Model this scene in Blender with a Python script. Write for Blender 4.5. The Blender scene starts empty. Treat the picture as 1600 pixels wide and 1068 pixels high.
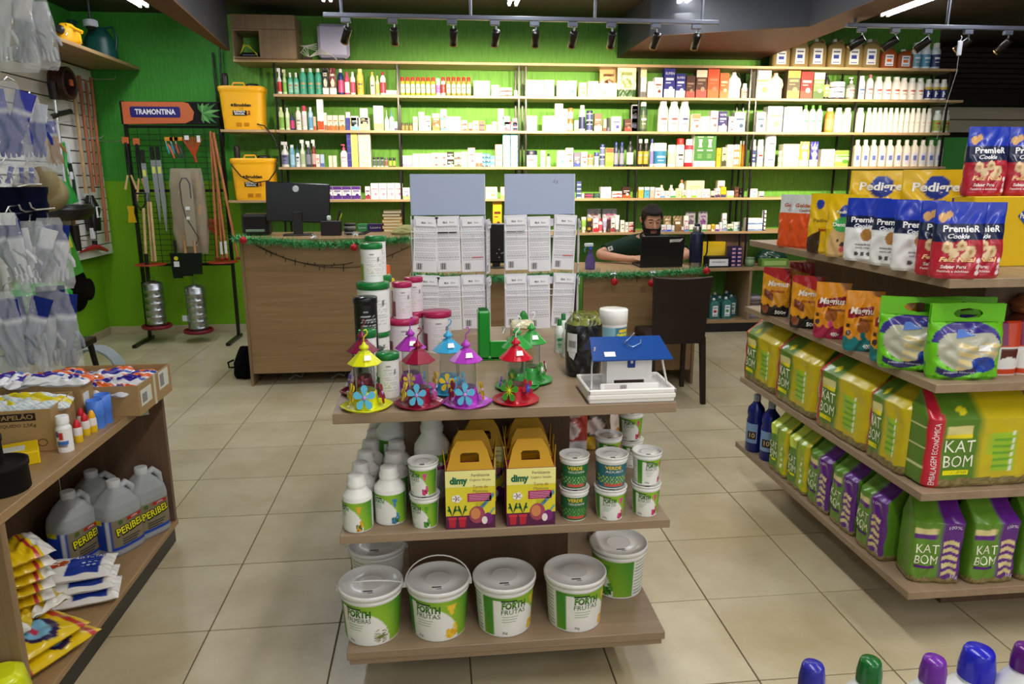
import bpy, math, random
import numpy as np
from mathutils import Vector, Matrix
random.seed(4); RNG = np.random.RandomState(5)
SC = bpy.context.scene
COL = SC.collection
PI = math.pi
CZ = 1.541
YAW, PITCH, ROLL = .10301, .22318, -.00235
FOC = 1127.7
_cy, _sy, _cp, _sp = math.cos(YAW), math.sin(YAW), math.cos(PITCH), math.sin(PITCH)
_d = np.array([_sy*_cp, _cy*_cp, -_sp]); _r = np.array([_cy, -_sy, 0.]); _u = np.cross(_r, _d)
_c, _s = math.cos(ROLL), math.sin(ROLL)
_R = np.array([_c*_r+_s*_u, -_s*_r+_c*_u, _d])
cam_d = bpy.data.cameras.new('camera'); cam = bpy.data.objects.new('camera', cam_d); COL.objects.link(cam)
cam_d.sensor_width = 36; cam_d.lens = 36*FOC/1600; cam_d.clip_start = .05; cam_d.clip_end = 60
cam.matrix_world = Matrix(((_R[0][0], _R[1][0], -_R[2][0], 0), (_R[0][1], _R[1][1], -_R[2][1], 0), (_R[0][2], _R[1][2], -_R[2][2], CZ), (0, 0, 0, 1)))
SC.camera = cam
W = bpy.data.worlds.new('world'); SC.world = W; W.use_nodes = True
W.node_tree.nodes['Background'].inputs[0].default_value = (.92, .96, 1, 1)
W.node_tree.nodes['Background'].inputs[1].default_value = .95
SC.view_settings.view_transform = 'Standard'; SC.view_settings.look = 'None'
SC.view_settings.exposure = .22; SC.view_settings.gamma = 1; SC.view_settings.use_curve_mapping = False
CEIL = 3.06
def lamp(name, kind, loc, power, col=(1, 1, 1), **k):
 l = bpy.data.lights.new(name, kind); l.energy = power; l.color = col
 for a, b in k.items():
  if a not in ('rot', 'aim'): setattr(l, a, b)
 o = bpy.data.objects.new(name, l); COL.objects.link(o); o.location = loc
 if 'rot' in k: o.rotation_euler = k['rot']
 if 'aim' in k: o.rotation_euler = (Vector(k['aim'])-Vector(loc)).to_track_quat('-Z', 'Y').to_euler()
 return o
TUBES = [(-2.43, 5.7), (-.85, 5.35), (.69, 5.35), (2.1, 5.35), (4.1, 5.45)]
for i, (x, y) in enumerate(TUBES):
 lamp('tube_light', 'AREA', (x, y-.05, CEIL-.17), 9, (.93, .97, 1), shape='RECTANGLE', size=.12, size_y=2.2)
for x in (-1.6, .5, 2.6):
 for y in (1.3, -1.6):
  lamp('tube_light', 'AREA', (x, y, CEIL-.1), 33, (1, .97, .92), shape='RECTANGLE', size=.14, size_y=2.2)
RAILY, RAILZ = 5.6, 2.655
def ray(x, y): return _R.T @ np.array([(x-800)/FOC, -(y-534)/FOC, 1.])
def pz(x, y, z=0.):
 d = ray(x, y); t = (z-CZ)/d[2]; return Vector((d[0]*t, d[1]*t, z))
def py(x, y, Y):
 d = ray(x, y); t = Y/d[1]; return Vector((d[0]*t, Y, CZ+d[2]*t))
def px(x, y, X):
 d = ray(x, y); t = X/d[0]; return Vector((X, d[1]*t, CZ+d[2]*t))
def hexc(c):
 if not isinstance(c, str): return np.array(c, float)
 if len(c) == 3: c = c[0]*2+c[1]*2+c[2]*2
 v = np.array([int(c[i:i+2], 16)/255 for i in (0, 2, 4)])
 return np.where(v <= .04045, v/12.92, ((v+.055)/1.055)**2.4)
MATS = {}
def nmat(name, rough=.5, metal=0., spec=.5, coat=0., col=None, trans=0., ior=1.45, alpha=1., emit=0., bump=0., bscale=200., var=0., sheen=0.):
 if name in MATS: return MATS[name]
 m = bpy.data.materials.new(name); m.use_nodes = True; nt = m.node_tree; b = nt.nodes['Principled BSDF']
 b.inputs['Roughness'].default_value = rough; b.inputs['Metallic'].default_value = metal
 b.inputs['Specular IOR Level'].default_value = spec; b.inputs['Coat Weight'].default_value = coat
 b.inputs['Coat Roughness'].default_value = .12
 b.inputs['Transmission Weight'].default_value = trans; b.inputs['IOR'].default_value = ior; b.inputs['Alpha'].default_value = alpha
 if sheen: b.inputs['Sheen Weight'].default_value = sheen
 if col is None:
  a = nt.nodes.new('ShaderNodeVertexColor'); a.layer_name = 'Col'; src = a.outputs[0]
 else:
  a = nt.nodes.new('ShaderNodeRGB'); a.outputs[0].default_value = (*hexc(col), 1); src = a.outputs[0]
 if var:
  t = nt.nodes.new('ShaderNodeTexCoord'); n = nt.nodes.new('ShaderNodeTexNoise'); n.inputs['Scale'].default_value = 9; n.inputs['Detail'].default_value = 5
  nt.links.new(t.outputs['Object'], n.inputs['Vector'])
  mr = nt.nodes.new('ShaderNodeMapRange'); mr.inputs[1].default_value = .3; mr.inputs[2].default_value = .7; mr.inputs[3].default_value = 1-var; mr.inputs[4].default_value = 1+var*.4
  nt.links.new(n.outputs[0], mr.inputs[0])
  mx = nt.nodes.new('ShaderNodeVectorMath'); mx.operation = 'SCALE'; nt.links.new(src, mx.inputs[0]); nt.links.new(mr.outputs[0], mx.inputs['Scale']); src = mx.outputs[0]
 nt.links.new(src, b.inputs['Base Color'])
 if emit:
  nt.links.new(src, b.inputs['Emission Color']); b.inputs['Emission Strength'].default_value = emit
 if bump:
  t = nt.nodes.new('ShaderNodeTexCoord'); n = nt.nodes.new('ShaderNodeTexNoise'); n.inputs['Scale'].default_value = bscale; n.inputs['Detail'].default_value = 4
  bp = nt.nodes.new('ShaderNodeBump'); bp.inputs['Strength'].default_value = bump; bp.inputs['Distance'].default_value = .004
  nt.links.new(t.outputs['Object'], n.inputs['Vector']); nt.links.new(n.outputs[0], bp.inputs['Height']); nt.links.new(bp.outputs[0], b.inputs['Normal'])
 MATS[name] = m; return m
paper = nmat('printed_card', .55, spec=.35)
plast = nmat('moulded_plastic', .38, spec=.5)
gloss = nmat('glossy_plastic', .22, spec=.5)
film = nmat('printed_film', .3, spec=.5, coat=.3, bump=.35, bscale=22)
matte = nmat('matte_paint', .75, spec=.25)
metal = nmat('bare_metal', .3, metal=1.)
dull = nmat('cloth', .9, spec=.1, bump=.4, bscale=400)
glass = nmat('clear_plastic', .08, trans=1., ior=1.2, col='eef3f2', spec=.5)
milky = nmat('milky_plastic', .3, trans=.55, ior=1.15, col='dfe3e4')
clearfilm = nmat('clear_film', .07, col='f2f5f8', alpha=.28, bump=1.6, bscale=20, spec=.8)
def wood(name, c1, c2, axis, scale=1.):
 m = bpy.data.materials.new(name); m.use_nodes = True; nt = m.node_tree; b = nt.nodes['Principled BSDF']
 t = nt.nodes.new('ShaderNodeTexCoord'); mp = nt.nodes.new('ShaderNodeMapping'); s = [26*scale]*3; s[axis] = 1.3*scale; mp.inputs['Scale'].default_value = s
 n = nt.nodes.new('ShaderNodeTexNoise'); n.inputs['Scale'].default_value = 1; n.inputs['Detail'].default_value = 7; n.inputs['Roughness'].default_value = .62; n.inputs['Distortion'].default_value = .5
 n2 = nt.nodes.new('ShaderNodeTexNoise'); n2.inputs['Scale'].default_value = .16; n2.inputs['Detail'].default_value = 3
 r = nt.nodes.new('ShaderNodeValToRGB'); r.color_ramp.elements[0].position = .3; r.color_ramp.elements[1].position = .7
 r.color_ramp.elements[0].color = (*hexc(c1), 1); r.color_ramp.elements[1].color = (*hexc(c2), 1)
 ad = nt.nodes.new('ShaderNodeMath'); ad.operation = 'MULTIPLY_ADD'; ad.inputs[1].default_value = .7
 m3 = nt.nodes.new('ShaderNodeMath'); m3.operation = 'MULTIPLY'; m3.inputs[1].default_value = .3
 L = nt.links.new
 L(t.outputs['Object'], mp.inputs['Vector']); L(mp.outputs[0], n.inputs['Vector']); L(mp.outputs[0], n2.inputs['Vector'])
 L(n2.outputs[0], m3.inputs[0]); L(n.outputs[0], ad.inputs[0]); L(m3.outputs[0], ad.inputs[2]); L(ad.outputs[0], r.inputs[0]); L(r.outputs[0], b.inputs['Base Color'])
 bp = nt.nodes.new('ShaderNodeBump'); bp.inputs['Strength'].default_value = .15; bp.inputs['Distance'].default_value = .002; L(n.outputs[0], bp.inputs['Height']); L(bp.outputs[0], b.inputs['Normal'])
 b.inputs['Roughness'].default_value = .42; b.inputs['Specular IOR Level'].default_value = .4
 return m
WX = wood('oak_laminate_along', '8c6e49', 'ae8f68', 0)
WY = wood('oak_laminate_deep', '8c6e49', 'ae8f68', 1)
WZ = wood('oak_laminate_upright', '7d6448', '9e8463', 2)
WGX = wood('grey_oak_along', '857059', 'a38c73', 0)
WGY = wood('grey_oak_deep', '857059', 'a38c73', 1)
WD = wood('walnut_laminate_upright', '5d4634', '745a45', 2)
class M:
 def __init__(s): s.v = []; s.q = []; s.t = []; s.c = []; s.n = 0; s.sm = {'q': [], 't': []}
 def add(s, V, Q=None, T=None, c=(.8, .8, .8), smooth=False):
  V = np.asarray(V, float).reshape(-1, 3); c = hexc(c)
  if c.ndim == 1: c = np.tile(c, (len(V), 1))
  s.v.append(V); s.c.append(c.reshape(-1, 3))
  if Q is not None and len(Q): Q = np.asarray(Q, int); s.q.append(Q+s.n); s.sm['q'].append(np.full(len(Q), smooth))
  if T is not None and len(T): T = np.asarray(T, int); s.t.append(T+s.n); s.sm['t'].append(np.full(len(T), smooth))
  s.n += len(V); return s
 def box(s, x0, x1, y0, y1, z0, z1, c='ccc', cf=None, bev=0.):
  if bev: return s.bbox(x0, x1, y0, y1, z0, z1, c, bev)
  F = [((x0, y0, z0), (x1, y0, z0), (x1, y0, z1), (x0, y0, z1)), ((x1, y0, z0), (x1, y1, z0), (x1, y1, z1), (x1, y0, z1)),
    ((x1, y1, z0), (x0, y1, z0), (x0, y1, z1), (x1, y1, z1)), ((x0, y1, z0), (x0, y0, z0), (x0, y0, z1), (x0, y1, z1)),
    ((x0, y0, z1), (x1, y0, z1), (x1, y1, z1), (x0, y1, z1)), ((x0, y1, z0), (x1, y1, z0), (x1, y0, z0), (x0, y0, z0))]
  V = [p for f in F for p in f]; cc = np.tile(hexc(c), (24, 1))
  if cf is not None: cc[:4] = hexc(cf)
  return s.add(V, [[i*4, i*4+1, i*4+2, i*4+3] for i in range(6)], c=cc)
 def bbox(s, x0, x1, y0, y1, z0, z1, c, b):
  V = []; a = (x0, x1); e = (y0, y1); h = (z0, z1); idx = {}
  for i in (0, 1):
   for j in (0, 1):
    for k in (0, 1):
     sx, sy, sz = (1, -1)[i], (1, -1)[j], (1, -1)[k]
     for ax in range(3):
      p = [a[i]+sx*b, e[j]+sy*b, h[k]+sz*b]; p[ax] = (a[i], e[j], h[k])[ax]
      idx[i, j, k, ax] = len(V); V.append(p)
  Q = []; T = []
  g = lambda i, j, k, ax: idx[i, j, k, ax]
  for v in (0, 1):
   Q.append([g(v, 0, 0, 0), g(v, 1, 0, 0), g(v, 1, 1, 0), g(v, 0, 1, 0)][::(1 if v else -1)])
   Q.append([g(0, v, 0, 1), g(1, v, 0, 1), g(1, v, 1, 1), g(0, v, 1, 1)][::(-1 if v else 1)])
   Q.append([g(0, 0, v, 2), g(1, 0, v, 2), g(1, 1, v, 2), g(0, 1, v, 2)][::(1 if v else -1)])
  for p in (0, 1):
   for q in (0, 1):
    f = (p != q)
    Q.append([g(0, p, q, 1), g(1, p, q, 1), g(1, p, q, 2), g(0, p, q, 2)][::(1 if f else -1)])
    Q.append([g(p, 0, q, 0), g(p, 1, q, 0), g(p, 1, q, 2), g(p, 0, q, 2)][::(-1 if f else 1)])
    Q.append([g(p, q, 0, 0), g(p, q, 1, 0), g(p, q, 1, 1), g(p, q, 0, 1)][::(1 if f else -1)])
    for r in (0, 1):
     T.append([g(p, q, r, 0), g(p, q, r, 1), g(p, q, r, 2)][::(1 if (p+q+r) % 2 else -1)])
  return s.add(V, Q, T, c=c)
 def grid(s, G, C, wrap=True, smooth=True, capb=True, capt=True, flip=False):
  G = np.asarray(G, float); nt, nh = G.shape[:2]; C = hexc(C)
  if C.ndim == 1: C = np.broadcast_to(C, (nt, nh, 3))
  i = np.arange(nt-1)[:, None]; j = np.arange(nh if wrap else nh-1)[None, :]; j2 = (j+1) % nh
  a = (i*nh+j).ravel(); b = (i*nh+j2).ravel(); c = ((i+1)*nh+j2).ravel(); d = ((i+1)*nh+j).ravel()
  Q = np.stack([a, b, c, d], 1)
  if flip: Q = Q[:, ::-1]
  s.add(G.reshape(-1, 3), Q, c=C.reshape(-1, 3), smooth=smooth)
  if wrap:
   for row, on, o in ((0, capb, -1), (nt-1, capt, 1)):
    if on:
     V = np.vstack([G[row], G[row].mean(0)]); k = np.arange(nh); T = np.stack([k, (k+1) % nh, np.full(nh, nh)], 1)
     if (o < 0) != flip: T = T[:, ::-1]
     s.add(V, T=T, c=np.vstack([C[row], C[row].mean(0)]))
  return s
 def lathe(s, prof, c, nth=16, cx=0, cy=0, cz=0, smooth=True, axis=2):
  R = np.array([p[0] for p in prof]); Z = np.array([p[1] for p in prof]); th = np.arange(nth)*2*PI/nth
  G = np.zeros((len(R), nth, 3)); A, B = R[:, None]*np.sin(th), -R[:, None]*np.cos(th)
  H = np.broadcast_to(Z[:, None], A.shape)
  if axis == 2: G[..., 0], G[..., 1], G[..., 2] = A+cx, B+cy, H+cz
  elif axis == 1: G[..., 0], G[..., 1], G[..., 2] = A+cx, -H+cy, B+cz
  else: G[..., 0], G[..., 1], G[..., 2] = H+cx, A+cy, B+cz
  C = np.array([hexc(p[2]) if len(p) > 2 else hexc(c) for p in prof])[:, None, :]*np.ones((1, nth, 1))
  return s.grid(G, C, smooth=smooth)
 def tube(s, P, r, c, n=6, smooth=True, close=False):
  P = [Vector(p) for p in P]; N = len(P); G = []
  rr = r if hasattr(r, '__len__') else [r]*N
  up = None
  for i in range(N):
   t = ((P[(i+1) % N]-P[i-1]) if close else (P[min(i+1, N-1)]-P[max(i-1, 0)])).normalized()
   if up is None: up = t.orthogonal().normalized()
   up = (up-t*up.dot(t))
   up = up.normalized() if up.length > 1e-6 else t.orthogonal().normalized()
   w = t.cross(up)
   G.append([P[i]+(up*math.cos(k*2*PI/n)+w*math.sin(k*2*PI/n))*rr[i] for k in range(n)])
  if close: G.append(G[0])
  return s.grid(np.array([[list(q) for q in g] for g in G]), c, smooth=smooth, capb=not close, capt=not close)
 def prism(s, pts, y0, y1, c, cf=None):
  n = len(pts); P = np.array([(p[0], y0, p[1]) for p in pts]); K = np.array([(p[0], y1, p[1]) for p in pts])
  k = np.arange(n); k2 = (k+1) % n; ce = P.mean(0); ck = K.mean(0)
  s.add(np.vstack([P, ce]), T=np.stack([k, k2, np.full(n, n)], 1), c=cf if cf is not None else c)
  s.add(np.vstack([K, ck]), T=np.stack([k2, k, np.full(n, n)], 1), c=c)
  s.add(np.vstack([P, K]), np.stack([k2, k, k+n, k2+n], 1), c=c); return s
 def text(s, t, cx, cz, h, c, surf=None, w=None, bold=0., shear=0., rot=0., y=0., align='C'):
  V, T = glyphs(t, bold, shear); V = V.copy()
  if w: V[:, 0] *= w/max(1e-6, h)/max(1e-6, V[:, 0].max()-V[:, 0].min())
  V *= h
  if align == 'L': V[:, 0] -= V[:, 0].min()
  if rot: cr, sr = math.cos(rot), math.sin(rot); V = np.stack([V[:, 0]*cr-V[:, 1]*sr, V[:, 0]*sr+V[:, 1]*cr], 1)
  X = V[:, 0]+cx; Z = V[:, 1]+cz
  if surf is None: P = np.stack([X, np.full(len(X), y), Z], 1)
  else: P = surf(X, Z)
  return s.add(P, T=T, c=c)
 def poly(s, pts, c, surf=None, y=0.):
  pts = np.array(pts, float); n = len(pts); ce = pts.mean(0); P2 = np.vstack([pts, ce])
  P = np.stack([P2[:, 0], np.full(n+1, y), P2[:, 1]], 1) if surf is None else surf(P2[:, 0], P2[:, 1])
  k = np.arange(n); return s.add(P, T=np.stack([k, (k+1) % n, np.full(n, n)], 1), c=c)
 def rect(s, x0, x1, z0, z1, c, surf=None, y=0., nx=1, nz=1):
  xs = np.linspace(x0, x1, nx+1); zs = np.linspace(z0, z1, nz+1); X, Z = np.meshgrid(xs, zs)
  P = np.stack([X, np.full(X.shape, y), Z], -1) if surf is None else surf(X.ravel(), Z.ravel()).reshape(X.shape+(3,))
  return s.grid(P, c, wrap=False, smooth=False)
 def ell(s, cx, cz, rx, rz, c, surf=None, y=0., n=12):
  return s.poly([(cx+rx*math.cos(a*2*PI/n), cz+rz*math.sin(a*2*PI/n)) for a in range(n)], c, surf, y)
 def xf(s, mat, start=0):
  for i in range(start, len(s.v)):
   A = np.array(mat); s.v[i] = s.v[i] @ A[:3, :3].T+A[:3, 3]
  return s
 def merge(s, o, mat=None):
  A = np.array(mat) if mat is not None else None; base = s.n
  for v, c in zip(o.v, o.c):
   s.v.append(v @ A[:3, :3].T+A[:3, 3] if A is not None else v); s.c.append(c); s.n += len(v)
  s.q += [q+base for q in o.q]; s.t += [t+base for t in o.t]; s.sm['q'] += o.sm['q']; s.sm['t'] += o.sm['t']; return s
 def mesh(s, name, mat):
  V = np.concatenate(s.v); C = np.concatenate(s.c)
  q = np.concatenate(s.q) if s.q else np.zeros((0, 4), int); t = np.concatenate(s.t) if s.t else np.zeros((0, 3), int)
  me = bpy.data.meshes.new(name); me.vertices.add(len(V)); me.vertices.foreach_set('co', V.ravel())
  nl = len(q)*4+len(t)*3; me.loops.add(nl); me.loops.foreach_set('vertex_index', np.concatenate([q.ravel(), t.ravel()]).astype(np.int32))
  me.polygons.add(len(q)+len(t))
  ls = np.concatenate([np.arange(len(q))*4, len(q)*4+np.arange(len(t))*3]).astype(np.int32)
  me.polygons.foreach_set('loop_start', ls)
  sm = np.concatenate(([np.concatenate(s.sm['q'])] if s.q else [])+([np.concatenate(s.sm['t'])] if s.t else []))
  me.polygons.foreach_set('use_smooth', sm)
  a = me.color_attributes.new('Col', 'FLOAT_COLOR', 'POINT'); a.data.foreach_set('color', np.hstack([C, np.ones((len(C), 1))]).astype(np.float32).ravel())
  me.update(calc_edges=True); me.validate()
  me.materials.append(mat); return me
 def obj(s, name, mat, parent=None, **k):
  o = bpy.data.objects.new(name, s.mesh(name, mat)); COL.objects.link(o)
  if parent is not None: o.parent = parent
  if name == 'label_print': k.setdefault('kind', 'stuff')
  return tag(o, **k)
def tag(o, label=None, cat=None, group=None, kind=None, loc=None, rz=None):
 if label: o['label'] = label
 if cat: o['category'] = cat
 if group: o['group'] = group
 if kind: o['kind'] = kind
 if loc is not None: o.location = loc
 if rz is not None: o.rotation_euler[2] = rz
 return o
def thing(name, label, cat, loc=(0, 0, 0), rz=0., group=None):
 o = bpy.data.objects.new(name, None); COL.objects.link(o); o.empty_display_size = .05
 return tag(o, label, cat, group, loc=loc, rz=rz)
def kids(o): return [c for c in COL.objects if c.parent == o]
KIDS = {}
def copy_tree(o, label=None, loc=None, rz=None, group=None):
 if o.name not in KIDS: KIDS[o.name] = kids(o)
 r = o.copy(); COL.objects.link(r)
 for c in KIDS[o.name]:
  if c.name not in KIDS: KIDS[c.name] = kids(c)
  n = c.copy(); COL.objects.link(n); n.parent = r
  for g in KIDS[c.name]:
   m = g.copy(); COL.objects.link(m); m.parent = n
 return tag(r, label, None, group, loc=loc, rz=rz)
_GL = {}
def glyphs(t, bold=0., shear=0.):
 k = (t, bold, shear)
 if k not in _GL:
  cu = bpy.data.curves.new('t', 'FONT'); cu.body = t; cu.align_x = 'CENTER'; cu.align_y = 'CENTER'; cu.resolution_u = 2; cu.offset = bold; cu.shear = shear; cu.fill_mode = 'FRONT'
  o = bpy.data.objects.new('t', cu); me = bpy.data.meshes.new_from_object(o)
  me.calc_loop_triangles(); V = np.array([v.co[:2] for v in me.vertices]).reshape(-1, 2); T = np.array([l.vertices for l in me.loop_triangles]).reshape(-1, 3)
  if len(T):
   a, b, c = V[T[:, 0]], V[T[:, 1]], V[T[:, 2]]; cr = (b[:, 0]-a[:, 0])*(c[:, 1]-a[:, 1])-(b[:, 1]-a[:, 1])*(c[:, 0]-a[:, 0]); T[cr < 0] = T[cr < 0][:, ::-1]
  V /= .72
  bpy.data.objects.remove(o); bpy.data.curves.remove(cu); bpy.data.meshes.remove(me)
  _GL[k] = (V, T)
 return _GL[k]
class Art:
 def __init__(s, base, *L): s.b = hexc(base); s.L = [(hexc(c), f) for c, f in L]
 def __call__(s, u, v, th):
  C = np.tile(s.b, (u.size, 1)).reshape(u.shape+(3,)).copy()
  for c, f in s.L:
   m = f(u, v, th); C[np.broadcast_to(m, u.shape)] = c
  return C
def R_(u0, u1, v0, v1): return lambda u, v, t: (u > u0) & (u < u1) & (v > v0) & (v < v1) & (abs(t) < 1.6)
def E_(cu, cv, ru, rv): return lambda u, v, t: (((u-cu)/ru)**2+((v-cv)/rv)**2 < 1) & (abs(t) < 1.6)
def B_(v0, v1): return lambda u, v, t: (v > v0) & (v < v1)
def loft(m, prof, c='ccc', n=2., nt=20, nth=32, wr=0., smooth=True, seed=0, capt=True, capb=True, lin=True):
 P = np.array([list(p)+[0]*(4-len(p)) for p in prof], float)
 z = P[:, 0]; zz = np.unique(np.concatenate([z, np.linspace(z[0], z[-1], nt)]))
 a, b, cy = (np.interp(zz, z, P[:, i]) for i in (1, 2, 3))
 th = np.linspace(-PI, PI, 721); am, bm = P[:, 1].max(), P[:, 2].max()
 def se(th, e): s_, c_ = np.sin(th), np.cos(th); return np.sign(s_)*abs(s_)**(2/e), -np.sign(c_)*abs(c_)**(2/e)
 X, Y = se(th, n); L = np.concatenate([[0], np.cumsum(np.hypot(np.diff(X*am), np.diff(Y*bm)))]); ths = np.interp(np.arange(nth)/nth*L[-1], L, th)
 sx, sy = se(ths, n)
 G = np.zeros((len(zz), nth, 3)); G[..., 0] = a[:, None]*sx; G[..., 1] = b[:, None]*sy+cy[:, None]; G[..., 2] = zz[:, None]
 w, h = 2*am, z[-1]-z[0]
 f1, f2 = 19./w*.3, 15./h*.3
 def wn(x, z_): return wr*(np.sin(f1*x*3+seed+2.1*np.sin(f2*z_*2.3+seed*1.7))+.6*np.sin(f2*z_*5+3*np.sin(f1*x*1.7+seed)))
 if wr:
  d = wn(G[..., 0], G[..., 2]); G[..., 1] += d*np.where(sy < 0, -1, 1)*(b[:, None]/max(bm, 1e-6))**.5
 if callable(c): C = c(G[..., 0]/w, (G[..., 2]-z[0])/h, np.broadcast_to(ths, G.shape[:2]))
 else: C = c
 m.grid(G, C, smooth=smooth, capt=capt, capb=capb)
 def surf(x, z_, off=.0016):
  A = np.interp(z_, z, P[:, 1]); Bb = np.interp(z_, z, P[:, 2]); c_ = np.interp(z_, z, P[:, 3])
  q = np.clip(abs(x)/np.maximum(A, 1e-6), 0, .995)**n
  yv = -Bb*(1-q)**(1/n)+c_
  if wr: yv = yv-wn(x, z_)*(Bb/max(bm, 1e-6))**.5
  return np.stack([x, yv-off, z_], -1)
 return surf
ORD = 'first second third fourth fifth sixth seventh eighth ninth tenth eleventh twelfth thirteenth fourteenth fifteenth sixteenth seventeenth eighteenth nineteenth twentieth twenty-first twenty-second twenty-third twenty-fourth twenty-fifth twenty-sixth twenty-seventh twenty-eighth twenty-ninth thirtieth thirty-first thirty-second'.split()
# the room
def struct(m, name, mat, **k): return m.obj(name, mat, kind='structure', **k)
def floor_mat():
 m = bpy.data.materials.new('glazed_floor_tile'); m.use_nodes = True; nt = m.node_tree; b = nt.nodes['Principled BSDF']; L = nt.links.new
 t = nt.nodes.new('ShaderNodeTexCoord'); oi = nt.nodes.new('ShaderNodeObjectInfo')
 n = nt.nodes.new('ShaderNodeTexNoise'); n.inputs['Scale'].default_value = 3.2; n.inputs['Detail'].default_value = 7; n.inputs['Roughness'].default_value = .6
 g = nt.nodes.new('ShaderNodeNewGeometry'); L(g.outputs['Position'], n.inputs['Vector'])
 r = nt.nodes.new('ShaderNodeValToRGB'); e = r.color_ramp.elements; e[0].position = .28; e[0].color = (*hexc('b2a380'), 1); e[1].position = .62; e[1].color = (*hexc('c9bd9e'), 1)
 L(n.outputs[0], r.inputs[0])
 n2 = nt.nodes.new('ShaderNodeTexNoise'); n2.inputs['Scale'].default_value = 1.1; n2.inputs['Detail'].default_value = 5; n2.inputs['Roughness'].default_value = .5; L(g.outputs['Position'], n2.inputs['Vector'])
 mr = nt.nodes.new('ShaderNodeMapRange'); mr.inputs[1].default_value = .54; mr.inputs[2].default_value = .8; L(n2.outputs[0], mr.inputs[0])
 mx = nt.nodes.new('ShaderNodeMix'); mx.data_type = 'RGBA'; L(mr.outputs[0], mx.inputs[0]); L(r.outputs[0], mx.inputs[6]); mx.inputs[7].default_value = (*hexc('a88f58'), 1)
 hm = nt.nodes.new('ShaderNodeMix'); hm.data_type = 'RGBA'; hm.inputs[0].default_value = .75; L(r.outputs[0], hm.inputs[6]); L(mx.outputs[2], hm.inputs[7])
 sc = nt.nodes.new('ShaderNodeVectorMath'); sc.operation = 'SCALE'; m2 = nt.nodes.new('ShaderNodeMapRange'); m2.inputs[3].default_value = .93; m2.inputs[4].default_value = 1.04; L(oi.outputs['Random'], m2.inputs[0]); L(hm.outputs[2], sc.inputs[0]); L(m2.outputs[0], sc.inputs['Scale'])
 L(sc.outputs[0], b.inputs['Base Color']); b.inputs['Roughness'].default_value = .27; b.inputs['Specular IOR Level'].default_value = .45
 n3 = nt.nodes.new('ShaderNodeTexNoise'); n3.inputs['Scale'].default_value = 14; L(g.outputs['Position'], n3.inputs['Vector'])
 m4 = nt.nodes.new('ShaderNodeMapRange'); m4.inputs[3].default_value = .26; m4.inputs[4].default_value = .36; L(n3.outputs[0], m4.inputs[0]); L(m4.outputs[0], b.inputs['Roughness'])
 return m
grout = nmat('grey_grout', .9, col='6b5a45')
FL = struct(M().box(-5, 8.2, -3, 9.2, -.1, -.004, c='6b5a45'), 'floor', grout)
TS = .45; OX, OY = -2.83554*TS, 11.1962*TS
tile = M().bbox(.0025, TS-.0025, .0025, TS-.0025, -.006, 0, 'ccc', .0012).mesh('floor_tile', floor_mat())
cand = []
for i in range(-7, 13):
 for j in range(-5, 18):
  x = OX+i*TS; y = OY-(j)*TS
  if x < -3.9 or x > 5.4 or y > 7.59 or y < -2.5: continue
  cand.append((math.hypot(x-.2, y-.5) if y > .6 else 50, x, y))
cand.sort()
rest = M()
for k, (dd, x, y) in enumerate(cand):
 if k < 230:
  o = bpy.data.objects.new('floor_tile', tile); COL.objects.link(o); o.parent = FL; o.location = (x, y, 0)
 else: rest.bbox(x+.0025, x+TS-.0025, y+.0025, y+TS-.0025, -.006, 0, 'ccc', .0012)
rest.obj('floor_tile', tile.materials[0], FL, kind='stuff')
def wall_mat(name, c1, c2, low=None):
 m = bpy.data.materials.new(name); m.use_nodes = True; nt = m.node_tree; b = nt.nodes['Principled BSDF']; L = nt.links.new
 g = nt.nodes.new('ShaderNodeNewGeometry'); mp = nt.nodes.new('ShaderNodeMapping'); mp.inputs['Scale'].default_value = (60, 60, 7); L(g.outputs['Position'], mp.inputs[0])
 n = nt.nodes.new('ShaderNodeTexNoise'); n.inputs['Scale'].default_value = 1; n.inputs['Detail'].default_value = 6; L(mp.outputs[0], n.inputs[0])
 r = nt.nodes.new('ShaderNodeValToRGB'); e = r.color_ramp.elements; e[0].position = .35; e[1].position = .65; e[0].color = (*hexc(c1), 1); e[1].color = (*hexc(c2), 1); L(n.outputs[0], r.inputs[0])
 col = r.outputs[0]
 if low:
  sp = nt.nodes.new('ShaderNodeSeparateXYZ'); L(g.outputs['Position'], sp.inputs[0]); cm = nt.nodes.new('ShaderNodeMath'); cm.operation = 'LESS_THAN'; cm.inputs[1].default_value = 1.52; L(sp.outputs[2], cm.inputs[0])
  mx = nt.nodes.new('ShaderNodeMix'); mx.data_type = 'RGBA'; L(cm.outputs[0], mx.inputs[0]); L(col, mx.inputs[6]); mx.inputs[7].default_value = (*hexc(low), 1); col = mx.outputs[2]
 L(col, b.inputs['Base Color']); b.inputs['Roughness'].default_value = .6; b.inputs['Specular IOR Level'].default_value = .3
 bp = nt.nodes.new('ShaderNodeBump'); bp.inputs['Strength'].default_value = .6; bp.inputs['Distance'].default_value = .006; L(n.outputs[0], bp.inputs['Height']); L(bp.outputs[0], b.inputs['Normal'])
 return m
GREEN = wall_mat('combed_green_render', '568f30', '65a03c')
GREEN2 = wall_mat('two_tone_green_paint', '3f9630', '49a438', '7cb41a')
DARK = nmat('dark_brown_ceiling_paint', .55, col='453a31', spec=.3, bump=.2, bscale=3)
DGREY = nmat('charcoal_fascia', .5, col='3e3e42', spec=.35)
BRWN = nmat('brown_painted_soffit', .6, col='6a4a38', spec=.2)
struct(M().box(-3.46, -1.95, 7.6, 7.72, 0, CEIL), 'wall_back_left', GREEN2)
struct(M().box(-1.95, 5.32, 7.6, 7.72, 0, CEIL), 'wall_back', GREEN)
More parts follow.
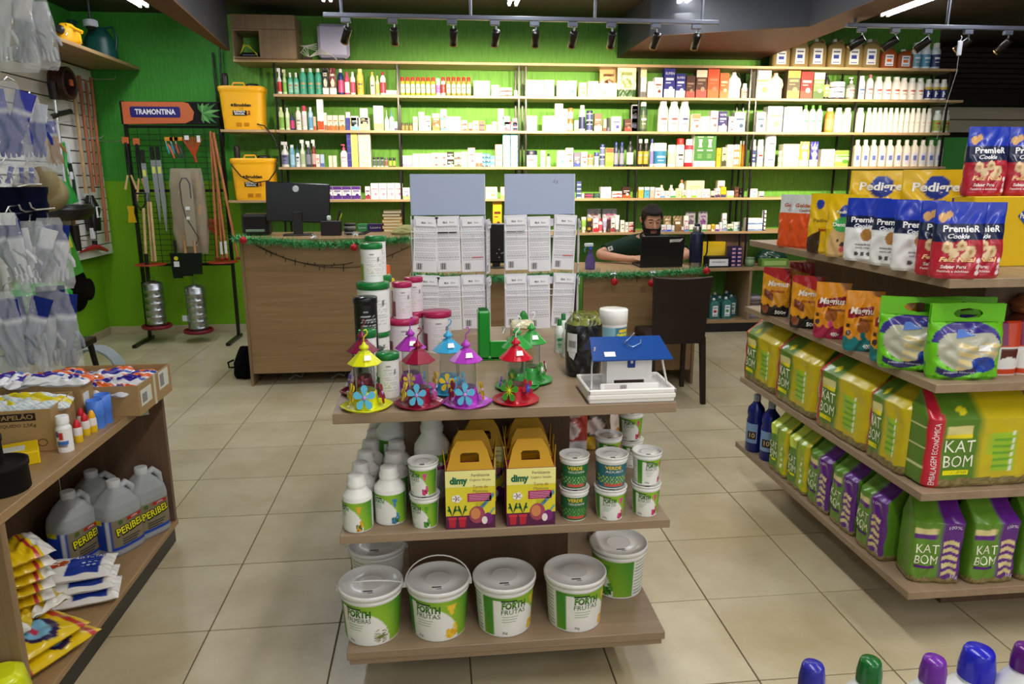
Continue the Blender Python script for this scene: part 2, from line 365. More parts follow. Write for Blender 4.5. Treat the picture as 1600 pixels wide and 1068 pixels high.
struct(M().box(-3.46, -3.34, -3, 7.6, 0, CEIL), 'wall_left', GREEN2)
struct(M().box(-5, 8.2, -3, 9.2, CEIL, CEIL+.1), 'ceiling', DARK)
struct(M().box(8.0, 8.1, -3, 9.2, 0, CEIL), 'wall_right', DARK)
struct(M().box(5.32, 8.0, 8.6, 8.7, 0, CEIL), 'wall_right_back', DARK)
struct(M().box(-3.34, 8, -3.1, -3, 0, .9), 'wall_front', matte)
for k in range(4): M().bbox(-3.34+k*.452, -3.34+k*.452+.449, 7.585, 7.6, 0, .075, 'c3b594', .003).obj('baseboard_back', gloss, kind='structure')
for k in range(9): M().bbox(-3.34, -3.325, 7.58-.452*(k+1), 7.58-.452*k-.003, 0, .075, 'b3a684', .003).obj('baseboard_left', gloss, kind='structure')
sof = [(1.86, 7.6), (1.86, 6.45), (3.02, 5.93), (3.05, 2.2), (3.24, 2.2), (3.36, 7.6)]
def plan(pts, z0, z1):
 m = M(); n = len(pts); P = np.array([(x, y, z0) for x, y in pts]); K = P+np.array([0, 0, z1-z0]); k = np.arange(n); k2 = (k+1) % n
 m.add(np.vstack([P, K]), np.stack([k, k2, k2+n, k+n], 1)); ts = [(0, 1, 2), (0, 2, 5), (2, 3, 5), (3, 4, 5)]
 m.add(P, T=[t[::-1] for t in ts]); return m
def quad_beam(p, z0, z1):
 V = [(x, y, z) for z in (z0, z1) for x, y in p]; return M().add(V, [[3, 2, 1, 0], [4, 5, 6, 7], [0, 1, 5, 4], [1, 2, 6, 5], [2, 3, 7, 6], [3, 0, 4, 7]])
bm_ = [(-1.84, -3), (-.96, -3), (-1.805, 7.12), (-1.845, 7.12)]
struct(quad_beam(bm_, 2.672, CEIL), 'trim_1', DGREY)
struct(quad_beam(bm_, 2.66, 2.6719), 'trim_2', BRWN)
struct(plan(sof, 2.725, CEIL), 'trim_3', DGREY)
struct(plan([(x, y) for x, y in sof], 2.72, 2.7249), 'trim_4', BRWN)
SH = thing('shutter_housing', 'dark ribbed roller shutter housing at far right behind the shelving', 'shutter', (0, 0, 0))
for k in range(9): M().bbox(5.6, 7.99, 8.25+.012*k, 8.3+.012*k, 3.0-.055*(k+1), 3.0-.055*k-.006, '332e2c', .006).obj('slat', metal if 0 else matte, SH)
tag(M().box(5.62, 7.99, 8.2, 8.5, 2.36, 2.49, c='26211e').obj('shutter_box', matte, SH))
PF = thing('plank_fascia', 'pale wooden plank fascia below the dark shutter housing', 'fascia', (0, 0, 0))
for k in range(2): M().bbox(5.6, 7.99, 8.35, 8.4, 2.06+.15*k, 2.2+.15*k, 'cdbfa8', .004).obj('plank', matte, PF)
M().bbox(5.62, 7.9, 8.3, 8.36, .1, 2.0, '62c060', .004).obj('display_board', gloss, label='plain green board standing below the plank fascia at far right', cat='board')
for i, (x, y) in enumerate(TUBES):
 t = thing('fluorescent_batten', ['double tube batten above the green corner at left', 'double tube batten over the wooden wall box', 'double tube batten over the middle of the spotlight rail', 'double tube batten beside the boxed ceiling soffit', 'long double tube batten above the right spotlight rail'][i], 'ceiling light', (x, y, CEIL))
 M().bbox(-.05, .05, -1.25, 1.25, -.05, 0, 'dddddd', .006).obj('housing', plast, t)
 for s in (-1, 1):
  M().lathe([(.013, -1.2), (.015, -1.2), (.015, 1.2), (.013, 1.2)], 'ffffff', 10, axis=1, cx=s*.03, cz=-.08).obj('tube', nmat('lit_tube', .5, col='f4f9ff', emit=16), t)
  for e in (-1, 1): M().bbox(s*.03-.012, s*.03+.012, e*1.21-.012, e*1.21+.012, -.1, -.045, 'eeeeee', .003).obj('tube_holder', plast, t)
black = nmat('black_lacquer', .3, col='15110e')
def rail(xa, xb, label, stems):
 t = thing('spotlight_rail', label, 'light rail', (0, 0, 0))
 M().bbox(xa, xb, RAILY-.018, RAILY+.018, RAILZ, RAILZ+.03, '5a5c68', .004).obj('rail', nmat('grey_powder_coat', .4, col='5a5c68'), t)
 for s in stems: M().tube([(s, RAILY, RAILZ+.03), (s, RAILY, CEIL)], .011, '6a6c78', 8).obj('drop_rod', MATS['grey_powder_coat'], t)
rail(py(505, 26, RAILY).x, py(1122, 38, RAILY).x, 'long grey track rail hung over the left and middle shelves', [py(x, 10, RAILY).x for x in (533, 735, 930, 1098)])
rail(py(1322, 40, RAILY).x, 4.75, 'grey track rail over the rightmost shelves', [py(1338, 20, RAILY).x, py(1482, 20, RAILY).x])
CANS = [(540, 48, -1, .35), (613, 50, 0, 0), (706, 52, 0, 0), (773, 54, 0, .08), (835, 55, 0, -.05), (895, 55, 0, .05), (955, 57, 0, -.05), (1025, 60, 0, .05), (1088, 63, 0, -.05),
  (1340, 72, 1, .9), (1392, 75, 1, .75), (1443, 76, 1, .6), (1506, 78, 1, .6), (1568, 80, 1, .3)]
for i, (x, y, side, yw) in enumerate(CANS):
 p = py(x, y-20, RAILY); X = p.x+(.03 if side == 1 else 0)
 t = thing('track_spotlight', ORD[i]+' spotlight from the left '+('on the right rail' if 0 else 'on the ceiling track')+(', tilted sideways' if abs(yw) > .3 else ', pointing at the shelves'), 'spotlight', (X, RAILY, RAILZ))
 M().bbox(-.035, .035, -.016, .016, -.035, 0, '6a6c78', .004).obj('adapter', MATS['grey_powder_coat'], t)
 M().tube([(.01, 0, -.035), (.01, 0, -.075)], .008, '777', 6).obj('knuckle', metal, t)
 dirv = Vector((-yw*1.3 if side == 1 else -yw*1.4, 1.0, -.95)).normalized()
 top = Vector((.01, 0, -.085))-dirv*.02; q = dirv.to_track_quat('Z', 'Y').to_matrix().to_4x4(); q.translation = top
 c = M().lathe([(.001, 0), (.026, 0), (.029, .004), (.029, .125), (.025, .125), (.024, .02), (0.001, .02)], '15110e', 18); c.xf(q); c.obj('can', black, t)
 rg = M().lathe([(.0292, .116), (.0305, .118), (.0305, .124), (.0292, .126)], 'b08a5a', 18); rg.xf(q); rg.obj('copper_ring', metal, t)
 e = M().lathe([(.001, .095), (.023, .095), (.023, .1), (.001, .1)], 'fff', 14); e.xf(q); e.obj('lens', nmat('lit_lens', .3, col='fff0d8', emit=12), t)
 L = Vector((X, RAILY, RAILZ))+top+dirv*.14
 tgt = Vector((X+(-.25 if side == 1 else 0)+(-.35 if yw > .3 and side != 1 else 0), 7.3, 1.95))
 lamp('spot_lamp', 'SPOT', L, 105 if side != -1 else 60, (1, .82, .58), spot_size=1.15, spot_blend=.7, shadow_soft_size=.03, aim=tgt)
tg = thing('hanging_ballast', 'small white ballast dangling from its wire at the right rail', 'ballast', py(1500, 70, RAILY-.03))
M().bbox(-.02, .02, -.008, .008, -.08, .03, 'c9c9d0', .006).obj('body', plast, tg)
M().tube([(0, 0, .03), (.01, 0, .055), (.015, .02, .07)], .002, 'ddd', 5).obj('wire', plast, tg)
M().tube([(0, 0, -.08), (.0, 0, -.2), (-.04, .02, -.45), (-.06, .05, -.7)], .0025, '999', 5).obj('wire', plast, tg)
# wall shelving
WXL = wood('spotlit_oak_board', 'a98a62', 'c4a67c', 0)  # same oak with a lightened colour, spotlight on the boards put into the tone
SY = 7.2
SH_W = thing('wall_shelving', 'long oak board shelving on black posts along the green wall', 'shelving', (0, 0, 0))
XL, XR = py(427, 150, SY).x, py(1492, 150, SY).x
XL2 = py(346, 200, SY).x
ZS = dict(T=2.605, A=2.305, B=1.985, C=1.648, D=1.343, E=1.003, F=.655, G=.125)
def board(x0, x1, y0, z, nm='shelf', par=SH_W): M().bbox(x0, x1, y0, 7.56, z-.024, z, 'ccc', .0015).obj(nm, WXL, par)
BX = [XL, py(812, 150, SY).x, py(1177, 150, SY).x, XR]
for k, z in ZS.items():
 if k in 'TABCDE':
  for a, b in zip(BX[:-1], BX[1:]):
   board(a+.001 if a != XL or k != 'T' else py(364, 90, SY).x, b-.001 if b != XR or k not in 'A' else b+.1, SY, z)
for z in (ZS['B'], ZS['D']): board(XL2 if z > 1.5 else py(357, 310, SY).x, XL-.002, SY-.04, z)
for x in (431, 622, 811, 822, 999, 1172, 1182, 1340, 1483):
 X = py(x, 150, SY).x
 for yy in (SY+.006, 7.5): M().bbox(X-.009, X+.009, yy, yy+.02, .02 if X < 1.8 or yy > 7.4 and X > 4.65 else .66, 2.58, '1c1512', .002).obj('post', black, SH_W)
BC = thing('base_cabinet', 'low oak base cabinet with black plinth under the right shelves', 'cabinet', (0, 0, 0))
bx0, bx1 = 1.75, 4.6
M().bbox(bx0, bx1, 6.93, 7.55, .63, .655, 'ccc', .002).obj('worktop', WX, BC)
M().bbox(bx0, bx1, 6.93, 7.55, .1, .125, 'ccc', .002).obj('bottom_board', WX, BC)
M().box(bx0, bx1, 6.98, 7.5, 0, .1, c='17110e').obj('plinth', black, BC)
for X in (bx0, py(1170, 460, 6.93).x, 4.57): M().bbox(X, X+.028, 6.94, 7.55, .125, .63, 'ccc', .002).obj('divider', WZ, BC)
M().box(py(1118, 380, 7.3).x, py(1168, 380, 7.3).x, 7.3, 7.55, .66, .98, c='ccc').obj('side_panel', WD, BC)
BAYX = [622, 811, 1000, 1176, 1341]; BAYN = ['leftmost bay', 'second bay', 'third bay', 'fourth bay', 'fifth bay', 'rightmost bay']; BAYC = {}
def shelf_label(desc, k, row): return '%s, %s from the left on the %s' % (desc, ORD[k] if k < len(ORD) else 'far', row)
def cyl_item(w, h, body, cap, kind, lab, lc=None, capf=.18):
 r = w/2; m = M(); mc = M()
 b, k, l = hexc(body), hexc(cap), hexc(lab) if lab else hexc(body)
 if kind == 'can':
  m.lathe([(r*.9, 0, b), (r, h*.02, b), (r, h*.15, b), (r, h*.151, l), (r, h*.62, l), (r, h*.621, b), (r, h*.76, b), (r*.72, h*.8, b)], body, 12)
  mc.lathe([(r*.85, h*.78), (r*.85, h*.97), (r*.75, h)], k, 12); pn = 'cap'
 elif kind == 'spray':
  m.lathe([(r*.95, 0, b), (r, h*.02, b), (r, h*.1, b), (r, h*.11, l), (r, h*.48, l), (r, h*.49, b), (r*.95, h*.56, b), (r*.35, h*.72, b), (r*.33, h*.78, b)], body, 12)
  mc.lathe([(r*.4, h*.76), (r*.4, h*.86), (r*.25, h*.87)], k, 8); mc.bbox(-r*.9, r*.7, -r*.3, r*.3, h*.87, h, k, r*.1); mc.tube([(r*.5, 0, h*.88), (r*.75, 0, h*.78), (r*.65, 0, h*.7)], r*.1, k, 5); pn = 'trigger_head'
 elif kind == 'jar':
  m.lathe([(r*.95, 0, b), (r, h*.04, b), (r, h*.12, b), (r, h*.13, l), (r, h*.66, l), (r, h*.67, b), (r, h*.72, b)], body, 14)
  mc.lathe([(r*.97, h*.72), (r*.97, h*.97), (r*.9, h)], k, 14); pn = 'lid'
 elif kind == 'pump':
  m.lathe([(r*.95, 0, b), (r, h*.03, b), (r, h*.12, b), (r, h*.121, l), (r, h*.5, l), (r, h*.51, b), (r*.95, h*.62, b), (r*.3, h*.74, b)], body, 12)
  mc.lathe([(r*.38, h*.73), (r*.38, h*.85), (r*.12, h*.86), (r*.12, h*.95)], k, 8); mc.bbox(-r*.7, r*.35, -r*.2, r*.2, h*.94, h, k, r*.06); pn = 'pump'
 elif kind == 'tube':
  G = M(); loft(m, [(h*.16, r*.8, r*.8), (h*.5, r*.95, r*.6), (h, r, r*.06)], lambda u, v, t: np.where(((v > .25) & (v < .8))[..., None], l, b), 2, 8, 12)
  mc.lathe([(r*.6, 0), (r*.62, h*.15), (r*.6, h*.17)], k, 10); pn = 'cap'
 elif kind == 'drop':
  m.lathe([(r*.95, 0, b), (r, h*.03, b), (r, h*.1, b), (r, h*.11, l), (r, h*.45, l), (r, h*.46, b), (r*.8, h*.56, b), (r*.4, h*.62, b)], body, 12)
  mc.lathe([(r*.42, h*.6), (r*.4, h*.68), (r*.14, h*.74), (r*.05, h)], k, 8); pn = 'nozzle'
 else:
  s1 = 1-capf; q = 1.35 if isinstance(cap, str) and cap[0] == 'f' else 1
  m.lathe([(r*.93, 0, b), (r, h*.025, b), (r, h*.1, b), (r, h*.101, l), (r, h*.56, l), (r, h*.561, b), (r*.97, h*(s1-.14), b), (r*.55*q, h*(s1-.03), b), (r*.42*q, h*s1, b)], body, 14)
  mc.lathe([(r*.5*q, h*(s1-.01)), (r*.5*q, h*.985), (r*.42*q, h)], k, 10); pn = 'cap'
 if lc and kind != 'tube':
  z0 = h*.18; s = lambda X, Z: np.stack([X, -np.sqrt(np.maximum(r*r-X*X, 0))-.0006, Z], -1)
  m.rect(-r*.6, r*.6, z0+h*.2, z0+h*.27, lc, s, nx=4); m.rect(-r*.5, r*.4, z0+h*.07, z0+h*.1, lc, s, nx=4)
 return m, mc, pn
def box_item(w, h, d, c, side, band, motif, top=None):
 m = M(); m.box(-w/2, w/2, 0, d, 0, h, c=side or c, cf=c)
 y = -.0006
 if band: m.rect(-w/2+.0005, w/2-.0005, h*.02, h*.3, band, y=y)
 if top: m.rect(-w/2+.0005, w/2-.0005, h*.74, h*.99, top, y=y)
 if motif:
  m.rect(-w*.36, w*.36, h*.6, h*.68, motif, y=y*2); m.rect(-w*.36, w*.1, h*.5, h*.53, motif, y=y*2)
  m.ell(w*.12, h*.32, w*.2, min(h*.13, w*.2), motif, y=y*2, n=9)
 return m
def pouch_item(w, h, c, band, motif, d=None, txt=None, wr=.004, seed=0):
 m = M(); d = d or w*.35
 art = Art(c, (band, B_(.02, .25)), (motif, E_(0, .45, .28, .16)), (motif, R_(-.3, .3, .7, .8)), (c, R_(-.25, .25, .73, .76)))
 s = loft(m, [(0, w*.47, d/2), (h*.08, w*.5, d/2), (h*.55, w*.5, d*.42), (h*.88, w*.5, d*.12), (h, w*.49, .002)], art, 3, 26, 44, wr, seed=seed)
 if txt: m.text(txt, 0, h*.6, w*.2, 'fff', s, w=w*.8)
 return m
ROWS = {}
ROWS['A'] = ('top shelf', '''
s 431 438 106 eee c33 eee|white trigger spray bottle with red print|spray bottle
s 439 446 108 b9dca0 7cba4a e5e0c0|light green trigger spray bottle|spray bottle
c 448 456 113 58b9a0 8fd0bd eee c75|small teal shampoo bottle with white cap|bottle *2
c 466 477 106 4bb096 45a88c eee c96|tall teal shampoo bottle with white cap|bottle *3
p 502 512 106 222 eee e8e0c8|black treat bag standing on edge|bag
p 513 524 106 6d1522 eee e8e0c8|dark red treat bag standing on edge|bag
c 526 536 107 27336b d4477e eee|navy bottle with pink band|bottle
c 537 545 112 d8456b eee d8456b fff|pink bottle with pink cap|bottle
c 546 554 112 f0e8e6 d8456b eee|white bottle with pink label|bottle
c 556 567 107 e9cf60 e3b93e f1e58c 555|tall yellow bottle|bottle
c 577 585 112 eee3b0 f5f0d5 ddb850 444|pale yellow bottle with dark print|bottle
c 586 592 118 f1e9b8 d9c765 efe08c|little pale yellow bottle|bottle
c 593 602 112 f4ecec c43b55 b8263f|white bottle with red cap|bottle
b 603 620 141 f1dcd4 e7a79a 0|flat white and pink carton|box
k 625 632 120 e8b830 f0ead8 c8281e c84|yellow aerosol can with red cap|aerosol can *7
k 681 688 122 eee d860a8 f4f4f4 d3a|white aerosol can with magenta base|aerosol can
k 689 696 120 ede6e0 cf3830 c8281e 555|white aerosol can with red cap|aerosol can
k 697 704 120 d88a48 f1dcc8 c8281e 942|orange brown aerosol can with red cap|aerosol can *5
b 740 748 126 f5f5f0 0 ddd|plain white medicine carton|box *3
b 768 780 133 f3f3ee cc8 cdd2c0 ^3|low white carton in a stack|box
b 781 800 137 f2d9d0 cf3b30 d8473c ^2|flat red and white carton|box
j 803 809 141 f0ece0 eee f5f5f0|tiny white tub|jar
b 822 850 125 f6f4ee 0 e8c0b0|wide white carton with faint print|box
b 851 866 125 f7f7f3 0 ddd|square white carton|box
b 871 885 126 f5f5f2 0 d7dccc|white carton with faint green print|box
b 886 901 126 f4f7f8 8ac4d8 5a8a9a|white carton with blue feather print|box
b 905 917 129 eddf98 0 c9b560|pale yellow carton|box
b 919 935 127 f6f3ea 0 ddd|white carton in a close row|box
b 936 950 130 f6f1e4 0 e0b080|low white carton with orange motif|box
b 951 964 130 f3f3f6 0 b7b7cf|low white carton with grey print|box
p 966 996 103 e7dfba 3c5a34 8f9a60 +ORGANNACT|cream foil supplement bag with green base|bag
b 1002 1010 121 f7f7f5 666 0|narrow white carton with dark base|box
b 1013 1022 127 f7f7f5 0 0|short plain white carton|box
b 1023 1036 121 f5efe8 0 7c4a38|white carton with brown dog picture|box
b 1039 1056 107 2c2f86 f0f0fa e9e9f6 +RUMEN|tall navy blue carton with white lettering|box
b 1057 1072 115 2c2f86 f0f0fa e9e9f6 +RUMEN|shorter navy blue carton with white lettering|box
b 1073 1087 118 4a2a22 c0524a 9a7a68|dark brown carton|box
b 1089 1106 109 533229 c0524a a48a76 ~e5e0c8|dark brown carton with cream top|box
b 1107 1125 108 e2561e f2703a b07860 ~d84a20|tall bright orange carton|box
b 1126 1140 114 e6622a f6804a f0c0a0|shorter bright orange carton|box
J 1141 1161 112 f1eee4 c9c9b4 eee|white jug bottle with handle|jug
c 1161 1171 130 f4efe8 e0c8b8 fff a54|small white bottle with brown animal print|bottle
b 1182 1206 110 f6f2ec 0 c98a60|broad white carton with brown dog|box
J 1207 1227 113 ecc3b0 f3e6e0 e8b8a0|pink jug bottle with handle|jug
b 1232 1252 110 57503f 8f8050 a89a60 ~c99a4a|dark bronze carton with gold top|box
b 1253 1272 112 a8221e c04a3a f4d8cc ~b82a24|deep red carton|box
b 1273 1290 113 6f8a58 4f6a3a d8a090 ~e6c8bc|green and pink carton|box
c 1290 1300 114 1e1e1c c9b850 222 eee|black sauce style bottle|bottle
j 1301 1327 127 2b2f4a f0f0ea f4f4f8 224|white and navy pail with lid|pail
u 1328 1341 120 8d9288 c3c8be e8e4e0 c55|grey pump bottle|bottle
c 1344 1356 118 ece9ee e0dce8 f3f0f4 36a|white bottle with pale blue print|bottle
c 1358 1369 116 ece6e4 e8dcdc b07078 966|white bottle with mauve cap|bottle
c 1371 1384 119 f2eee6 f6f2ea f6f6f0 c43|white bottle with red print|bottle *3
c 1411 1423 121 f0ece4 f4efe6 f6f6f0 b54|short white bottle with dotted red print|bottle *3
c 1450 1461 123 eee9dc 2a3274 f4f0e6 #K|navy and white bottle with a big letter K|bottle *3
''')
ROWS['B'] = ('second shelf', '''
c 433 442 167 cfe2a0 8aba4a e4e0b0|pale green bottle|bottle
c 444 451 168 e4efd0 c3da9a eee|whitish green bottle|bottle
c 452 459 176 2c3470 d0407c 333|little navy and pink bottle|bottle
c 460 469 167 eee9e0 e0e0d0 b9d6a0 888|white bottle with green cap|bottle
k 470 478 165 f3ecec f0d8dc d0405c|white aerosol can with rose cap|aerosol can
c 480 488 167 b3cfe4 6aa6cc eee|slim light blue bottle|bottle
b 489 493 182 e2c0a8 c85a2a 0|narrow brown carton|box
b 494 504 155 f3f3ee d0502a e0e0da|tall white carton with orange base|box
b 505 510 176 f0dcc8 a07050 0|slim cream carton|box
b 511 519 180 e8d8c4 d86a34 b07048|cream carton with orange picture|box *2
b 529 538 180 ecd8c0 e07838 9a5a3a|cream and orange carton|box
b 540 547 175 f2e6d2 e8a868 0|slim cream and peach carton|box
b 548 560 181 e8eef0 78b0c8 a8c8d4|white and blue carton|box
b 562 574 169 eef3dc b8d890 d0dcb0|tall white and green carton|box
b 583 598 165 f4f4f0 e8c880 0 c8c8c0|tall white carton|box
d 600 607 172 f0f0f0 e0e8ee f0f0f0|white dropper bottle|bottle
d 607 615 168 eef0f4 a0c8e0 5090c8|white dropper bottle with blue tip|bottle
b 616 621 190 cfcfe0 558 0|tiny grey carton|box
j 627 632 192 6a5038 a08050 4a3a28|tiny brown jar|jar *3
b 645 652 182 e0ecb0 0 c0a860|slim pale green carton|box
b 654 663 175 f4f4f2 0 bbb|tall white carton|box
b 664 673 181 f2f2f0 0 555|white carton with grey vertical print|box
b 675 687 177 8a5a34 b07a4a e8d0a8 ~f0e0c8|brown horse picture carton|box
b 688 698 171 f0f0f0 5aa0d0 d86048 ^2|white and blue carton in a stack|box
b 699 709 182 f5f5f2 0 a8a0b0|wide white carton|box *2
b 721 730 188 ecd0c8 d05048 c84038 ^2|small red striped carton|box
b 732 738 192 f0e0dc d83830 0|tiny red carton|box
b 739 748 189 eedcd6 d87068 b05048 ^2|small white carton with red stripes|box
b 749 757 189 d86058 333850 0 ^2|red and navy carton|box
b 760 768 195 f4f4f0 0 0|low white carton|box
b 769 776 190 f6f6f2 0 0|small white carton|box
b 778 787 170 f4f6f4 0 d0d8d0|tall slim white carton|box
b 788 799 189 c02844 e05868 f0c0c8|crimson carton|box
b 801 808 185 e8c4c0 c84840 5a5a90 ^3|tiny red and navy carton|box
b 821 839 181 f6f2ea 0 e0a8a8|broad white carton|box
b 849 867 181 f6f2ec 0 e0a8a8|white carton with pink mark|box
b 868 880 162 f6f4f2 0 c8a8b8|very tall white carton|box
b 881 887 170 f4f4ea 0 e8e8d0|slim ivory carton|box
j 888 896 187 b07050 e8d8c8 d86838|brown jar with orange lid|jar ^2
b 898 904 188 f2ece8 d88878 0|small white and pink carton|box
c 906 916 164 f0efe8 2a3058 f0e8d8|white bottle with navy band|bottle
j 917 927 189 e8e8e8 404878 282c48|navy lidded tablet jar|jar ^2
b 929 941 177 6a5a48 d8d0c0 b8a890|brown pictured carton|box
b 943 948 186 c8a890 704838 0|tiny brown carton|box
b 949 953 184 282830 585878 0|tiny black carton|box
b 956 971 182 f4f1f0 0 484888|white carton with navy circle|box
b 976 987 186 4a2c28 b03830 8a6a58|dark carton with red base|box
b 988 997 164 e8e8ec 383c58 202028 ^2|white and black carton|box
b 988 997 165 e8e8ec 383c58 202028|slim white and black carton|box
c 1001 1014 159 38503a 5a6a4a f0eee8 ddd|dark green oil bottle|bottle
c 1031 1047 157 f0efea f4f2ee f4f4f0 c54|large white bottle with red animal print|bottle
c 1048 1064 157 f0efea f4f2ee f4f4f0 844|large white bottle with brown print|bottle
c 1065 1081 157 f0efea f4f2ee f4f4f0 336|large white bottle with dark print|bottle
b 1082 1095 178 f2eee6 e8f4ee d86858 ~e08a60|white carton with red heading|box
b 1096 1109 182 f4f4f0 d8f0e8 9ac8b0|white carton with mint stripes|box
b 1111 1123 173 f4e6e2 f4eae6 886060 ~f0c8c0|tall pale pink carton|box
b 1124 1137 174 322a6a f0e8f0 f0f0fa +VETE|navy carton with white dog outline|box
b 1139 1148 182 f2e8e2 0 6a5a58 ^2|small white carton with mark|box
b 1149 1166 175 f2f2ee 0 3a5a78|broad white carton with blue zigzag|box
b 1183 1197 175 f3f3ef 0 3a5a68|white carton with blue zigzag|box
b 1201 1224 166 eff0ea 8aa0d0 88a070 +BELLE|tall white carton with pale heading|box
b 1226 1231 167 9aa0a8 0 0|narrow grey carton|box
p 1232 1256 166 f2f3f4 d8e6f2 c8dcec|white foil bag|bag
c 1257 1267 164 f0f2e8 e0ece0 5a9a40 587|white bottle with green cap|bottle *3
c 1294 1307 168 e88a38 f0a868 f0d8c0|orange bottle|bottle
c 1308 1321 168 f3f0e6 f6f4ea f6f6ec dcb|big white bottle|bottle *2
c 1342 1355 168 f4f2e6 f8f6ea f8f8ee edc|large ivory bottle with faint print|bottle
c 1357 1365 168 f4f2e6 f8f6ea f8f8ee edc|slim ivory bottle with faint print|bottle *12
c 1464 1476 172 f0eee0 a8b850 f4f4ea c44|white bottle with vegetable picture label|bottle *2
''')
ROWS['C'] = ('third shelf', '''
s 437 449 221 ecebe6 7a80a8 f4f4f0 445|white trigger spray bottle|spray bottle
c 451 459 226 7ab4d4 a8d0e4 f0f0f0|light blue bottle|bottle
d 460 467 225 f0f2f4 dfe6ea 3a6ab0 446|white dropper bottle with blue tip|bottle
s 467 475 218 dde2d0 b8c8a0 f4f4f0|pale green trigger spray bottle|spray bottle
s 476 484 220 3a4060 8a8aa0 f0f0f0|navy trigger spray bottle|spray bottle
s 485 492 218 8a2a34 d8b0b0 f4f4f0|maroon trigger spray bottle|spray bottle
b 493 499 241 ecdcd4 0 d87868|small white carton with red mark|box
b 500 506 241 b8c8e8 5a70c0 0|small blue carton|box
b 513 519 243 ddd4c0 0 0|little beige carton|box *2
u 530 542 225 f0ece8 f4e6e8 d84878 a9a|white lotion pump bottle with pink pump|bottle
b 543 560 250 ecdc70 0 0 !3a3a90 ^7|flat yellow and navy carton in a tall stack|box
b 561 580 250 ddd2c0 0 c8b8a8 ^7|flat cream carton in a tall stack|box
j 582 587 245 b8c0c8 5a6068 222|small grey jar|jar *3
j 600 606 246 c8b8b0 8a5a58 555|small pinkish jar|jar
j 607 612 246 3a3a28 a8b050 222|small black and lime jar|jar *2
b 629 644 243 e8e8e4 8a90b0 c8c8c0|low white carton|box
b 645 654 240 f0f4e4 0 dce4c8|ivory carton|box *3
b 674 686 239 f0e0dc e0a8a0 8a5048 ^2|cream and red carton|box *2
b 698 709 237 282420 e8e4e0 e8e4e0 ^2|black and white carton|box
b 710 720 238 c8c0b8 6a605a 555 ^2|grey carton|box
b 721 730 237 eef0ec 78a8d8 d0d8e0|white carton with blue base|box
b 731 742 231 f0d8d4 0 c06070 ~e8a0a0|tall pink topped carton|box
b 743 748 239 f0f0ec c8584a 0|slim white carton|box *2
b 753 759 240 4a90a8 283860 e0f0f0 ^3|small blue green carton|box *2
b 766 773 243 5a98b8 e0ecf0 0 ^2|tiny blue carton|box
b 774 785 252 f0b0a0 e09080 0 ^4|flat salmon carton in a stack|box
b 786 797 252 7ad0d0 d8f0f0 0 ^9|flat aqua carton in a tall stack|box
b 798 809 252 7ad0d0 d8f0f0 0 ^8|flat aqua carton in the shorter stack|box
j 821 841 235 eae4de f4efe8 1f2138 633|wide white jar with navy lid|jar
b 845 852 235 ecdcc8 0 c88858|slim cream carton|box
c 854 861 240 e8e4dc a0a098 1c1c1c|little white bottle with black cap|bottle
b 871 884 235 eef0f0 0 5a90c8|white carton with blue bird|box
b 885 896 231 ece2d4 0 8a5a38|cream carton with bottle picture|box
b 897 907 238 6a6478 3a4a90 d8c8a8|mauve grey carton|box
b 908 918 237 ece2d0 0 7a4a38|cream carton with brown bottle|box
j 919 928 241 ece4dc c89070 a8683a|squat jar with brown lid|jar
j 929 937 238 e8e8ec 8a90b0 3a4080|squat jar with blue lid|jar
j 938 946 243 ece8e8 6a7098 2c3468|tablet jar with dark blue lid|jar ^2
b 947 959 231 d8e060 78a038 a8b840 ~7a5038|lime green carton|box
c 960 968 222 343a5a 8a8a98 2c3a88|navy bottle with blue cap|bottle *2
c 981 992 220 26302c e0ded8 222|black bottle with white label|bottle
c 998 1006 217 26221f c8a040 f0f0f0 aaa|black and gold bottle|bottle *2
c 1017 1023 217 c8c4e8 8a80c8 5a50b0|slim violet bottle|bottle
j 1024 1045 223 f0f2f2 3a80a8 f4f4f4 cde|broad white jar with blue diagonal label|jar
j 1046 1058 226 f3f1ea f0e0b0 f8f8f4|white jar|jar
k 1059 1072 216 e8d8cc f0e6e0 d02820 333|cream aerosol can with red cap|aerosol can
k 1073 1085 217 d8283a f0e8e8 f4f0f0 fff|crimson aerosol can with white cap|aerosol can
G 1086 1120 208|tall green carton with two bottle drawings|box
b 1121 1127 231 e8c828 0 8a7818|narrow yellow carton|box
b 1129 1136 230 c8d0a0 3a4030 4a5a38|narrow green and black carton|box
b 1137 1147 226 eae4d0 c8d8a8 b8c090|cream and green carton|box
b 1148 1156 226 f0eae2 e07838 d87858 ^3|small white and orange carton|box
c 1157 1160 220 e8a030 f0c060 f4f0e0|slim amber bottle|bottle
c 1161 1165 220 e88820 f0a040 f4f0e0|slim orange bottle|bottle
k 1175 1184 218 eaeaee 3a4488 f4f4f4 fff|white can with navy label|aerosol can
k 1186 1196 218 eaeaee e8e8f0 f4f4f4 b33|white can with small red emblem|aerosol can
j 1198 1215 235 eeeef2 d8dcf0 f6f6f8 558|wide white powder jar|jar ^2
j 1217 1223 248 ece8d8 9aa890 d8d0a8|tiny cream jar|jar ^2
b 1225 1250 225 eef2cc c8dca0 d0d8a0|broad cream green carton|box
p 1252 1267 221 e8c838 f2efe0 f6f4e8|yellow and white seed pouch|bag
p 1268 1281 221 3a3a98 f2efee f6f4f0|blue and white seed pouch|bag
b 1284 1305 233 f2f0dc 0 d0c8a0|ivory carton|box
b 1306 1332 235 e2eca8 9ac050 5a9a30 ~8aba4a|lime carton with dark green print|box
Q 1338 1349 218 f2ead8 e6e2ee f6f2e6 67b|square white bottle with blue print|bottle *11
''')
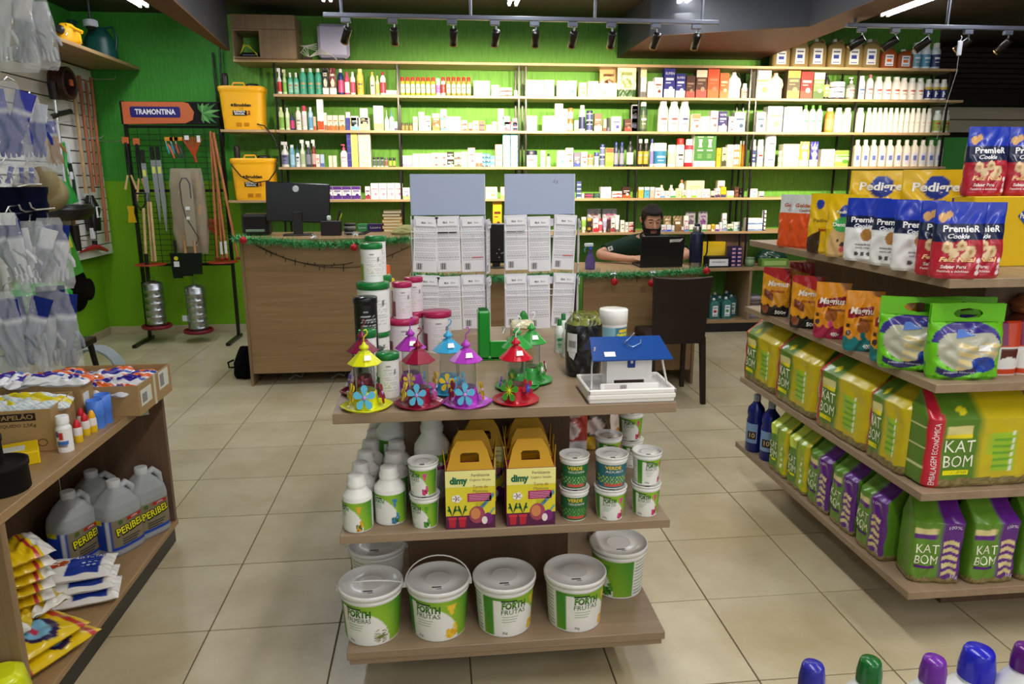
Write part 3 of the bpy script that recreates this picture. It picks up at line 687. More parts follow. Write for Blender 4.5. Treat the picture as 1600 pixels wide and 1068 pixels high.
ROWS['D'] = ('fourth shelf', '''
b 467 484 290 5a98a8 d8e0d8 c8a838 ^4|flat teal book behind the monitor|box
b 505 519 291 f0ecf0 58308a 4a2880 ~58308a|white and purple pet treat carton|box *4
b 570 578 291 e8dcd8 a83848 58308a|slim white and plum carton|box
b 579 591 286 ecebe6 0 c89ab0|white carton with coloured circle|box *4
b 629 640 293 e8ecf0 a8c880 8a90c0|white and green carton|box
b 759 777 292 ece8c8 0 c09068|cream carton between the display stands|box
b 782 789 292 e2eca8 b0c860 0|pale green carton|box
b 901 908 303 3a4a78 a8b0c8 0 ^4|flat navy carton in a stack|box
b 909 913 302 ddd4c8 0 0|tiny beige carton|box
b 914 926 302 4a2a48 c04858 8a5068 ^2|dark plum carton|box
b 928 937 302 1f3a34 3a6058 5a8070 ^2|dark green carton|box
b 939 955 292 e8e6f0 a8b0d8 9aa0d0|white and lilac carton|box
b 957 972 299 e8e6e4 c03830 c8382e ^2|white and red carton|box
b 973 985 292 3a1c18 c85028 e8d8d0|dark brown and orange carton|box
b 990 995 296 28221c 4a4038 0|narrow black carton|box
b 998 1006 292 c8a838 c8a838 0 ~e8e4d8|white and mustard carton|box
b 1007 1015 292 58a8c8 58a8c8 3a88a8 ~e8e8e0|white and sky blue carton|box
b 1016 1023 292 b8b0a8 b8b0a8 0 ~e8e8e4|white and grey carton|box
b 1024 1032 293 f0ece6 0 c85848|white carton with red curl|box
b 1033 1039 298 f0ede6 5a9ad8 0|small white and blue carton|box
b 1040 1047 298 f0ede6 0 909890|small white carton|box
b 1048 1056 298 ecf0e6 4aa850 0|small white and green carton|box
b 1057 1065 294 dcecb8 c0dca0 9ab868|pale green carton|box
b 1066 1072 297 f0ebe0 8ac838 8a5038|small carton with green picture|box
b 1073 1080 297 f0ecec 0 c8b8d0|small lilac white carton|box
b 1081 1088 297 f0f0e0 8ad830 0|small white and lime carton|box
b 1089 1096 297 f2ead8 0 c8c0a8|small cream carton|box
b 1097 1103 295 f0ece8 d8c8e0 9888b0|small white and mauve carton|box *2
b 1111 1117 298 e8dcc0 282828 0|small cream and black carton|box
b 1118 1126 294 ecdcdc 4a3a68 8a6058|small pink carton with dark picture|box
b 1127 1135 292 e8c820 3a3a70 a89018|yellow carton|box
b 1136 1147 298 f0ead4 8ab860 0|cream and green small carton|box
b 1148 1155 292 4a2a20 6a4030 9a6848|dark brown small carton|box
b 1156 1163 294 2a221c 8a8078 c8c0b8 +Y|black carton with a white letter|box
b 1172 1184 295 ecf0ea 0 3a9888 ^2|white carton with teal mask picture|box
b 1187 1194 299 f0f0ec 3a3a60 0|small white and navy carton|box
''')
ROWS['E'] = ('fifth shelf', '''
b 770 784 314 e8b020 c88a18 6a3018|tall golden yellow carton between the stands|box
t 909 917 339 d8e0c8 8ab850 e0e0d8|white and green ointment tube|tube
t 918 925 341 b89a38 282010 28201a|bronze and black tube|tube
b 927 935 341 f0e4e2 d03038 c8606a|white carton with red base|box
c 936 942 341 f0e8e8 d86070 c8202c|small bottle with red cap|bottle
t 943 949 341 d8d8e8 a8a8c8 e8e8ec|lilac tube|tube
b 950 954 343 4a2c28 6a4840 0|narrow brown carton|box
b 955 961 341 e8e4e0 b04038 3a4a3a|narrow white and red carton|box
t 962 969 336 ececec d8d8dc 888890|white cone nozzle tube|tube
b 970 976 344 eae8e2 0 706860|slim white carton with leaf|box
b 977 982 347 eae8e2 0 988878|slimmer white carton with leaf|box
b 983 991 347 ecdcd6 c02828 8a2020 ^2|white and red carton|box
b 1034 1041 351 e8ecf4 6a78c8 e07058|white carton with orange heading|box
b 1042 1049 351 e8ecf0 3a68d8 0|white and bright blue carton|box
b 1050 1054 352 e8ecf0 a8c0c0 0|slim pale carton|box
b 1055 1063 346 8a6840 8a6840 0 ~f0ece6|white topped brown carton|box
b 1065 1069 354 e8e0dc 8a4838 0|tiny white carton|box
b 1070 1076 350 f0e8e8 5a98e0 c85870|white and blue carton|box
b 1077 1085 351 eef0e4 3a9848 0|white and green carton|box
b 1097 1104 351 eef0e4 3aa050 0|cream and green carton|box
b 1105 1111 351 eae0c8 9a7038 0|cream and tan carton|box
b 1112 1117 350 e8c828 ececd8 8a6018|small yellow carton|box
b 1118 1124 351 eee8f0 6a2a98 0|white and purple carton|box
b 1125 1129 347 ece8ee c8b0d0 0|slim lilac carton|box
b 1130 1136 345 e0ecec 8a98c8 5a7868|slim pale blue carton|box
b 1137 1146 350 dce4cc 28683a 386848|cream and dark green carton|box
b 1147 1159 347 ecf0ee a8d0d0 6aa0a8|wide white carton with teal print|box
b 1169 1192 341 f0eef0 7a9ad0 c8d4e8 ^2|broad white and blue carton|box
b 1193 1198 329 e8e8e8 1c1f38 0 !1c1f38 ^5|narrow black and white striped carton|box
''')
BACK = {'D': '''
c 1031 1039 289 c8c4b8 b0a890 c8c4b8|small grey topped bottle standing behind the front row|bottle
c 1046 1054 289 e0d8c8 d8b858 e8e4d8|small cream bottle standing behind the front row|bottle
c 1062 1071 280 ece6da d8d0c0 a07838|cream bottle with brown cap behind the front row|bottle
b 1073 1101 282 e2d8b0 0 c8b880|long cream carton lying behind the front row|box
b 1122 1133 282 e4dcc8 0 8a6848|small cream carton raised behind the yellow one|box
''', 'E': '''
p 918 940 326 9a98a0 6a3848 5a2830|silver foil pouch behind the tubes, left one|bag
p 942 965 326 a4a2a8 7a7880 9a4878|silver foil pouch with purple print behind the tubes|bag
p 1037 1050 337 7a6a48 4a3a28 c8b898|brown pouch behind the small cartons, left one|bag
p 1052 1067 337 7a6844 4a3a28 a89878|brown pouch behind the small cartons, right one|bag
p 1072 1088 331 96949c 3a3a40 6a5a70|silver pouch behind the flask, left one|bag
p 1092 1107 330 9894a0 7a7880 7a4a88|silver pouch with purple ring behind the flask|bag
b 1069 1076 337 f0eae8 c84858 9a5868|white and red carton stacked high behind the front row|box
b 1129 1136 333 eeeaea 0 9890a0|white carton stacked high right of the flask|box
''', 'A': '''
p 938 966 104 c8a878 6a4a2a 5a3a20|brown foil supplement bag behind the white cartons|bag
b 1000 1011 108 e8d8b0 0 a83a28|cream carton with red emblem behind the white one|box
'''}
def jug_small(w, h, body, lab, cap, lc=None):
 m = M(); d = w*.6; rr = w/2
 loft(m, [(0, rr*.94, d/2), (h*.04, rr, d/2), (h*.62, rr, d/2), (h*.76, rr*.85, d*.42, 0), (h*.9, rr*.34, d*.22), (h*.93, rr*.3, rr*.3)], Art(body, (lab, R_(-.3, .3, .12, .5))), 4, 14, 28)
 m.tube([(rr*.35, -d*.1, h*.84), (rr*.8, -d*.3, h*.74), (rr*.92, -d*.52, h*.55), (rr*.8, -d*.52, h*.42)], rr*.1, body, 6)
 mc = M().lathe([(rr*.34, h*.92), (rr*.34, h*.99), (rr*.3, h)], cap, 10)
 return m, mc
def make_item(line, zrow, rowname, k, yfront, cnt):
 spec, desc, cat = line.split('|'); rep = stack = 1
 cat = cat.strip()
 if '*' in cat: cat, r_ = cat.split('*'); rep = int(r_)
 if '^' in cat: cat, r_ = cat.split('^'); stack = int(r_)
 tok = spec.split(); kind = tok[0]; x0, x1, yt = float(tok[1]), float(tok[2]), float(tok[3]); rest_ = tok[4:]
 txt = None; top = None; left = None; bigK = False; cols = []
 for t_ in rest_:
  if t_[0] == '+': txt = t_[1:]
  elif t_[0] == '~': top = t_[1:]
  elif t_[0] == '!': left = t_[1:]
  elif t_[0] == '^': stack = int(t_[1:])
  elif t_[0] == '#': bigK = True
  else: cols.append(None if t_ == '0' else t_)
 cols += [None]*4; cat = cat.strip()
 xc = (x0+x1)/2
 def dims(Y):
  a, b, tp = py(x0, yt, Y), py(x1, yt, Y), py(xc, yt, Y); return b.x-a.x, tp.z
 w, zt = dims(yfront); nm = {'box': 'carton', 'bag': 'pouch', 'aerosol can': 'aerosol_can', 'spray bottle': 'spray_bottle'}.get(cat, cat)
 w -= .0015; h = zt-zrow
 if stack > 1 and kind == 'b':
  if 'stack' in desc and ('flat' in desc): h = max(.012, zt-zrow)
  else: h = h/stack
 if stack > 1 and kind == 'j': pass
 h = max(h, .012)
 if kind in 'sckjuJdtQ': yc = yfront+w/2
 else: yc = yfront
 grp = None
 def place(X, Z, lab, objs):
  root = objs[0]
  return tag(root, lab, cat, grp, loc=(X, yc, Z))
 root = None; outs = 0
 pitch = (x1-x0)*1.0+ (1.0 if kind != 'b' else .6)
 if desc.startswith('yellow aerosol') or desc.startswith('orange brown'): pitch = 8.0
 if kind == 'Q': pitch = 12.9
 if desc.startswith('slim ivory'): pitch = 8.6
 if desc.startswith('large ivory') : pitch = 14
 total = rep*stack
 if total > 1: grp = '%s row on the %s' % (cat, rowname) if stack == 1 else '%s stack on the %s' % (cat, rowname)
 for r_ in range(rep):
  p = py(xc+r_*pitch, yt, yfront)
  for s_ in range(stack):
   kk = k+r_
   lvl = '' if stack == 1 else (', at the bottom' if s_ == 0 else (', on top' if s_ == stack-1 else ', %s from the bottom' % ORD[s_]))
   bi = sum(1 for q in BAYX if xc+r_*pitch > q)
   if s_ == 0: BAYC[(rowname, bi)] = BAYC.get((rowname, bi), 0)+(0 if cnt.get('back') else 1)
   lab = '%s, %s from left in %s, %s%s' % (desc, ORD[BAYC[(rowname, bi)]-1], BAYN[bi], rowname, lvl)
   if cnt.get('back'): lab = '%s on the %s' % (desc, rowname)
   words = lab.split()
   if len(words) > 16: lab = lab.replace(' in a tall stack', '').replace(' in a stack', '').replace(' in the shorter stack', '')
   words = lab.split()
   if len(words) > 16: lab = ' '.join(w_ for w_ in words if w_ not in ('the', 'a', 'with', 'and', 'in'))
   if len(lab.split()) > 16: lab = ' '.join(lab.split()[:16])
   jx = RNG.uniform(-.0006, .0006)
   Z = zrow+s_*(h+.0006)
   if root is None:
    if kind == 'b':
     d = min(.115, max(.03, w*.8))
     m = box_item(w, h, d, cols[0], None, cols[1], cols[2], top)
     if left: m.rect(-w/2, -w*.1, .0005, h-.0005, left, y=-.0008)
     if txt: m.text(txt, 0, h*.83, h*.09, cols[2] or 'fff', w=w*.8, y=-.002)
     root = m.obj(nm, paper)
    elif kind == 'p':
     m = pouch_item(w, h, cols[0], cols[1], cols[2], seed=k)
     if txt:
      t2 = M().text(txt, 0, 0, w*.14, '3a3420', w=h*.7, rot=PI/2, y=0); t2.xf(Matrix.Translation((-w*.3, -w*.17, h*.5))); m.merge(t2)
     root = m.obj(nm, film); yc = yfront+w*.17
    elif kind == 'G':
     d = .1; m = M().box(-w/2, w/2, 0, d, 0, h, c='f0f0e8', cf='3f7a3a'); y = -.001
     m.rect(-w/2, w/2, 0, h*.17, 'f2f2ec', y=y)
     for s in (-1, 1):
      m.poly([(s*w*.22-.02, h*.58), (s*w*.22+.02, h*.58), (s*w*.22+.012, h*.68), (s*w*.22+.02, h*.82), (s*w*.22-.02, h*.82), (s*w*.22-.012, h*.68)], 'e8ecc8', y=y)
      m.rect(s*w*.22-.03, s*w*.22+.03, h*.88, h*.9, 'e8ecc8', y=y); m.rect(s*w*.22-.03, s*w*.22+.03, h*.47, h*.51, 'e8ecc8', y=y)
      for q in range(3): m.rect(s*w*.22-.025, s*w*.22+.02, h*(.26+.05*q), h*(.275+.05*q), '9ab87a', y=y)
     root = m.obj('carton', paper)
    elif kind == 'Q':
     m = M(); loft(m, [(0, w*.46, w*.46), (h*.03, w*.49, w*.49), (h*.66, w*.49, w*.49), (h*.76, w*.4, w*.4), (h*.82, w*.22, w*.22), (h*.84, w*.22, w*.22)], Art(cols[0], (cols[1], R_(-.42, .42, .12, .62)), (cols[3], R_(-.3, .2, .3, .5)), (cols[1], R_(-.3, .2, .37, .39))), 4, 24, 28)
     root = m.obj(nm, plast); M().lathe([(w*.27, h*.83), (w*.27, h*.98), (w*.24, h)], cols[2], 12).obj('cap', plast, root)
    elif kind == 'J':
     m, mc = jug_small(w, h, cols[0], cols[1], cols[2]); root = m.obj(nm, plast); mc.obj('cap', plast, root)
    else:
     kd = {'c': 'bottle', 's': 'spray', 'k': 'can', 'j': 'jar', 'u': 'pump', 't': 'tube', 'd': 'drop'}[kind]
     hh = h if stack == 1 else h
     m, mc, pn = cyl_item(w, hh, cols[0], cols[2] or 'eee', kd, cols[1], cols[3], .13 if hh > .2 else .2)
     if bigK:
      s = lambda X, Z_: np.stack([X, -np.sqrt(np.maximum(w*w/4-X*X, 0))-.0015, Z_], -1)
      m.rect(-w*.48, w*.48, h*.5, h*.62, 'd8b838', s, nx=8); m.text('K', 0, h*.28, h*.26, 'fff', s, bold=.04)
     root = m.obj(nm, paper if kd == 'tube' else plast); mc.obj(pn, plast, root)
    o = root
   else: o = copy_tree(root)
   if kind == 'j': Z = zrow+s_*(h+.0006)
   tag(o, lab, cat, grp, loc=(p.x+jx, yc, Z)); outs += 1
   if kind == 'b': o.rotation_euler[2] = RNG.uniform(-.02, .02) if w < .1 and stack == 1 and False else 0
 return rep
for key, (rn, txt) in ROWS.items():
 k = 0
 for line in txt.strip().split('\n'): k += make_item(line, ZS[key], rn, k, 7.245, {})
for key, txt in BACK.items():
 for line in txt.strip().split('\n'): make_item(line, ZS[key], ROWS[key][0], 0, 7.37, {'back': 1})
# centre display unit
FX0, FX1, FY0, FY1 = -.292, .664, 1.895, 3.02
Z0, Z1, Z2 = .922, .562, .19
CU = thing('display_gondola', 'oak three-tier display gondola in the middle of the floor', 'display unit', (0, 0, 0))
M().bbox(FX0, FX1, FY0, FY1, Z0-.03, Z0, 'ccc', .0015).obj('top_board', WGX, CU)
M().bbox(FX0, FX1-.002, FY0, FY1, Z1-.026, Z1, 'ccc', .0015).obj('shelf', WGX, CU)
M().bbox(FX0, FX1, FY0, FY1, Z2-.026, Z2, 'ccc', .0015).obj('shelf', WGX, CU)
M().bbox(FX0+.006, FX1-.006, FY0+.01, FY1-.01, Z2-.048, Z2-.0265, 'ccc', .001).obj('shelf_batten', WGX, CU)
M().bbox(-.12, .42, 2.22, 2.24, Z2, Z0-.03, 'ccc', .001).obj('spine_panel', WD, CU)
M().bbox(-.12, .42, 2.62, 2.64, Z2, Z0-.03, 'ccc', .001).obj('spine_panel', WD, CU)
for x in (-.12, .402): M().bbox(x, x+.018, 2.24, 2.62, Z2, Z0-.03, 'ccc', .001).obj('spine_side', WD, CU)
M().box(-.16, .5, 2.1, 2.9, 0, Z2-.048, c='1c120c').obj('plinth', matte, CU)
GRN, GRD, WHT = '7fb02a', '3f8a2c', 'eeeeea'
def forth_art(kind, ph=0.):
 P = {'frutas': ('e8b020', 'f0c838'), 'palm': ('8a9a3a', '5a4a20'), 'pink': ('b01858', 'd84888'), 'green': ('2f6a24', '58a030'), 'purple': ('7a2a88', 'a858b0'), 'blue': ('2f6a34', '3a80b8'), 'yel': ('2f5a20', 'e8a828')}[kind]
 pc, pd = hexc(P[0]), hexc(P[1]); g1, g2, wh = hexc('8fbc30'), hexc('3f8c28'), hexc(WHT)
 def f(u, v, th):
  t = (th+ph+PI) % (2*PI)-PI; s = t/1.1  # -1..1 over the front face
  C = wh*np.ones(u.shape+(1,))
  g = (abs(t) < 1.5) & (v > .04) & (v < .97); mix = np.clip(.5+.5*np.sin(t*2.2+v*1.5), 0, 1)[..., None]
  C = np.where(g[..., None], g1*mix+g2*(1-mix), C)
  sw = (np.maximum(s+.8, 0)/1.45)**2.1+(np.maximum(v, 0)/.9)**2.3 < 1; C = np.where((sw & g & (s > -.98))[..., None], wh, C)
  if kind in ('frutas', 'palm', 'pink', 'yel', 'green', 'purple', 'blue'):
   for k in range(9):
    cu, cv = .18+.085*(k % 5)+.02*math.sin(k*9), .14+.09*(k // 4)+.03*math.sin(k*5)
    if kind == 'palm': m = (abs((v-.2)-(s-.35)*math.tan(-1.1+k*.28)) < .012) & (((s-.35)**2+(v-.2)**2) < .05) & (v > .05)
    else: m = ((s-cu-.1)/.075)**2+((v-cv)/.07)**2 < 1
    C = np.where((m & g)[..., None], pc if k % 2 else pd, C)
   m = (abs(s-.42) < .16*(v-.55)/.3) & (v > .6) & (v < .86) & (kind != 'palm'); C = np.where((m & g)[..., None], pd, C)
  g = abs(t) < 2.4; bk = (abs(t) > 1.5) & (abs(t) < 2.4) & (v > .04); C = np.where((bk & g)[..., None], wh*.93, C)
  ln = bk & g & (np.sin(v*75) > .35) & (abs(t) > 1.6) & (abs(t) < 2.2); C = np.where(ln[..., None], hexc('9aa898'), C)
  return C
 return f
def pail(rb, rt, h, kind, name2=None, ph=0., wire=None, name='FORTH', nth=110, dark='2f5a22', tag_=0):
 """lidded tub: root empty > tub, lid, label print, wire handle"""
 parts = []
 m = M(); hb = h*.84
 s = loft(m, [(0, rb*.97, rb*.97), (h*.015, rb, rb), (hb, rt*.96, rt*.96)], forth_art(kind, ph) if isinstance(kind, str) else kind, 2, 76 if nth > 50 else 50, nth)
 parts.append(('tub', m, plast))
 l = M(); l.lathe([(rt*.96, hb-.002), (rt*1.0, hb), (rt*1.0, hb+.005), (rt*.975, hb+.006), (rt*.975, hb+.012), (rt*1.035, hb+.013), (rt*1.04, h*.985), (rt*1.02, h), (rt*.98, h), (rt*.955, h-.006), (rt*.42, h-.006), (rt*.405, h-.005), (rt*.39, h-.006), (rt*.36, h-.0061), (rt*.1, h-.0061), (.0005, h-.0061)], 'e9e8e6', 64)
 l.rect(-rt*.25, rt*.05, 0, .004, '444', y=0) if 0 else None
 a = M().rect(-rt*.2, rt*.1, -.0035, .0035, '55555a').rect(-rt*.05, rt*.12, -.012, -.008, '777780'); a.xf(Matrix.Translation((0, -rt*.5, h-.0055)) @ Matrix.Rotation(-PI/2, 4, 'X')); l.merge(a)
 parts.append(('lid', l, gloss))
 d = M()
 def sp(X, Z):  # print turns with ph
  r = np.interp(Z, [0, hb], [rb, rt*.96]); th = X/r-ph; return np.stack([(r+.0008)*np.sin(th), -(r+.0008)*np.cos(th), Z], -1)
 if name:
  W = rt*.85; x = -rt*.36
  d.rect(x-W/2, x+W*.12, h*.735, h*.765, '2a4a24', sp, nx=5)
  d.text(name, x+.001, h*.655-.001, h*.13, '1e4a1a', sp, w=W*.95, bold=.045); d.text(name, x, h*.655, h*.115, '6aa83a', sp, w=W*.9, bold=.0)
  if name2: d.text(name2, x, h*.52, h*.095, dark, sp, w=W*.95 if len(name2) > 4 else None, bold=.0)
  for q in range(3): d.rect(x-W*.42, x+W*.2-q*.004, h*(.42-.05*q), h*(.432-.05*q), '9ab098', sp, nx=3)
  d.text('3kg' if rt > .07 else '400g', x-W*.3, h*.1, h*.05, '555', sp)
  parts.append(('label_print', d, paper))
 if wire:
  pts = [(rt*1.05*math.cos(a), 0, 0) for a in (0,)]
  lean = wire if isinstance(wire, float) else .35; hm = M(); up = []
  for k in range(17):
   a = PI*k/16; up.append((rt*1.06*math.cos(a), -rt*1.15*math.sin(a)*math.sin(lean), hb+.01+rt*1.15*math.sin(a)*math.cos(lean)))
  hm.tube(up, .0022, 'dedede', 6)
  for sx in (-1, 1): hm.bbox(sx*rt*1.04-.005, sx*rt*1.04+.005, -.006, .006, hb, hb+.018, 'e4e4e2', .002)
  parts.append(('handle', hm, plast))
 return parts
def assemble(nm, parts, label, cat, loc, rz=0., group=None):
 t = thing(nm, label, cat, loc, rz, group)
 for p in parts: p[1].obj(p[0], p[2], t)
 return t
def Wd(x0, x1, y, Y): return py(x1, y, Y).x-py(x0, y, Y).x
rt_ = .094; Yb = FY0+.103
for x0, x1, kind, n2, ph, wire, lab in ((527, 631, 'palm', 'PALMEIRAS', .0, .9, 'white and green palm fertiliser pail at the left of the bottom shelf front row'),
          (632, 737, 'frutas', 'FRUTAS', .0, .25, 'white and green fruit fertiliser pail with raised handle, bottom shelf'),
          (738, 838, 'frutas', 'FRUTAS', -.62, None, 'green fruit fertiliser pail third in the bottom shelf front row'),
          (848, 948, 'frutas', 'FRUTAS', -.62, None, 'green fruit fertiliser pail at the right of the bottom front row')):
 X = py((x0+x1)/2, 905, Yb).x
 assemble('fertiliser_pail', pail(.081, rt_, .168, kind, n2, ph, wire), lab, 'pail', (X, Yb, Z2), 0, None)
assemble('fertiliser_pail', pail(.081, rt_, .168, 'green', None, 2.6, .9, name=None), 'white lidded pail behind the palm fertiliser pail, partly under the shelf above', 'pail', (py(590, 870, 2.24).x, 2.24, Z2), 0)
assemble('fertiliser_pail', pail(.081, rt_, .168, 'green', None, 1.15, None, name=None), 'white and green pail set back at the right end of the bottom shelf', 'pail', (py(966, 860, 2.16).x, 2.16, Z2), 0)
assemble('fertiliser_pail', pail(.081, rt_, .168, 'green', None, 1.4, None, name=None), 'pail farthest back at the right of the bottom shelf, mostly hidden', 'pail', (py(950, 850, 2.5).x, 2.5, Z2), 0)
def gable_box():
 w, d, h = .141, .075, .177; P = []
 gold = 'c4920f'
 m = M().box(-w/2, w/2, 0, d, 0, h, c='8a2a5a', cf='e6d638'); y = -.0006
 m.rect(-w/2, w/2, h*.72, h, 'f4ee9a', y=y); m.rect(-w/2, w/2, 0, h*.23, '5a2348', y=y)
 P.append(('carton_body', m, paper))
 t = M(); hz = h
 for sy, yy in ((-1, .004), (1, d-.004)):
  m2 = [(-w*.47, 0), (w*.47, 0), (w*.27, .062), (-w*.27, .062)]
  a = M(); k = 0
  O = [(-.47, 0), (.47, 0), (.36, .055), (.25, .083), (-.25, .083), (-.36, .055)]; I = [(-.19, .022), (.19, .022), (.19, .042), (.15, .048), (-.15, .048), (-.19, .042)]
  Vv = [(p[0]*w, 0, p[1]) for p in O]+[(p[0]*w, 0, p[1]) for p in I]; K = [(v[0], .0012, v[2]) for v in Vv]
  Q = [[i, (i+1) % 6, (i+1) % 6+6, i+6] for i in range(6)]; Q2 = [[q+12 for q in r][::-1] for r in Q]; Q3 = [[(i+1) % 6, i, i+12, (i+1) % 6+12] for i in range(6)]; Q4 = [[i+6, (i+1) % 6+6, (i+1) % 6+18, i+18] for i in range(6)]
  a.add(Vv+K, Q+Q2+Q3+Q4, c=gold); a.xf(Matrix.Translation((0, yy if sy < 0 else yy-.0012, h)) @ Matrix.Rotation(-.42*(1 if sy < 0 else -1), 4, 'X')); t.merge(a)
 P.append(('handle_panel', t, paper))
 for sx in (-1, 1):
  e = M(); a = M().prism([(-d*.42, 0), (d*.42, 0), (d*.16, .03), (d*.13, .048), (0, .054), (-d*.13, .048), (-d*.16, .03)], -.0006, .0006, 'e0ae18'); a.xf(Matrix.Translation((sx*w*.485, d/2, h)) @ Matrix.Rotation(sx*.12, 4, 'Y') @ Matrix.Rotation(PI/2, 4, 'Z')); e.merge(a); P.append(('side_flap', e, paper))
 L = M(); y = -.0014
 L.text('dimy', -w*.24, h*.83, h*.115, '1c6a4a', y=y, bold=.05, w=w*.36)
 L.text('Fertilizante', w*.2, h*.92, h*.05, '6a4a50', y=y, w=w*.36); L.text('Orgânico Simples', w*.2, h*.84, h*.04, '8a6a58', y=y, w=w*.42)
 L.text('Torta de', w*.2, h*.72, h*.055, 'a07850', y=y, w=w*.3); L.text('Mamona', w*.2, h*.645, h*.055, 'a07850', y=y, w=w*.3)
 L.rect(-w*.06, w*.42, h*.47, h*.61, 'b0206a', y=y)
 for q in range(4): L.rect(-w*.03, w*.38, h*(.495+.028*q), h*(.502+.028*q), 'f0c8d8', y=y*1.3)
 for q in range(2):
  x = -w*.37+q*w*.2; L.poly([(x-w*.075, h*.19), (x-w*.06, h*.03), (x+w*.06, h*.03), (x+w*.075, h*.19)], 'c02838', y=y); L.rect(x-w*.085, x+w*.085, h*.17, h*.21, 'd03a48', y=y*1.3)
  for s in (-1, 1):
   L.poly([(x, h*.22), (x+s*w*.05, h*.3), (x+s*w*.09, h*.4), (x+s*w*.06, h*.41), (x+s*w*.02, h*.31)], '2a5a34', y=y)
   L.ell(x+s*w*.07, h*.33, w*.03, h*.022, '3a7a40', y=y, n=8)
 for q in range(5):
  a = q*2*PI/5; L.ell(-w*.28+w*.06*math.cos(a), h*.53+h*.04*math.sin(a), w*.05, h*.032, 'f4f0ee', y=y, n=8)
 L.ell(-w*.28, h*.53, w*.018, h*.014, 'a84a90', y=y*1.4, n=7)
 L.ell(w*.13, h*.24, w*.16, h*.15, 'a84a60', y=y, n=16); L.ell(w*.1, h*.26, w*.1, h*.1, 'd88a58', y=y*1.3, n=14); L.ell(w*.35, h*.17, w*.1, h*.1, '7a2a78', y=y*1.2, n=12); L.ell(w*.28, h*.14, w*.06, h*.07, 'f0e4e4', y=y*1.4, n=10)
 L.poly([(w*.18, h*.38), (w*.22, h*.4), (w*.46, h*.62), (w*.48, h*.56), (w*.25, h*.35)], '5a90a8', y=y)
 L.poly([(w*.36, h*.24), (w*.4, h*.24), (w*.49, h*.34), (w*.47, h*.36)], '6aa8b0', y=y)
 for q in range(3): L.rect(w*.1, w*.3, h*(.4+.02*q), h*(.406+.02*q), 'a8a020', y=y)
 P.append(('label_print', L, paper)); return P
gb = None
for (x0, x1), Y, lab in (((692, 778), 1.903, 'yellow handled fertiliser carton, front left of the pair'), ((787, 873), 1.903, 'yellow handled fertiliser carton, front right of the pair'),
       ((698, 778), 1.99, 'yellow handled fertiliser carton behind the front left one'), ((789, 868), 1.99, 'yellow handled fertiliser carton behind the front right one'),
       ((720, 790), 2.08, 'yellow handled carton third back on the left'), ((790, 860), 2.08, 'yellow handled carton third back on the right')):
 X = py((x0+x1)/2, 770, Y).x
 if gb is None: gb = assemble('fertiliser_carton', gable_box(), lab, 'box', (X, Y, Z1), 0, 'yellow handled fertiliser cartons on the middle shelf')
 else: copy_tree(gb, lab, (X, Y, Z1), group='yellow handled fertiliser cartons on the middle shelf')
def natv(base, acc, sub):
 b, a, g = hexc(base), hexc(acc), hexc('58a838')
 def f(u, v, th):
  C = b*np.ones(u.shape+(1,)); lab_ = (abs(th+.2) < 1.5) & (v > .05) & (v < .93)
  C = np.where(~lab_[..., None], hexc('e6e6e2'), C)
  m = lab_ & (v > .2) & (v < .5) & (np.sin(u*60)*np.sin(v*38) > .1); C = np.where(m[..., None], a, C)
  m = lab_ & (v < .2) & (np.abs(u) < .3) & (v > .1); C = np.where(m[..., None], hexc('c85848'), C)
  return C
 return f
T1 = [('green', 'JARDIM', .35), ('pink', 'FLORES', .35), (natv('1f6a3a', '8ab870', 0), None, 0), (natv('2a6a3a', '6aa850', 0), None, 0), (natv('2a6a7a', 'a8c838', 0), None, 0), ('pink', 'ROSA DO', -.1), ('pink', 'ROSA DO', -.5), ('pink', 'ROSA DO', .0)]
def tub(ix, X, Y, Z, lab, r=.043, h=.098, nm2=None):
 k, n2, ph = T1[ix]; P = pail(r*.84, r, h, k, n2, ph, None, 'FORTH' if n2 else None, 90)
 if not n2:
  sfn = lambda X_, Z_: np.stack([X_, -np.sqrt(np.maximum((r*.93)**2-X_**2, 0))-.001, Z_], -1)
  d = M().text('NATIVE' if 0 else 'VERDE', -.004, h*.68, h*.1, 'e8c838', sfn, w=r*1.0, bold=.03); d.text('TORTA DE MAMONA' if ix != 4 else 'ADUBO', .0, h*.56, h*.07, 'f0f0e8', sfn, w=r*1.1); P.append(('label_print', d, paper))
 return assemble('fertiliser_tub', P, lab, 'tub', (X, Y, Z), 0)
def colx(x, y, Y): return py(x, y, Y).x
Yf = FY0+.053
th_ = .0995
tub(0, colx(664, 785, Yf), Yf, Z1, 'green lawn fertiliser tub left of the yellow cartons, lower one'); tub(1, colx(661, 727, Yf), Yf, Z1+th_, 'flower fertiliser tub with red daisy, stacked left of the cartons')
tub(3, colx(897, 785, Yf), Yf, Z1, 'dark green castor cake tub right of the cartons, lower one'); tub(2, colx(897, 727, Yf), Yf, Z1+th_, 'dark green castor cake tub right of the cartons, upper one')
tub(5, colx(955, 790, Yf-.02), Yf-.005, Z1, 'rose fertiliser tub under the teal tub', .047); tub(4, colx(957, 735, Yf-.02), Yf-.005, Z1+th_, 'teal herb fertiliser tub on top of a rose fertiliser tub', .047)
tub(7, colx(1009, 785, Yf), Yf+.005, Z1, 'rose fertiliser tub at the right end of the middle shelf, lower'); tub(6, colx(1011, 725, Yf), Yf+.005, Z1+th_, 'rose fertiliser tub at the right end, upper one showing its side')
tub(7, colx(950, 760, 2.1), 2.1, Z1, 'fertiliser tub in the second row behind the teal one, lower'); tub(6, colx(950, 700, 2.1), 2.1, Z1+th_, 'fertiliser tub in the second row behind the teal one, upper')
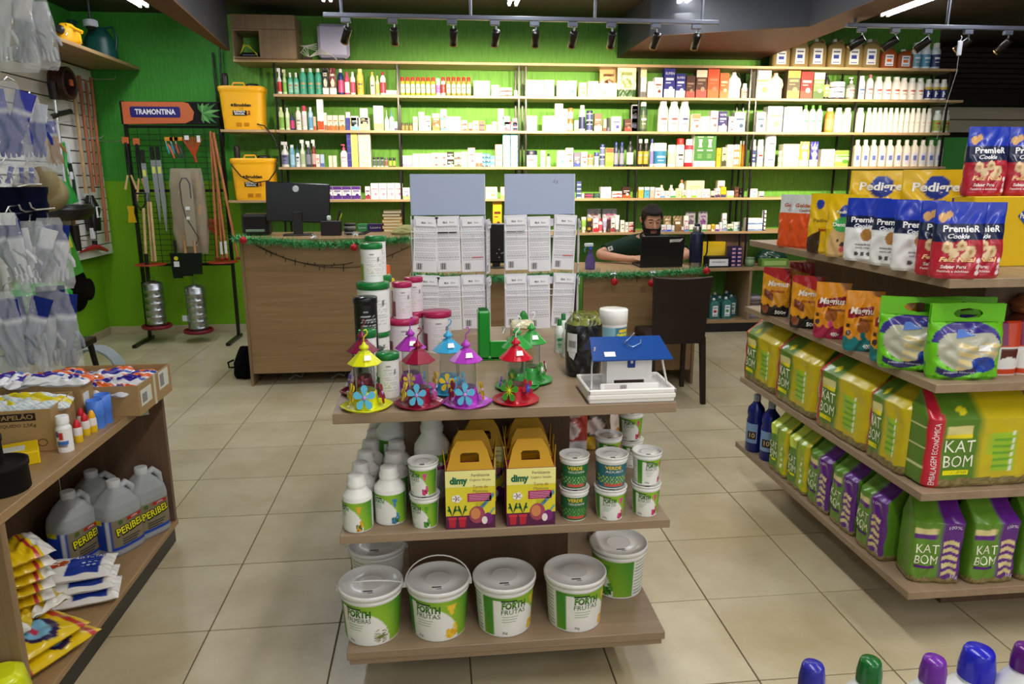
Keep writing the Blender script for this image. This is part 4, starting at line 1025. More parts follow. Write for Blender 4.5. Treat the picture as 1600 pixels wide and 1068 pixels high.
tub(6, colx(985, 700, 2.32), 2.32, Z1, 'fertiliser tub far back at the right of the middle shelf, lower'); tub(7, colx(984, 690, 2.32), 2.32, Z1+th_, 'open-rimmed fertiliser tub far back at the right, upper')
def fbottle(kind, w, h, ph):
 r = w/2; m = M(); hl = h*.6; body = hexc('f0efec')
 art = forth_art(kind, ph)
 def f(u, v, th):
  z = v*.78; C = art(u, np.clip(z/.56, 0, 1), th); return np.where(((z > .56) | (z < .04))[..., None], body, C)
 loft(m, [(0, r*.9, r*.9), (h*.02, r*.98, r*.98), (h*.05, r, r), (h*.54, r, r), (h*.62, r*.96, r*.96), (h*.7, r*.72, r*.72), (h*.75, r*.56, r*.56), (h*.78, r*.55, r*.55)], f, 2, 56, 80)
 c = M(); c.lathe([(r*.62, h*.77), (r*.64, h*.84), (r*.58, h*.845), (r*.55, h*.95), (r*.5, h*.96), (.001, h*.96)], 'eceae6', 24)
 for k in range(24):
  a = k*2*PI/24; c.bbox(-.0008, .0008, -.0008, .0008, h*.84, h*.975, 'dcdad6', .0002) if 0 else None
 d = M(); s = lambda X, Z: np.stack([(r+.0008)*np.sin(X/r-ph), -(r+.0008)*np.cos(X/r-ph), Z], -1)
 d.rect(-r*.9, -r*.35, h*.475, h*.495, '2a3a2a', s, nx=3); d.text('FORTH', -r*.55, h*.43, h*.06, '3a8a34', s, w=r*.7, bold=.04)
 for q in range(3): d.rect(-r*.85, -r*.4, h*(.37-.03*q), h*(.378-.03*q), '889a88', s, nx=3)
 return [('bottle_body', m, plast), ('cap', c, plast), ('label_print', d, paper)]
fb = {}
def fbot(kind, X, Y, lab, w=.086, h=.168, ph=.3, Z=None):
 assemble('fertiliser_bottle', fbottle(kind, w, h, ph), lab, 'bottle', (X, Y, Z1 if Z is None else Z), 0)
Yl = FY0+.052
fbot('yel', FX0+.048, Yl, 'white fertiliser bottle with yellow flower at the front left corner of the middle shelf')
fbot('blue', colx(609, 770, 1.98), 1.985, 'white fertiliser bottle with green leaf and blue mark', .092, .175, .1)
for k, lab in enumerate(('second', 'third', 'fourth', 'fifth', 'sixth', 'seventh', 'eighth')):
 fbot('pink' if k % 2 else 'green', FX0+.05+.006*k, Yl+.093*(k+1), 'white fertiliser bottle %s from the front along the left edge of the middle shelf' % lab, .084, .168, .3+.5)
fbot('purple', FX0+.145, 2.1, 'white fertiliser bottle standing behind the leaf one, pale cap', .09, .172, .4)
fbot('pink', FX0+.148, 2.2, 'white fertiliser bottle third back behind the leaf bottle', .09, .172, .4)
for k, (x, Y, kd, lab) in enumerate(((615, 2.3, 'purple', 'big white bottle with green wave and purple flowers, below the feeders'), (678, 2.32, 'pink', 'big white bottle with green wave and pink stripe, below the feeders'))):
 P = fbottle(kd, .115, .27, -.6); s = lambda X, Z: np.stack([X, -np.sqrt(np.maximum(.0575**2-X*X, 0))-.001, Z], -1)
 P[2][1].rect(-.005, .045, .1, .112, 'b03a88', s, nx=6)
 assemble('fertiliser_bottle', P, lab, 'bottle', ((colx(x, 690, Y) if k == 0 else -.03), Y if k == 0 else 2.155, Z1), 0)
for k, (x, c1, c2) in enumerate(((885, 'b03a30', 'e8e4e8'), (925, '4a3a28', 'e8c030'), (955, 'c87828', '3a5a2a'))):
 m = pouch_item(.13, .2, c1, c2, 'e8d8d0', .05, seed=k); o = m.obj('seed_bag', film)
 tag(o, ['crumpled red and silver bag behind the castor cake tubs', 'dark and yellow bag behind the teal tub', 'orange and green bag behind the right tubs'][k], 'bag', loc=(.32+.105*k if 0 else colx(x, 700, 2.5), 2.45+.04*k, Z1), rz=.15*k-.1)
def flower(mm, cx, cz, r, c, cc, y0=0, rot=0., n=5, tilt=None, star=False):
 a = M()
 for k in range(n):
  t = rot+k*2*PI/n; ux, uz = math.cos(t), math.sin(t); pts = []
  for q in range(10):
   b = q*2*PI/10; lx, lw = r*.58+r*.42*math.cos(b), r*.28*math.sin(b)*(1.15 if math.cos(b) > 0 else .8); pts.append((ux*lx-uz*lw, uz*lx+ux*lw))
  a.prism(pts, -.0015, .0015, c)
 if star:
  for k in range(10):
   t = k*2*PI/10; ux, uz = math.cos(t), math.sin(t); a.prism([(ux*r*.5, uz*r*.5), (-uz*r*.05, ux*r*.05), (uz*r*.05, -ux*r*.05)], -.0035, -.001, cc)
 c2 = M().lathe([(.0005, .004), (r*.16, .0035), (r*.19, .001), (r*.19, 0)], cc, 10, axis=1); a.merge(c2)
 return a
def feeder(c, fl, hook=True, sticker=False, star=False, roofr=.046):
 """base dish, bowl, clear jar, roof, hook, flowers"""
 P = []; h = .135
 n = 60; th = np.arange(n)*2*PI/n; prof = [(.052, 0, 0), (.058, .001, 0), (.064, .0065, 1), (.0665, .0065, 1), (.0665, .0085, 1), (.063, .0085, 1), (.056, .0035, .6), (.036, .004, 0), (.034, .012, 0), (.031, .03, 0), (.028, .042, 0), (.026, .042, 0)]
 G = []
 for r, z, k in prof:
  rr = r*(1+.1*k*np.maximum(0, np.cos(th*4.0 if star is False else th*0+1.57))**2) if not star else r*np.ones(n)
  G.append(np.stack([rr*np.sin(th), -rr*np.cos(th), z*np.ones(n)], -1))
 P.append(('dish', M().grid(G, c), gloss))
 j = M().lathe([(.0255, .04), (.0265, .046), (.0275, .06), (.027, .1), (.0265, .112), (.0255, .112), (.0258, .1), (.026, .06), (.025, .046)], 'fff', 24); P.append(('jar', j, glass))
 r = M(); n8 = 8 if not star else 28
 r.lathe([(roofr, .108), (roofr+.001, .1095), (.017, .134), (.0165, .136), (.002, .137)], c, n8, smooth=False)
 r.lathe([(.013, .134), (.0135, .1375), (.008, .139), (.008, .142), (.014, .144), (.0125, .149), (.006, .153), (.004, .158), (.001, .159)], c, 14)
 P.append(('roof', r, gloss))
 if sticker:
  s = M().add([(-.002, -.0355, .1205), (.018, -.031, .1205), (.015, -.023, .1305), (-.001, -.0265, .1305)], [[0, 1, 2, 3]], c='f6f6f8'); s.xf(Matrix.Translation((0, -.0035, .0012))); P.append(('price_sticker', s, paper))
 hk = M(); hk.tube([(0, 0, .157), (0, 0, .168), (.002, 0, .172), (.008, 0, .176), (.011, 0, .182), (.007, 0, .188), (.001, 0, .186)], .0017, 'f0eef0' if star else c, 6); P.append(('hook', hk, plast))
 f = []
 for k, (ang, z, rr, cf, cc) in enumerate(fl):
  m = flower(None, 0, 0, rr, cf, cc, rot=.3*k+PI/2, star=star, n=5)
  m.xf(Matrix.Rotation(ang, 4, 'Z') @ Matrix.Translation((0, -.043, z)) @ Matrix.Rotation(-.25, 4, 'X')); f.append(('flower', m, plast))
  st = M().tube([(0, -.03, .02), (0, -.041, z)], .0016, cc, 5); st.xf(Matrix.Rotation(ang, 4, 'Z')); f.append(('flower_stem', st, plast))
 return P+f
BLU, YEL, MAR, LIL = '5ab4d8', 'e8cc20', '8a1430', 'b890d8'
F3 = lambda a, b, c_, r=.023: [(-.15, .034, r, a, LIL), (1.35, .036, r*.85, b, LIL if b != YEL else 'd8a020'), (-1.3, .038, r*.9, c_, 'd8a020')]
yf = FY0+.045
FE = [('dde01a', F3(BLU, MAR, YEL, .031), (572, yf+.004), False, True, 'yellow bird feeder with blue flower at the front left corner of the top'),
  ('8c1736', F3(BLU, 'c05898', YEL, .028), (655, yf+.012), False, False, 'maroon bird feeder with blue flower, second in the front row'),
  ('b040c0', F3(BLU, 'b8941c', MAR, .029), (729, yf+.005), False, True, 'violet bird feeder with blue flower and price sticker on its roof'),
  ('c0182c', [(-.55, .036, .028, '4a9a34', 'd8d828'), (.75, .04, .025, 'a01c30', '3a60c8'), (-1.6, .05, .014, '2a50c0', 'f0a0c8')], (806, yf+.014), True, True, 'red bird feeder with green flower at the right of the front row'),
  ('7c1c3a', F3('a02848', BLU, '8a6ac8', .02), (556, yf+.15), False, False, 'maroon bird feeder half hidden behind the yellow feeder'),
  ('a838b0', F3(YEL, BLU, MAR, .018), (644, yf+.17), False, True, 'violet bird feeder behind the maroon feeder'),
  ('3fa8d8', F3('e8c81c', BLU, YEL, .024), (702, yf+.13), False, True, 'sky blue bird feeder with yellow flower behind the violet one'),
  ('3a9a44', [(.7, .04, .02, '3a8a34', 'f0f0f0'), (1.3, .045, .016, '8a2838', 'f0f0f0')], (830, yf+.21), True, True, 'green bird feeder behind the red one, price sticker on roof'),
  ('3a9a44', [(-.5, .04, .02, '3a8a34', 'e8e040')], (808, yf+.15), True, False, 'green bird feeder directly behind the red feeder')]
for c, fl, (x, Y), star, stk, lab in FE:
 X = colx(x, 610, Y); X = max(X, FX0+.068)
 t = assemble('bird_feeder', feeder(c, fl, sticker=stk, star=star), lab, 'bird feeder', (X, Y, Z0), .12 if x < 600 else 0)
 t.scale = (1, 1, 1.17)
def house():
 P = []
 m = M(); w, d = .205, .155
 m.bbox(-w/2, w/2, 0, d, 0, .012, 'ece9e6', .003); m.bbox(-w/2-.003, w/2+.003, -.003, d+.003, .008, .024, 'f2efec', .004)
 P.append(('tray', m, gloss))
 r = M()
 for a in ((-w/2-.003, w/2+.003, -.003, .004), (-w/2-.003, w/2+.003, d-.004, d+.003), (-w/2-.003, -w/2+.004, -.003, d+.003), (w/2-.004, w/2+.003, -.003, d+.003)): r.bbox(*a, .022, .034, 'f2efec', .0025)
 r.bbox(-.07, .072, .03, .036, .024, .04, 'f0eeec', .002); P.append(('tray_rim', r, gloss))
 b = M(); bw, bd = .055, .04; y0 = .055
 b.box(-.05, -.032, y0, y0+bd*1.4, .024, .098, c='efecea'); b.box(.042, .06, y0, y0+bd*1.4, .024, .098, c='efecea'); b.box(-.032, .042, y0, y0+bd*1.4, .042, .098, c='f2efed'); b.box(-.032, .042, y0+.01, y0+bd*1.4, .03, .042, c='4a3a30')
 b.add([(-.05, y0, .098), (.06, y0, .098), (.06, y0+bd*.7, .128), (-.05, y0+bd*.7, .128), (-.05, y0+bd*1.4, .098), (.06, y0+bd*1.4, .098)], [[0, 1, 2, 3], [5, 4, 3, 2]], [[1, 5, 2], [4, 0, 3]], c='eceae8'); P.append(('house_body', b, gloss))
 rf = M(); yr = y0+bd*.7; rw = .088
 V = [(-rw-.01+.005, yr-.066, .1), (rw+.012, yr-.066, .1), (rw-.004, yr, .142), (-rw+.0, yr, .142), (-rw-.005, yr+.062, .1), (rw+.012, yr+.062, .1)]; V2 = [(a, b_, c-.003) for a, b_, c in V]
 rf.add(V+V2, [[0, 1, 2, 3], [3, 2, 5, 4], [7, 6, 9, 8], [8, 9, 10, 11], [6, 7, 1, 0], [10, 5, 1+10-1, 11] if 0 else [11, 10, 4, 5], [7, 8, 2, 1], [8, 11, 5, 2], [9, 6, 0, 3], [10, 9, 3, 4]], c='1d4790'); P.append(('roof', rf, gloss))
 k = M().bbox(.0, .018, y0-.005, y0+.001, .072, .1, '1d3f86', .001); k.bbox(.006, .012, y0-.008, y0-.004, .083, .095, 'dfe4ea', .001); P.append(('roof_latch', k, gloss))
 s = M().add([(-.062, yr-.058, .1065), (-.036, yr-.058, .1065), (-.036, yr-.045, .1148), (-.062, yr-.045, .1148)], [[0, 1, 2, 3]], c='f6f6f6'); P.append(('price_sticker', s, paper))
 t = M().rect(-.06, -.005, .026, .038, 'e0d8d8', y=.0295); 
 for q in range(7): t.rect(-.022+q*.0022, -.0208+q*.0022, .027, .036, '444', y=.0292)
 P.append(('barcode_label', t, paper))
 c = M(); c.tube([(-.092, .03, .03), (-.088, .05, .08), (-.083, yr-.04, .125)], .0022, 'd8d6d0', 6); P.append(('hanging_cord', c, dull)); P.append(('hanging_cord', M().tube([(.098, .05, .03), (.088, .06, .08), (.083, yr-.02, .115)], .0026, 'e4e0da', 6), dull))
 c = M().tube([(0.02, yr-.004, .15), (.006, yr-.015, .14), (-.012, yr-.03, .131), (.008, yr-.042, .124), (.03, yr-.03, .131), (.032, yr-.02, .137)], .0012, '9ab0d0', 5); P.append(('hanging_wire', c, metal)); return P
assemble('house_feeder', house(), 'white house-shaped bird feeder with a blue roof and tray', 'bird feeder', (.536, FY0+.006, Z0), 0).scale = (1.2, 1.1, 1.22)
def moss():
 m = M(); art = lambda u, v, t: np.where((np.sin(u*31+4*np.sin(v*19))*np.sin(v*27+3*np.sin(u*13)) > .25)[..., None], hexc('2e2f2c'), np.where((v > .86)[..., None], hexc('7a8038'), hexc('15171a')))
 loft(m, [(0, .05, .05), (.012, .056, .056), (.09, .06, .058), (.17, .058, .056), (.19, .045, .045), (.196, .02, .02)], art, 2.2, 50, 64, .0028, seed=3)
 L = M(); s = lambda X, Z: np.stack([X, -np.sqrt(np.maximum(.062**2-X*X, 0))-.004, Z], -1)
 L.rect(-.05, -.018, .085, .145, 'e6e6e4', s, nx=5)
 for q in range(9): L.rect(-.045+q*.0027, -.0437+q*.0027, .1, .122, '222', lambda X, Z: s(X, Z)-np.array([0, .0008, 0]))
 L.poly([(-.048, .088), (-.02, .088), (-.028, .06), (-.042, .07)], 'e2e2e0', s)
 t = M()
 for k in range(46):
  a = RNG.uniform(0, 2*PI); r = RNG.uniform(.01, .05); x, y = r*math.cos(a), r*math.sin(a); t.tube([(x, y, .186), (x+RNG.uniform(-.012, .012), y+RNG.uniform(-.012, .012), .2), (x+RNG.uniform(-.022, .03), y+RNG.uniform(-.02, .02), .203)], [.0016, .0012, .0004], ['8a9a34', '6a7a2c', 'a0a048'][k % 3], 4)
 return [('wrapped_moss', m, film), ('barcode_label', L, paper), ('moss_tuft', t, dull)]
assemble('moss_roll', moss(), 'dark film-wrapped moss roll with barcode label beside the house feeder', 'moss', (colx(914, 540, 2.2), 2.22, Z0), -.25)
def plain_tub(r, h, body, lid, art=None, hl=.16, lidmat=gloss):
 m = M(); loft(m, [(0, r*.93, r*.93), (h*.02, r*.96, r*.96), (h*(1-hl), r*.97, r*.97)], art or body, 2, 40, 44)
 l = M().lathe([(r*.98, h*(1-hl)-.001), (r*1.02, h*(1-hl)), (r*1.02, h*.985), (r*.98, h), (.001, h)], lid, 36); return [('tub', m, plast), ('lid', l, lidmat)]
art = Art('e8e8e8', ('3a7a8c', R_(-.2, .46, .06, .9)), ('8ab8cc', R_(-.5, -.02, .06, .9)), ('e0e020', lambda u, v, t: (abs(u-.25) < .2) & (v > .2) & (v < .75) & (np.sin(u*50+2)*np.sin(v*22) > -.1) & (abs(t) < 1.6)), ('e8c828', R_(.1, .42, .78, .86)), ('3a8a48', lambda u, v, t: (u > 0) & (v < .5) & (np.sin(u*37)*np.sin(v*31) > .55) & (abs(t) < 1.6)))
P = plain_tub(.046, .15, 0, 'f2f1ee', art, .26); assemble('fertiliser_tub', P, 'tall white tub with light blue and yellow leaf label behind the blue roof', 'tub', (colx(963, 500, 2.36), 2.4, Z0)).scale = (1.05, 1.05, 1.2)
for k, (x, Y) in enumerate(((874, 2.52), (886, 2.45), (898, 2.4), (906, 2.62), (880, 2.62))):
 w, h = .034, .125; m, mc, pn = cyl_item(w, h, 'e4ebe6', '1f7a38', 'bottle', 'c8dccc', '2a8a50'); sfn = lambda X, Z: np.stack([X, -np.sqrt(np.maximum(w*w/4-X*X, 0))-.001, Z], -1)
 m.text('FORTH', 0, .04, .012, '2a8a48', sfn, rot=PI/2, w=.012*3); o = m.obj('plant_food_bottle', plast); mc.obj('cap', plast, o)
 tag(o, ['slim white bottle with green cap nearest the wax block', 'slim white bottle with green cap, second beside the moss roll', 'slim white bottle with green cap touching the moss roll', 'slim white bottle with green cap rising behind the moss roll', 'slim white bottle with green cap rearmost by the display stand'][k], 'bottle', loc=(colx(x, 520, Y), Y, Z0))
w = M().bbox(-.04, .04, -.025, .025, 0, .12, 'b8a074', .006); o = thing('honey_block', 'beige wrapped block with creamy wax top behind the feeders', 'block', (colx(817, 540, 2.4), 2.42, Z0))
w.obj('block', film, o); m = M(); loft(m, [(0, .042, .027), (.012, .0405, .026), (.022, .036, .02)], 'e2dab0', 4, 8, 32, .0015); t = m.obj('wax_top', gloss, o); t.location = (0, 0, .119)
def green_holder():
 m = M().bbox(-.045, .045, -.04, .035, 0, .012, '1f8f2e', .004); m.bbox(-.045, -.012, -.04, .035, .0, .125, '1f8f2e', .005); m.bbox(-.012, .045, -.04, -.034, .0, .05, '22962f', .002); m.bbox(.039, .045, -.04, .035, 0, .05, '22962f', .002)
 s = M()
 for q in range(6): s.bbox(-.041, -.017, -.035+q*.011, -.029+q*.011, .1235, .1262, '0f5a1a', .001)
 return [('holder', m, gloss), ('slot', s, matte)]
assemble('green_holder', green_holder(), 'bright green plastic holder standing beside the wax block', 'holder', (colx(772, 530, 2.45), 2.47, Z0), 0).scale = (1.25, 1, 1.4)
m = M(); loft(m, [(0, .022, .014), (.05, .022, .013), (.07, .012, .008), (.075, .004, .004)], '2a8a38', 3, 12, 20); o = m.obj('scoop', gloss); m2 = M().tube([(-.017, -.016, .01), (-.005, -.018, .04), (.015, -.015, .06)], .002, '4aa84a', 5).obj('rib', gloss, o)
tag(o, 'small pointed green scoop standing behind the wax block', 'scoop', loc=(colx(818, 490, 2.42), 2.43, Z0+.07)); o.location = (colx(818, 490, 2.6), 2.6, Z0); o.scale = (1, 1, 1.9)
def supp(w, h, body, lid, acc, label_col=None, txt='FORTH'):
 r = w/2; A = Art(body, (label_col or 'f2f2f0', R_(-.5, .5, .06, .88)), (acc, R_(-.5, -.36, .06, .55)), ('c8ccc8', lambda u, v, t: (u > -.2) & (u < .42) & (v > .2) & (v < .8) & (np.sin(v*95) > .4) & (np.sin(u*40+np.floor(v*15)*2.3) > -.6) & (abs(t) < 1.5)), ('555', lambda u, v, t: (u > .3) & (u < .36) & (v > .55) & (v < .75) & (np.sin(v*240) > 0) & (abs(t) < 1.5)))
 P = plain_tub(r, h, body, lid, A, .13); d = M(); s = lambda X, Z: np.stack([X, -np.sqrt(np.maximum((r*.975)**2-X*X, 0))-.0008, Z], -1)
 d.ell(r*.1, h*.28, r*.09, h*.03, 'e8d020', s, n=3); d.rect(-r*.1, r*.3, h*.72, h*.75, '9a9a9a', s, nx=3); P.append(('label_print', d, paper)); return P
GL, PKL = '1f7a3c', 'b02458'
def stackcol(x, Y, items, side):
 z = Z0
 for (w, h, body, lid, acc, lc, lab) in items:
  assemble('supplement_tub', supp(w, h, body, lid, acc, lc), lab, 'tub', (max(colx(x, 500, Y), FX0+w/2+.004), Y, z)); z += h+.001
PIN = 'e6dce4'
stackcol(603, 2.05, [(.066, .13, 'f2f2f0', GL, '2a8a3a', None, 'white tub with dark green lid behind the yellow feeder')], 0)
stackcol(573, 2.17, [(.054, .175, 'f2f2f0', GL, '3a9a3a', None, 'short white tub with green lid behind the maroon and yellow feeders')], 0)
stackcol(572, 2.285, [(.1, .09, '141416', '1c1c1e', '141416', '1a1a1c', 'black tub with black lid under the black jar at left'), (.075, .165, '17171a', '1c1c1e', '2a2a2a', '161618', 'black tub standing on the wider black tub')], 0)
stackcol(585, 2.41, [(.098, .12, 'f2f2f0', GL, '58a83a', None, 'white tub with green lid at the base of the left tower'), (.108, .165, 'f4f4f2', GL, '58a83a', None, 'big white tub with green rim in the middle of the left tower'), (.073, .125, 'f6f6f4', GL, '98b828', None, 'small white tub with green lid on top of the left tower')], 0)
stackcol(592, 2.535, [(.1, .12, 'f2f2f0', GL, '58a83a', None, 'rear white tub at the bottom, behind the left tower'), (.1, .17, 'f4f4f2', GL, '6aa83a', None, 'rear white tub in the middle, behind the left tower'), (.07, .135, 'f6f6f4', GL, '98b828', None, 'rear small white tub topping the back stack')], 0)
stackcol(630, 2.5, [(.108, .145, 'ece8ea', PKL, '7a1a40', PIN, 'wide pale pink tub with raspberry lid behind the feeders, left one'), (.068, .125, 'ece8ea', PKL, '7a1a40', PIN, 'smaller pink tub with raspberry lid stacked on the left wide one')], 0)
stackcol(683, 2.6, [(.104, .15, 'ece8ea', PKL, '7a1a40', PIN, 'wide pale pink tub with raspberry lid, right one')], 0)
stackcol(648, 2.66, [(.1, .14, 'ece8ea', PKL, '7a1a40', PIN, 'raspberry-lidded pink tub in the back row, lower'), (.068, .125, 'ece8ea', PKL, '7a1a40', PIN, 'raspberry-lidded pink tub in the back row, upper')], 0)
hz = nmat('amber_liquid', .1, trans=.7, col='b8862a', ior=1.3)
for x, Y, zc, capc, hh, lab in ((611, 2.75, Z0, 'e8c418', .25, 'amber bottle with yellow cap behind the white tubs'), (605, 2.84, Z0, 'e85a18', .29, 'amber bottle with orange cap behind the yellow-capped one')):
 o = thing('honey_bottle', lab, 'bottle', (colx(x, 430, Y), Y, zc))
 M().lathe([(.018, 0), (.02, .01), (.02, hh*.6), (.014, hh*.72), (.01, hh*.78), (.01, hh*.84)], 'b8862a', 20).obj('bottle_body', hz, o); M().lathe([(.0125, hh*.82), (.013, hh*.98), (.011, hh)], capc, 16).obj('cap', plast, o)
SPK = thing('x', 'x', 'x')
def seed_art(u, v, t):
 C = hexc('e9e7ec')*np.ones(u.shape+(1,)); ln = (v > .2) & (v < .8) & (abs(u) < .44) & (np.sin(v*150) > .1) & (np.sin(u*55+np.floor(v*24)*1.9) > -.75)
 C = np.where(ln[..., None], hexc('b9b6c0'), C); hd = (v > .84) & (v < .95); C = np.where(hd[..., None], hexc('dcdce6'), C)
 bc = (u > -.36) & (u < -.12) & (v > .05) & (v < .16) & (np.sin(u*160) > 0); C = np.where(bc[..., None], hexc('333'), C); return C
def packet(w, h, tilt, red):
 m = M(); G = []; C = []
 zs = np.linspace(0, h, 60); xs = np.linspace(-w/2, w/2, 40)
 X, Z = np.meshgrid(xs, zs); th = np.zeros_like(X)
 Cc = seed_art(X/w, Z/h, th); Yy = -.004*np.cos(X/w*PI)*np.sin(np.clip(Z/h*1.15, 0, 1)*PI)
 m.grid(np.stack([X, Yy, Z], -1), Cc, wrap=False); m.grid(np.stack([X, -Yy+.0015, Z], -1), 'e4e2e8', wrap=False, flip=True)
 m.rect(-w*.42, w*.42, h*.83, h*.96, 'f0f0f4', y=-.0052); m.text('ISLA', -w*.1, h*.89, h*.03, '222', y=-.006, bold=.03); m.text('Ecco', w*.18, h*.892, h*.03, '333', y=-.006)
 if red == 1: m.rect(-w*.42, w*.38, h*.7, h*.725, '1c1c20', y=-.0062)
 if red == 2: m.rect(-w*.05, w*.4, h*.26, h*.275, 'd85858', y=-.0062)
 return m
bpy.data.objects.remove(SPK)
white_wire = nmat('white_wire', .35, col='e8ebf2')
for si, (xa, xb) in enumerate(((640, 757), (788, 898))):
 Y = 2.9; A, B = py(xa, 275, Y), py(xb, 275, Y); w = B.x-A.x; top = 1.557; cx = (A.x+B.x)/2
 t = thing('seed_stand', ['white wire seed packet stand, left of the two', 'white wire seed packet stand, right of the two'][si], 'display stand', (cx, Y, Z0))
 H = top-Z0
 M().bbox(-w/2, w/2, -.002, .002, H-.158, H, 'b8c4e0', .001).obj('header_board', nmat('blue_grey_board', .6, col='a9b4d2'), t)
 M().bbox(w/2-.006, w/2+.002, -.001, .006, H-.158, H, 'e4e8f2', .001).obj('board_edge', plast, t)
 if si == 1:
  k = M().text('3,5', 0, 0, .012, '667', shear=.3); k.xf(Matrix.Translation((w*.22, -.003, H-.03)) @ Matrix.Rotation(.3, 4, 'Y')); k.obj('pencil_mark', paper, t)
 for s in (-1, 1):
  M().tube([(s*w/2, 0, H-.16), (s*w/2, .0, .02), (s*w/2+(-.014 if s < 0 else 0), -.05, .003)], .0024, 'fff', 6).obj('side_wire', white_wire, t)
  M().tube([(s*w/2, .0, .01), (s*w/2, .09, .003)], .0024, 'fff', 6).obj('foot_wire', white_wire, t)
 for lv, zt in enumerate((H-.175, H-.41)):
  for dz in (-.045, -.07): M().tube([(-w/2, -.03, zt+dz), (w/2, -.03, zt+dz)], .0017, 'fff', 6).obj('front_wire', white_wire, t)
  for s in (-1, 1): M().tube([(s*w/2, -.03, zt-.045), (s*w/2, .0, zt-.045)], .0017, 'fff', 5).obj('bracket_wire', white_wire, t)
  for k in range(3): M().tube([(-w/2+w*(k+.5)/3, -.0305, zt-.045), (-w/2+w*(k+.5)/3, -.0305, zt-.07)], .0012, 'fff', 5).obj('bracket_wire', white_wire, t)
  M().bbox(-w/2, w/2, .018, .021, zt-.03, zt, 'f0f0f6', .0005).obj('divider_card', paper, t)
  for k in range(3):
   pw = w/3*.97
   for dep in range(2):
    o = packet(pw, .218, 0, (2 if k == 2 and lv == 0 else 1 if (k == 1 and lv == 0 and si == 0) or (k == 0 and lv == 0 and si == 1) else 0) if dep == 0 else 0).obj('seed_packet', paper)
    tag(o, 'seed packet back with small print, %s of three on the %s row of the %s stand%s' % (['left', 'middle', 'right'][k], ['upper', 'lower'][lv], ['left', 'right'][si], '' if dep == 0 else ', second behind'), 'seed packet', 'seed packets on the wire stands')
    o['label'] = o['label'].replace(' with small print', '')
    o.location = (cx-w/2+w*(k+.5)/3, Y-.018+.013*dep, max(Z0+.001, Z0+zt-.205+.004*math.sin(k*3+lv+si))); o.rotation_euler = (0.0, (.05 if (k+si) % 3 == 0 else -.02), 0)
    if lv == 1: o.location.z = max(o.location.z, Z0+.006)
 for lv, zt in enumerate((H-.19, H-.42)):
  o = packet(.075, .215, 0, 0).obj('seed_packet', paper); tag(o, 'seed packet facing right on the %s side of the %s stand' % (['upper', 'lower'][lv], ['left', 'right'][si]), 'seed packet', 'seed packets on the stand sides', loc=(cx+w/2+.012+.008*si, Y+.0, max(Z0+.001, Z0+zt-.2)), rz=PI/2*.82)
# top of the wall shelving
ZT = ZS['T']
wb = thing('wall_box_cabinet', 'oak box cabinet with an open niche on top of the shelving', 'cabinet', (0, 0, 0))
xa, xb = py(362, 60, 7.15).x, py(462, 60, 7.15).x; xm = py(404, 60, 7.15).x; z1 = 2.975; zm = 2.855
for a in ((xa, xb, 7.15, 7.5, zm, z1), (xm, xb, 7.16, 7.5, ZT, zm-.002)): M().bbox(*a, 'ccc', .002).obj('closed_box', WZ, wb)
for a in ((xa, xa+.016, 7.155, 7.5, ZT, zm-.002), (xa+.016, xm, 7.155, 7.5, zm-.018, zm-.002), (xa+.016, xm-.001, 7.155, 7.5, ZT, ZT+.014)): M().bbox(*a, 'ccc', .001).obj('niche_panel', WZ, wb)
r_ = thing('network_box', 'black network box with tangled yellow cables in the cabinet niche', 'router', ((xa+xm)/2+.01, 7.22, ZT+.015))
M().bbox(-.085, .085, 0, .12, 0, .045, '101012', .01).obj('case', gloss, r_); M().bbox(-.06, .06, -.002, .001, .02, .026, '8a94a0', .001).obj('status_strip', gloss, r_)
for k in range(3): M().tube([(-.08, .0, .03+.0*k), (-.04, -.01, .09+.012*k), (.0, .0, .11-.01*k), (.04, -.012, .06), (.075, -.005, .01+.01*k)], .003, 'd8d020', 5).obj('yellow_cable', plast, r_)
rt = thing('white_router_box', 'rounded white access point standing on top of the shelving', 'router', (py(521, 60, 7.3).x, 7.3, ZT+.03))
m = M(); m.bbox(-.145, .145, -.03, .03, 0, .3, 'c9c4dc', .028); m.obj('case', gloss, rt)
M().bbox(-.13, .1, -.045, .045, -.028, .0, '1c1a20', .006).obj('base', plast, rt)
for k in range(4):
 M().tube([(-.15, -.03, .12-.02*k), (-.24-.02*k, -.05, .1), (-.3+.02*k, -.04, .04+.02*k), (-.22, -.06, .0), (-.12, -.05, .03+.015*k), (-.02, -.06, .02), (.03, -.06, -.02)], .0035, 'd8d8cc', 5).obj('white_cable', plast, rt)
ps = M().bbox(-.04, .04, -.025, .025, 0, .028, '3a1a1a', .004).obj('power_brick', plast); tag(ps, 'small dark power brick beside the white access point', 'power brick', loc=(rt.location.x-.24, 7.24, ZT))
def jerry(w, h, body, lab, cap='e8e8e0', mt=None, d=.11):
 m = M(); m2 = mt or milky
 loft(m, [(0, w*.48, d/2), (h*.05, w*.5, d/2), (h*.62, w*.5, d/2), (h*.72, w*.47, d*.46, 0), (h*.8, w*.3, d*.4), (h*.86, w*.14, w*.14)], body, 5, 14, 32)
 hd = M().tube([(w*.12, 0, h*.86), (w*.3, 0, h*.93), (w*.43, 0, h*.84), (w*.44, 0, h*.66)], w*.05, body, 8); cp = M().lathe([(w*.13, h*.85), (w*.13, h*.95), (w*.11, h*.955)], cap, 14, cx=-w*.06)
 l = M().rect(-w*.3, w*.22, h*.12, h*.62, 'e8ecf0', y=-d/2-.0015); l.rect(-w*.2, w*.1, h*.3, h*.42, lab, y=-d/2-.0022)
 l.rect(-w*.22, w*.15, h*.5, h*.54, '445', y=-d/2-.0022); l.rect(-w*.22, w*.15, h*.16, h*.2, '88a', y=-d/2-.0022); return m, hd, cp, l
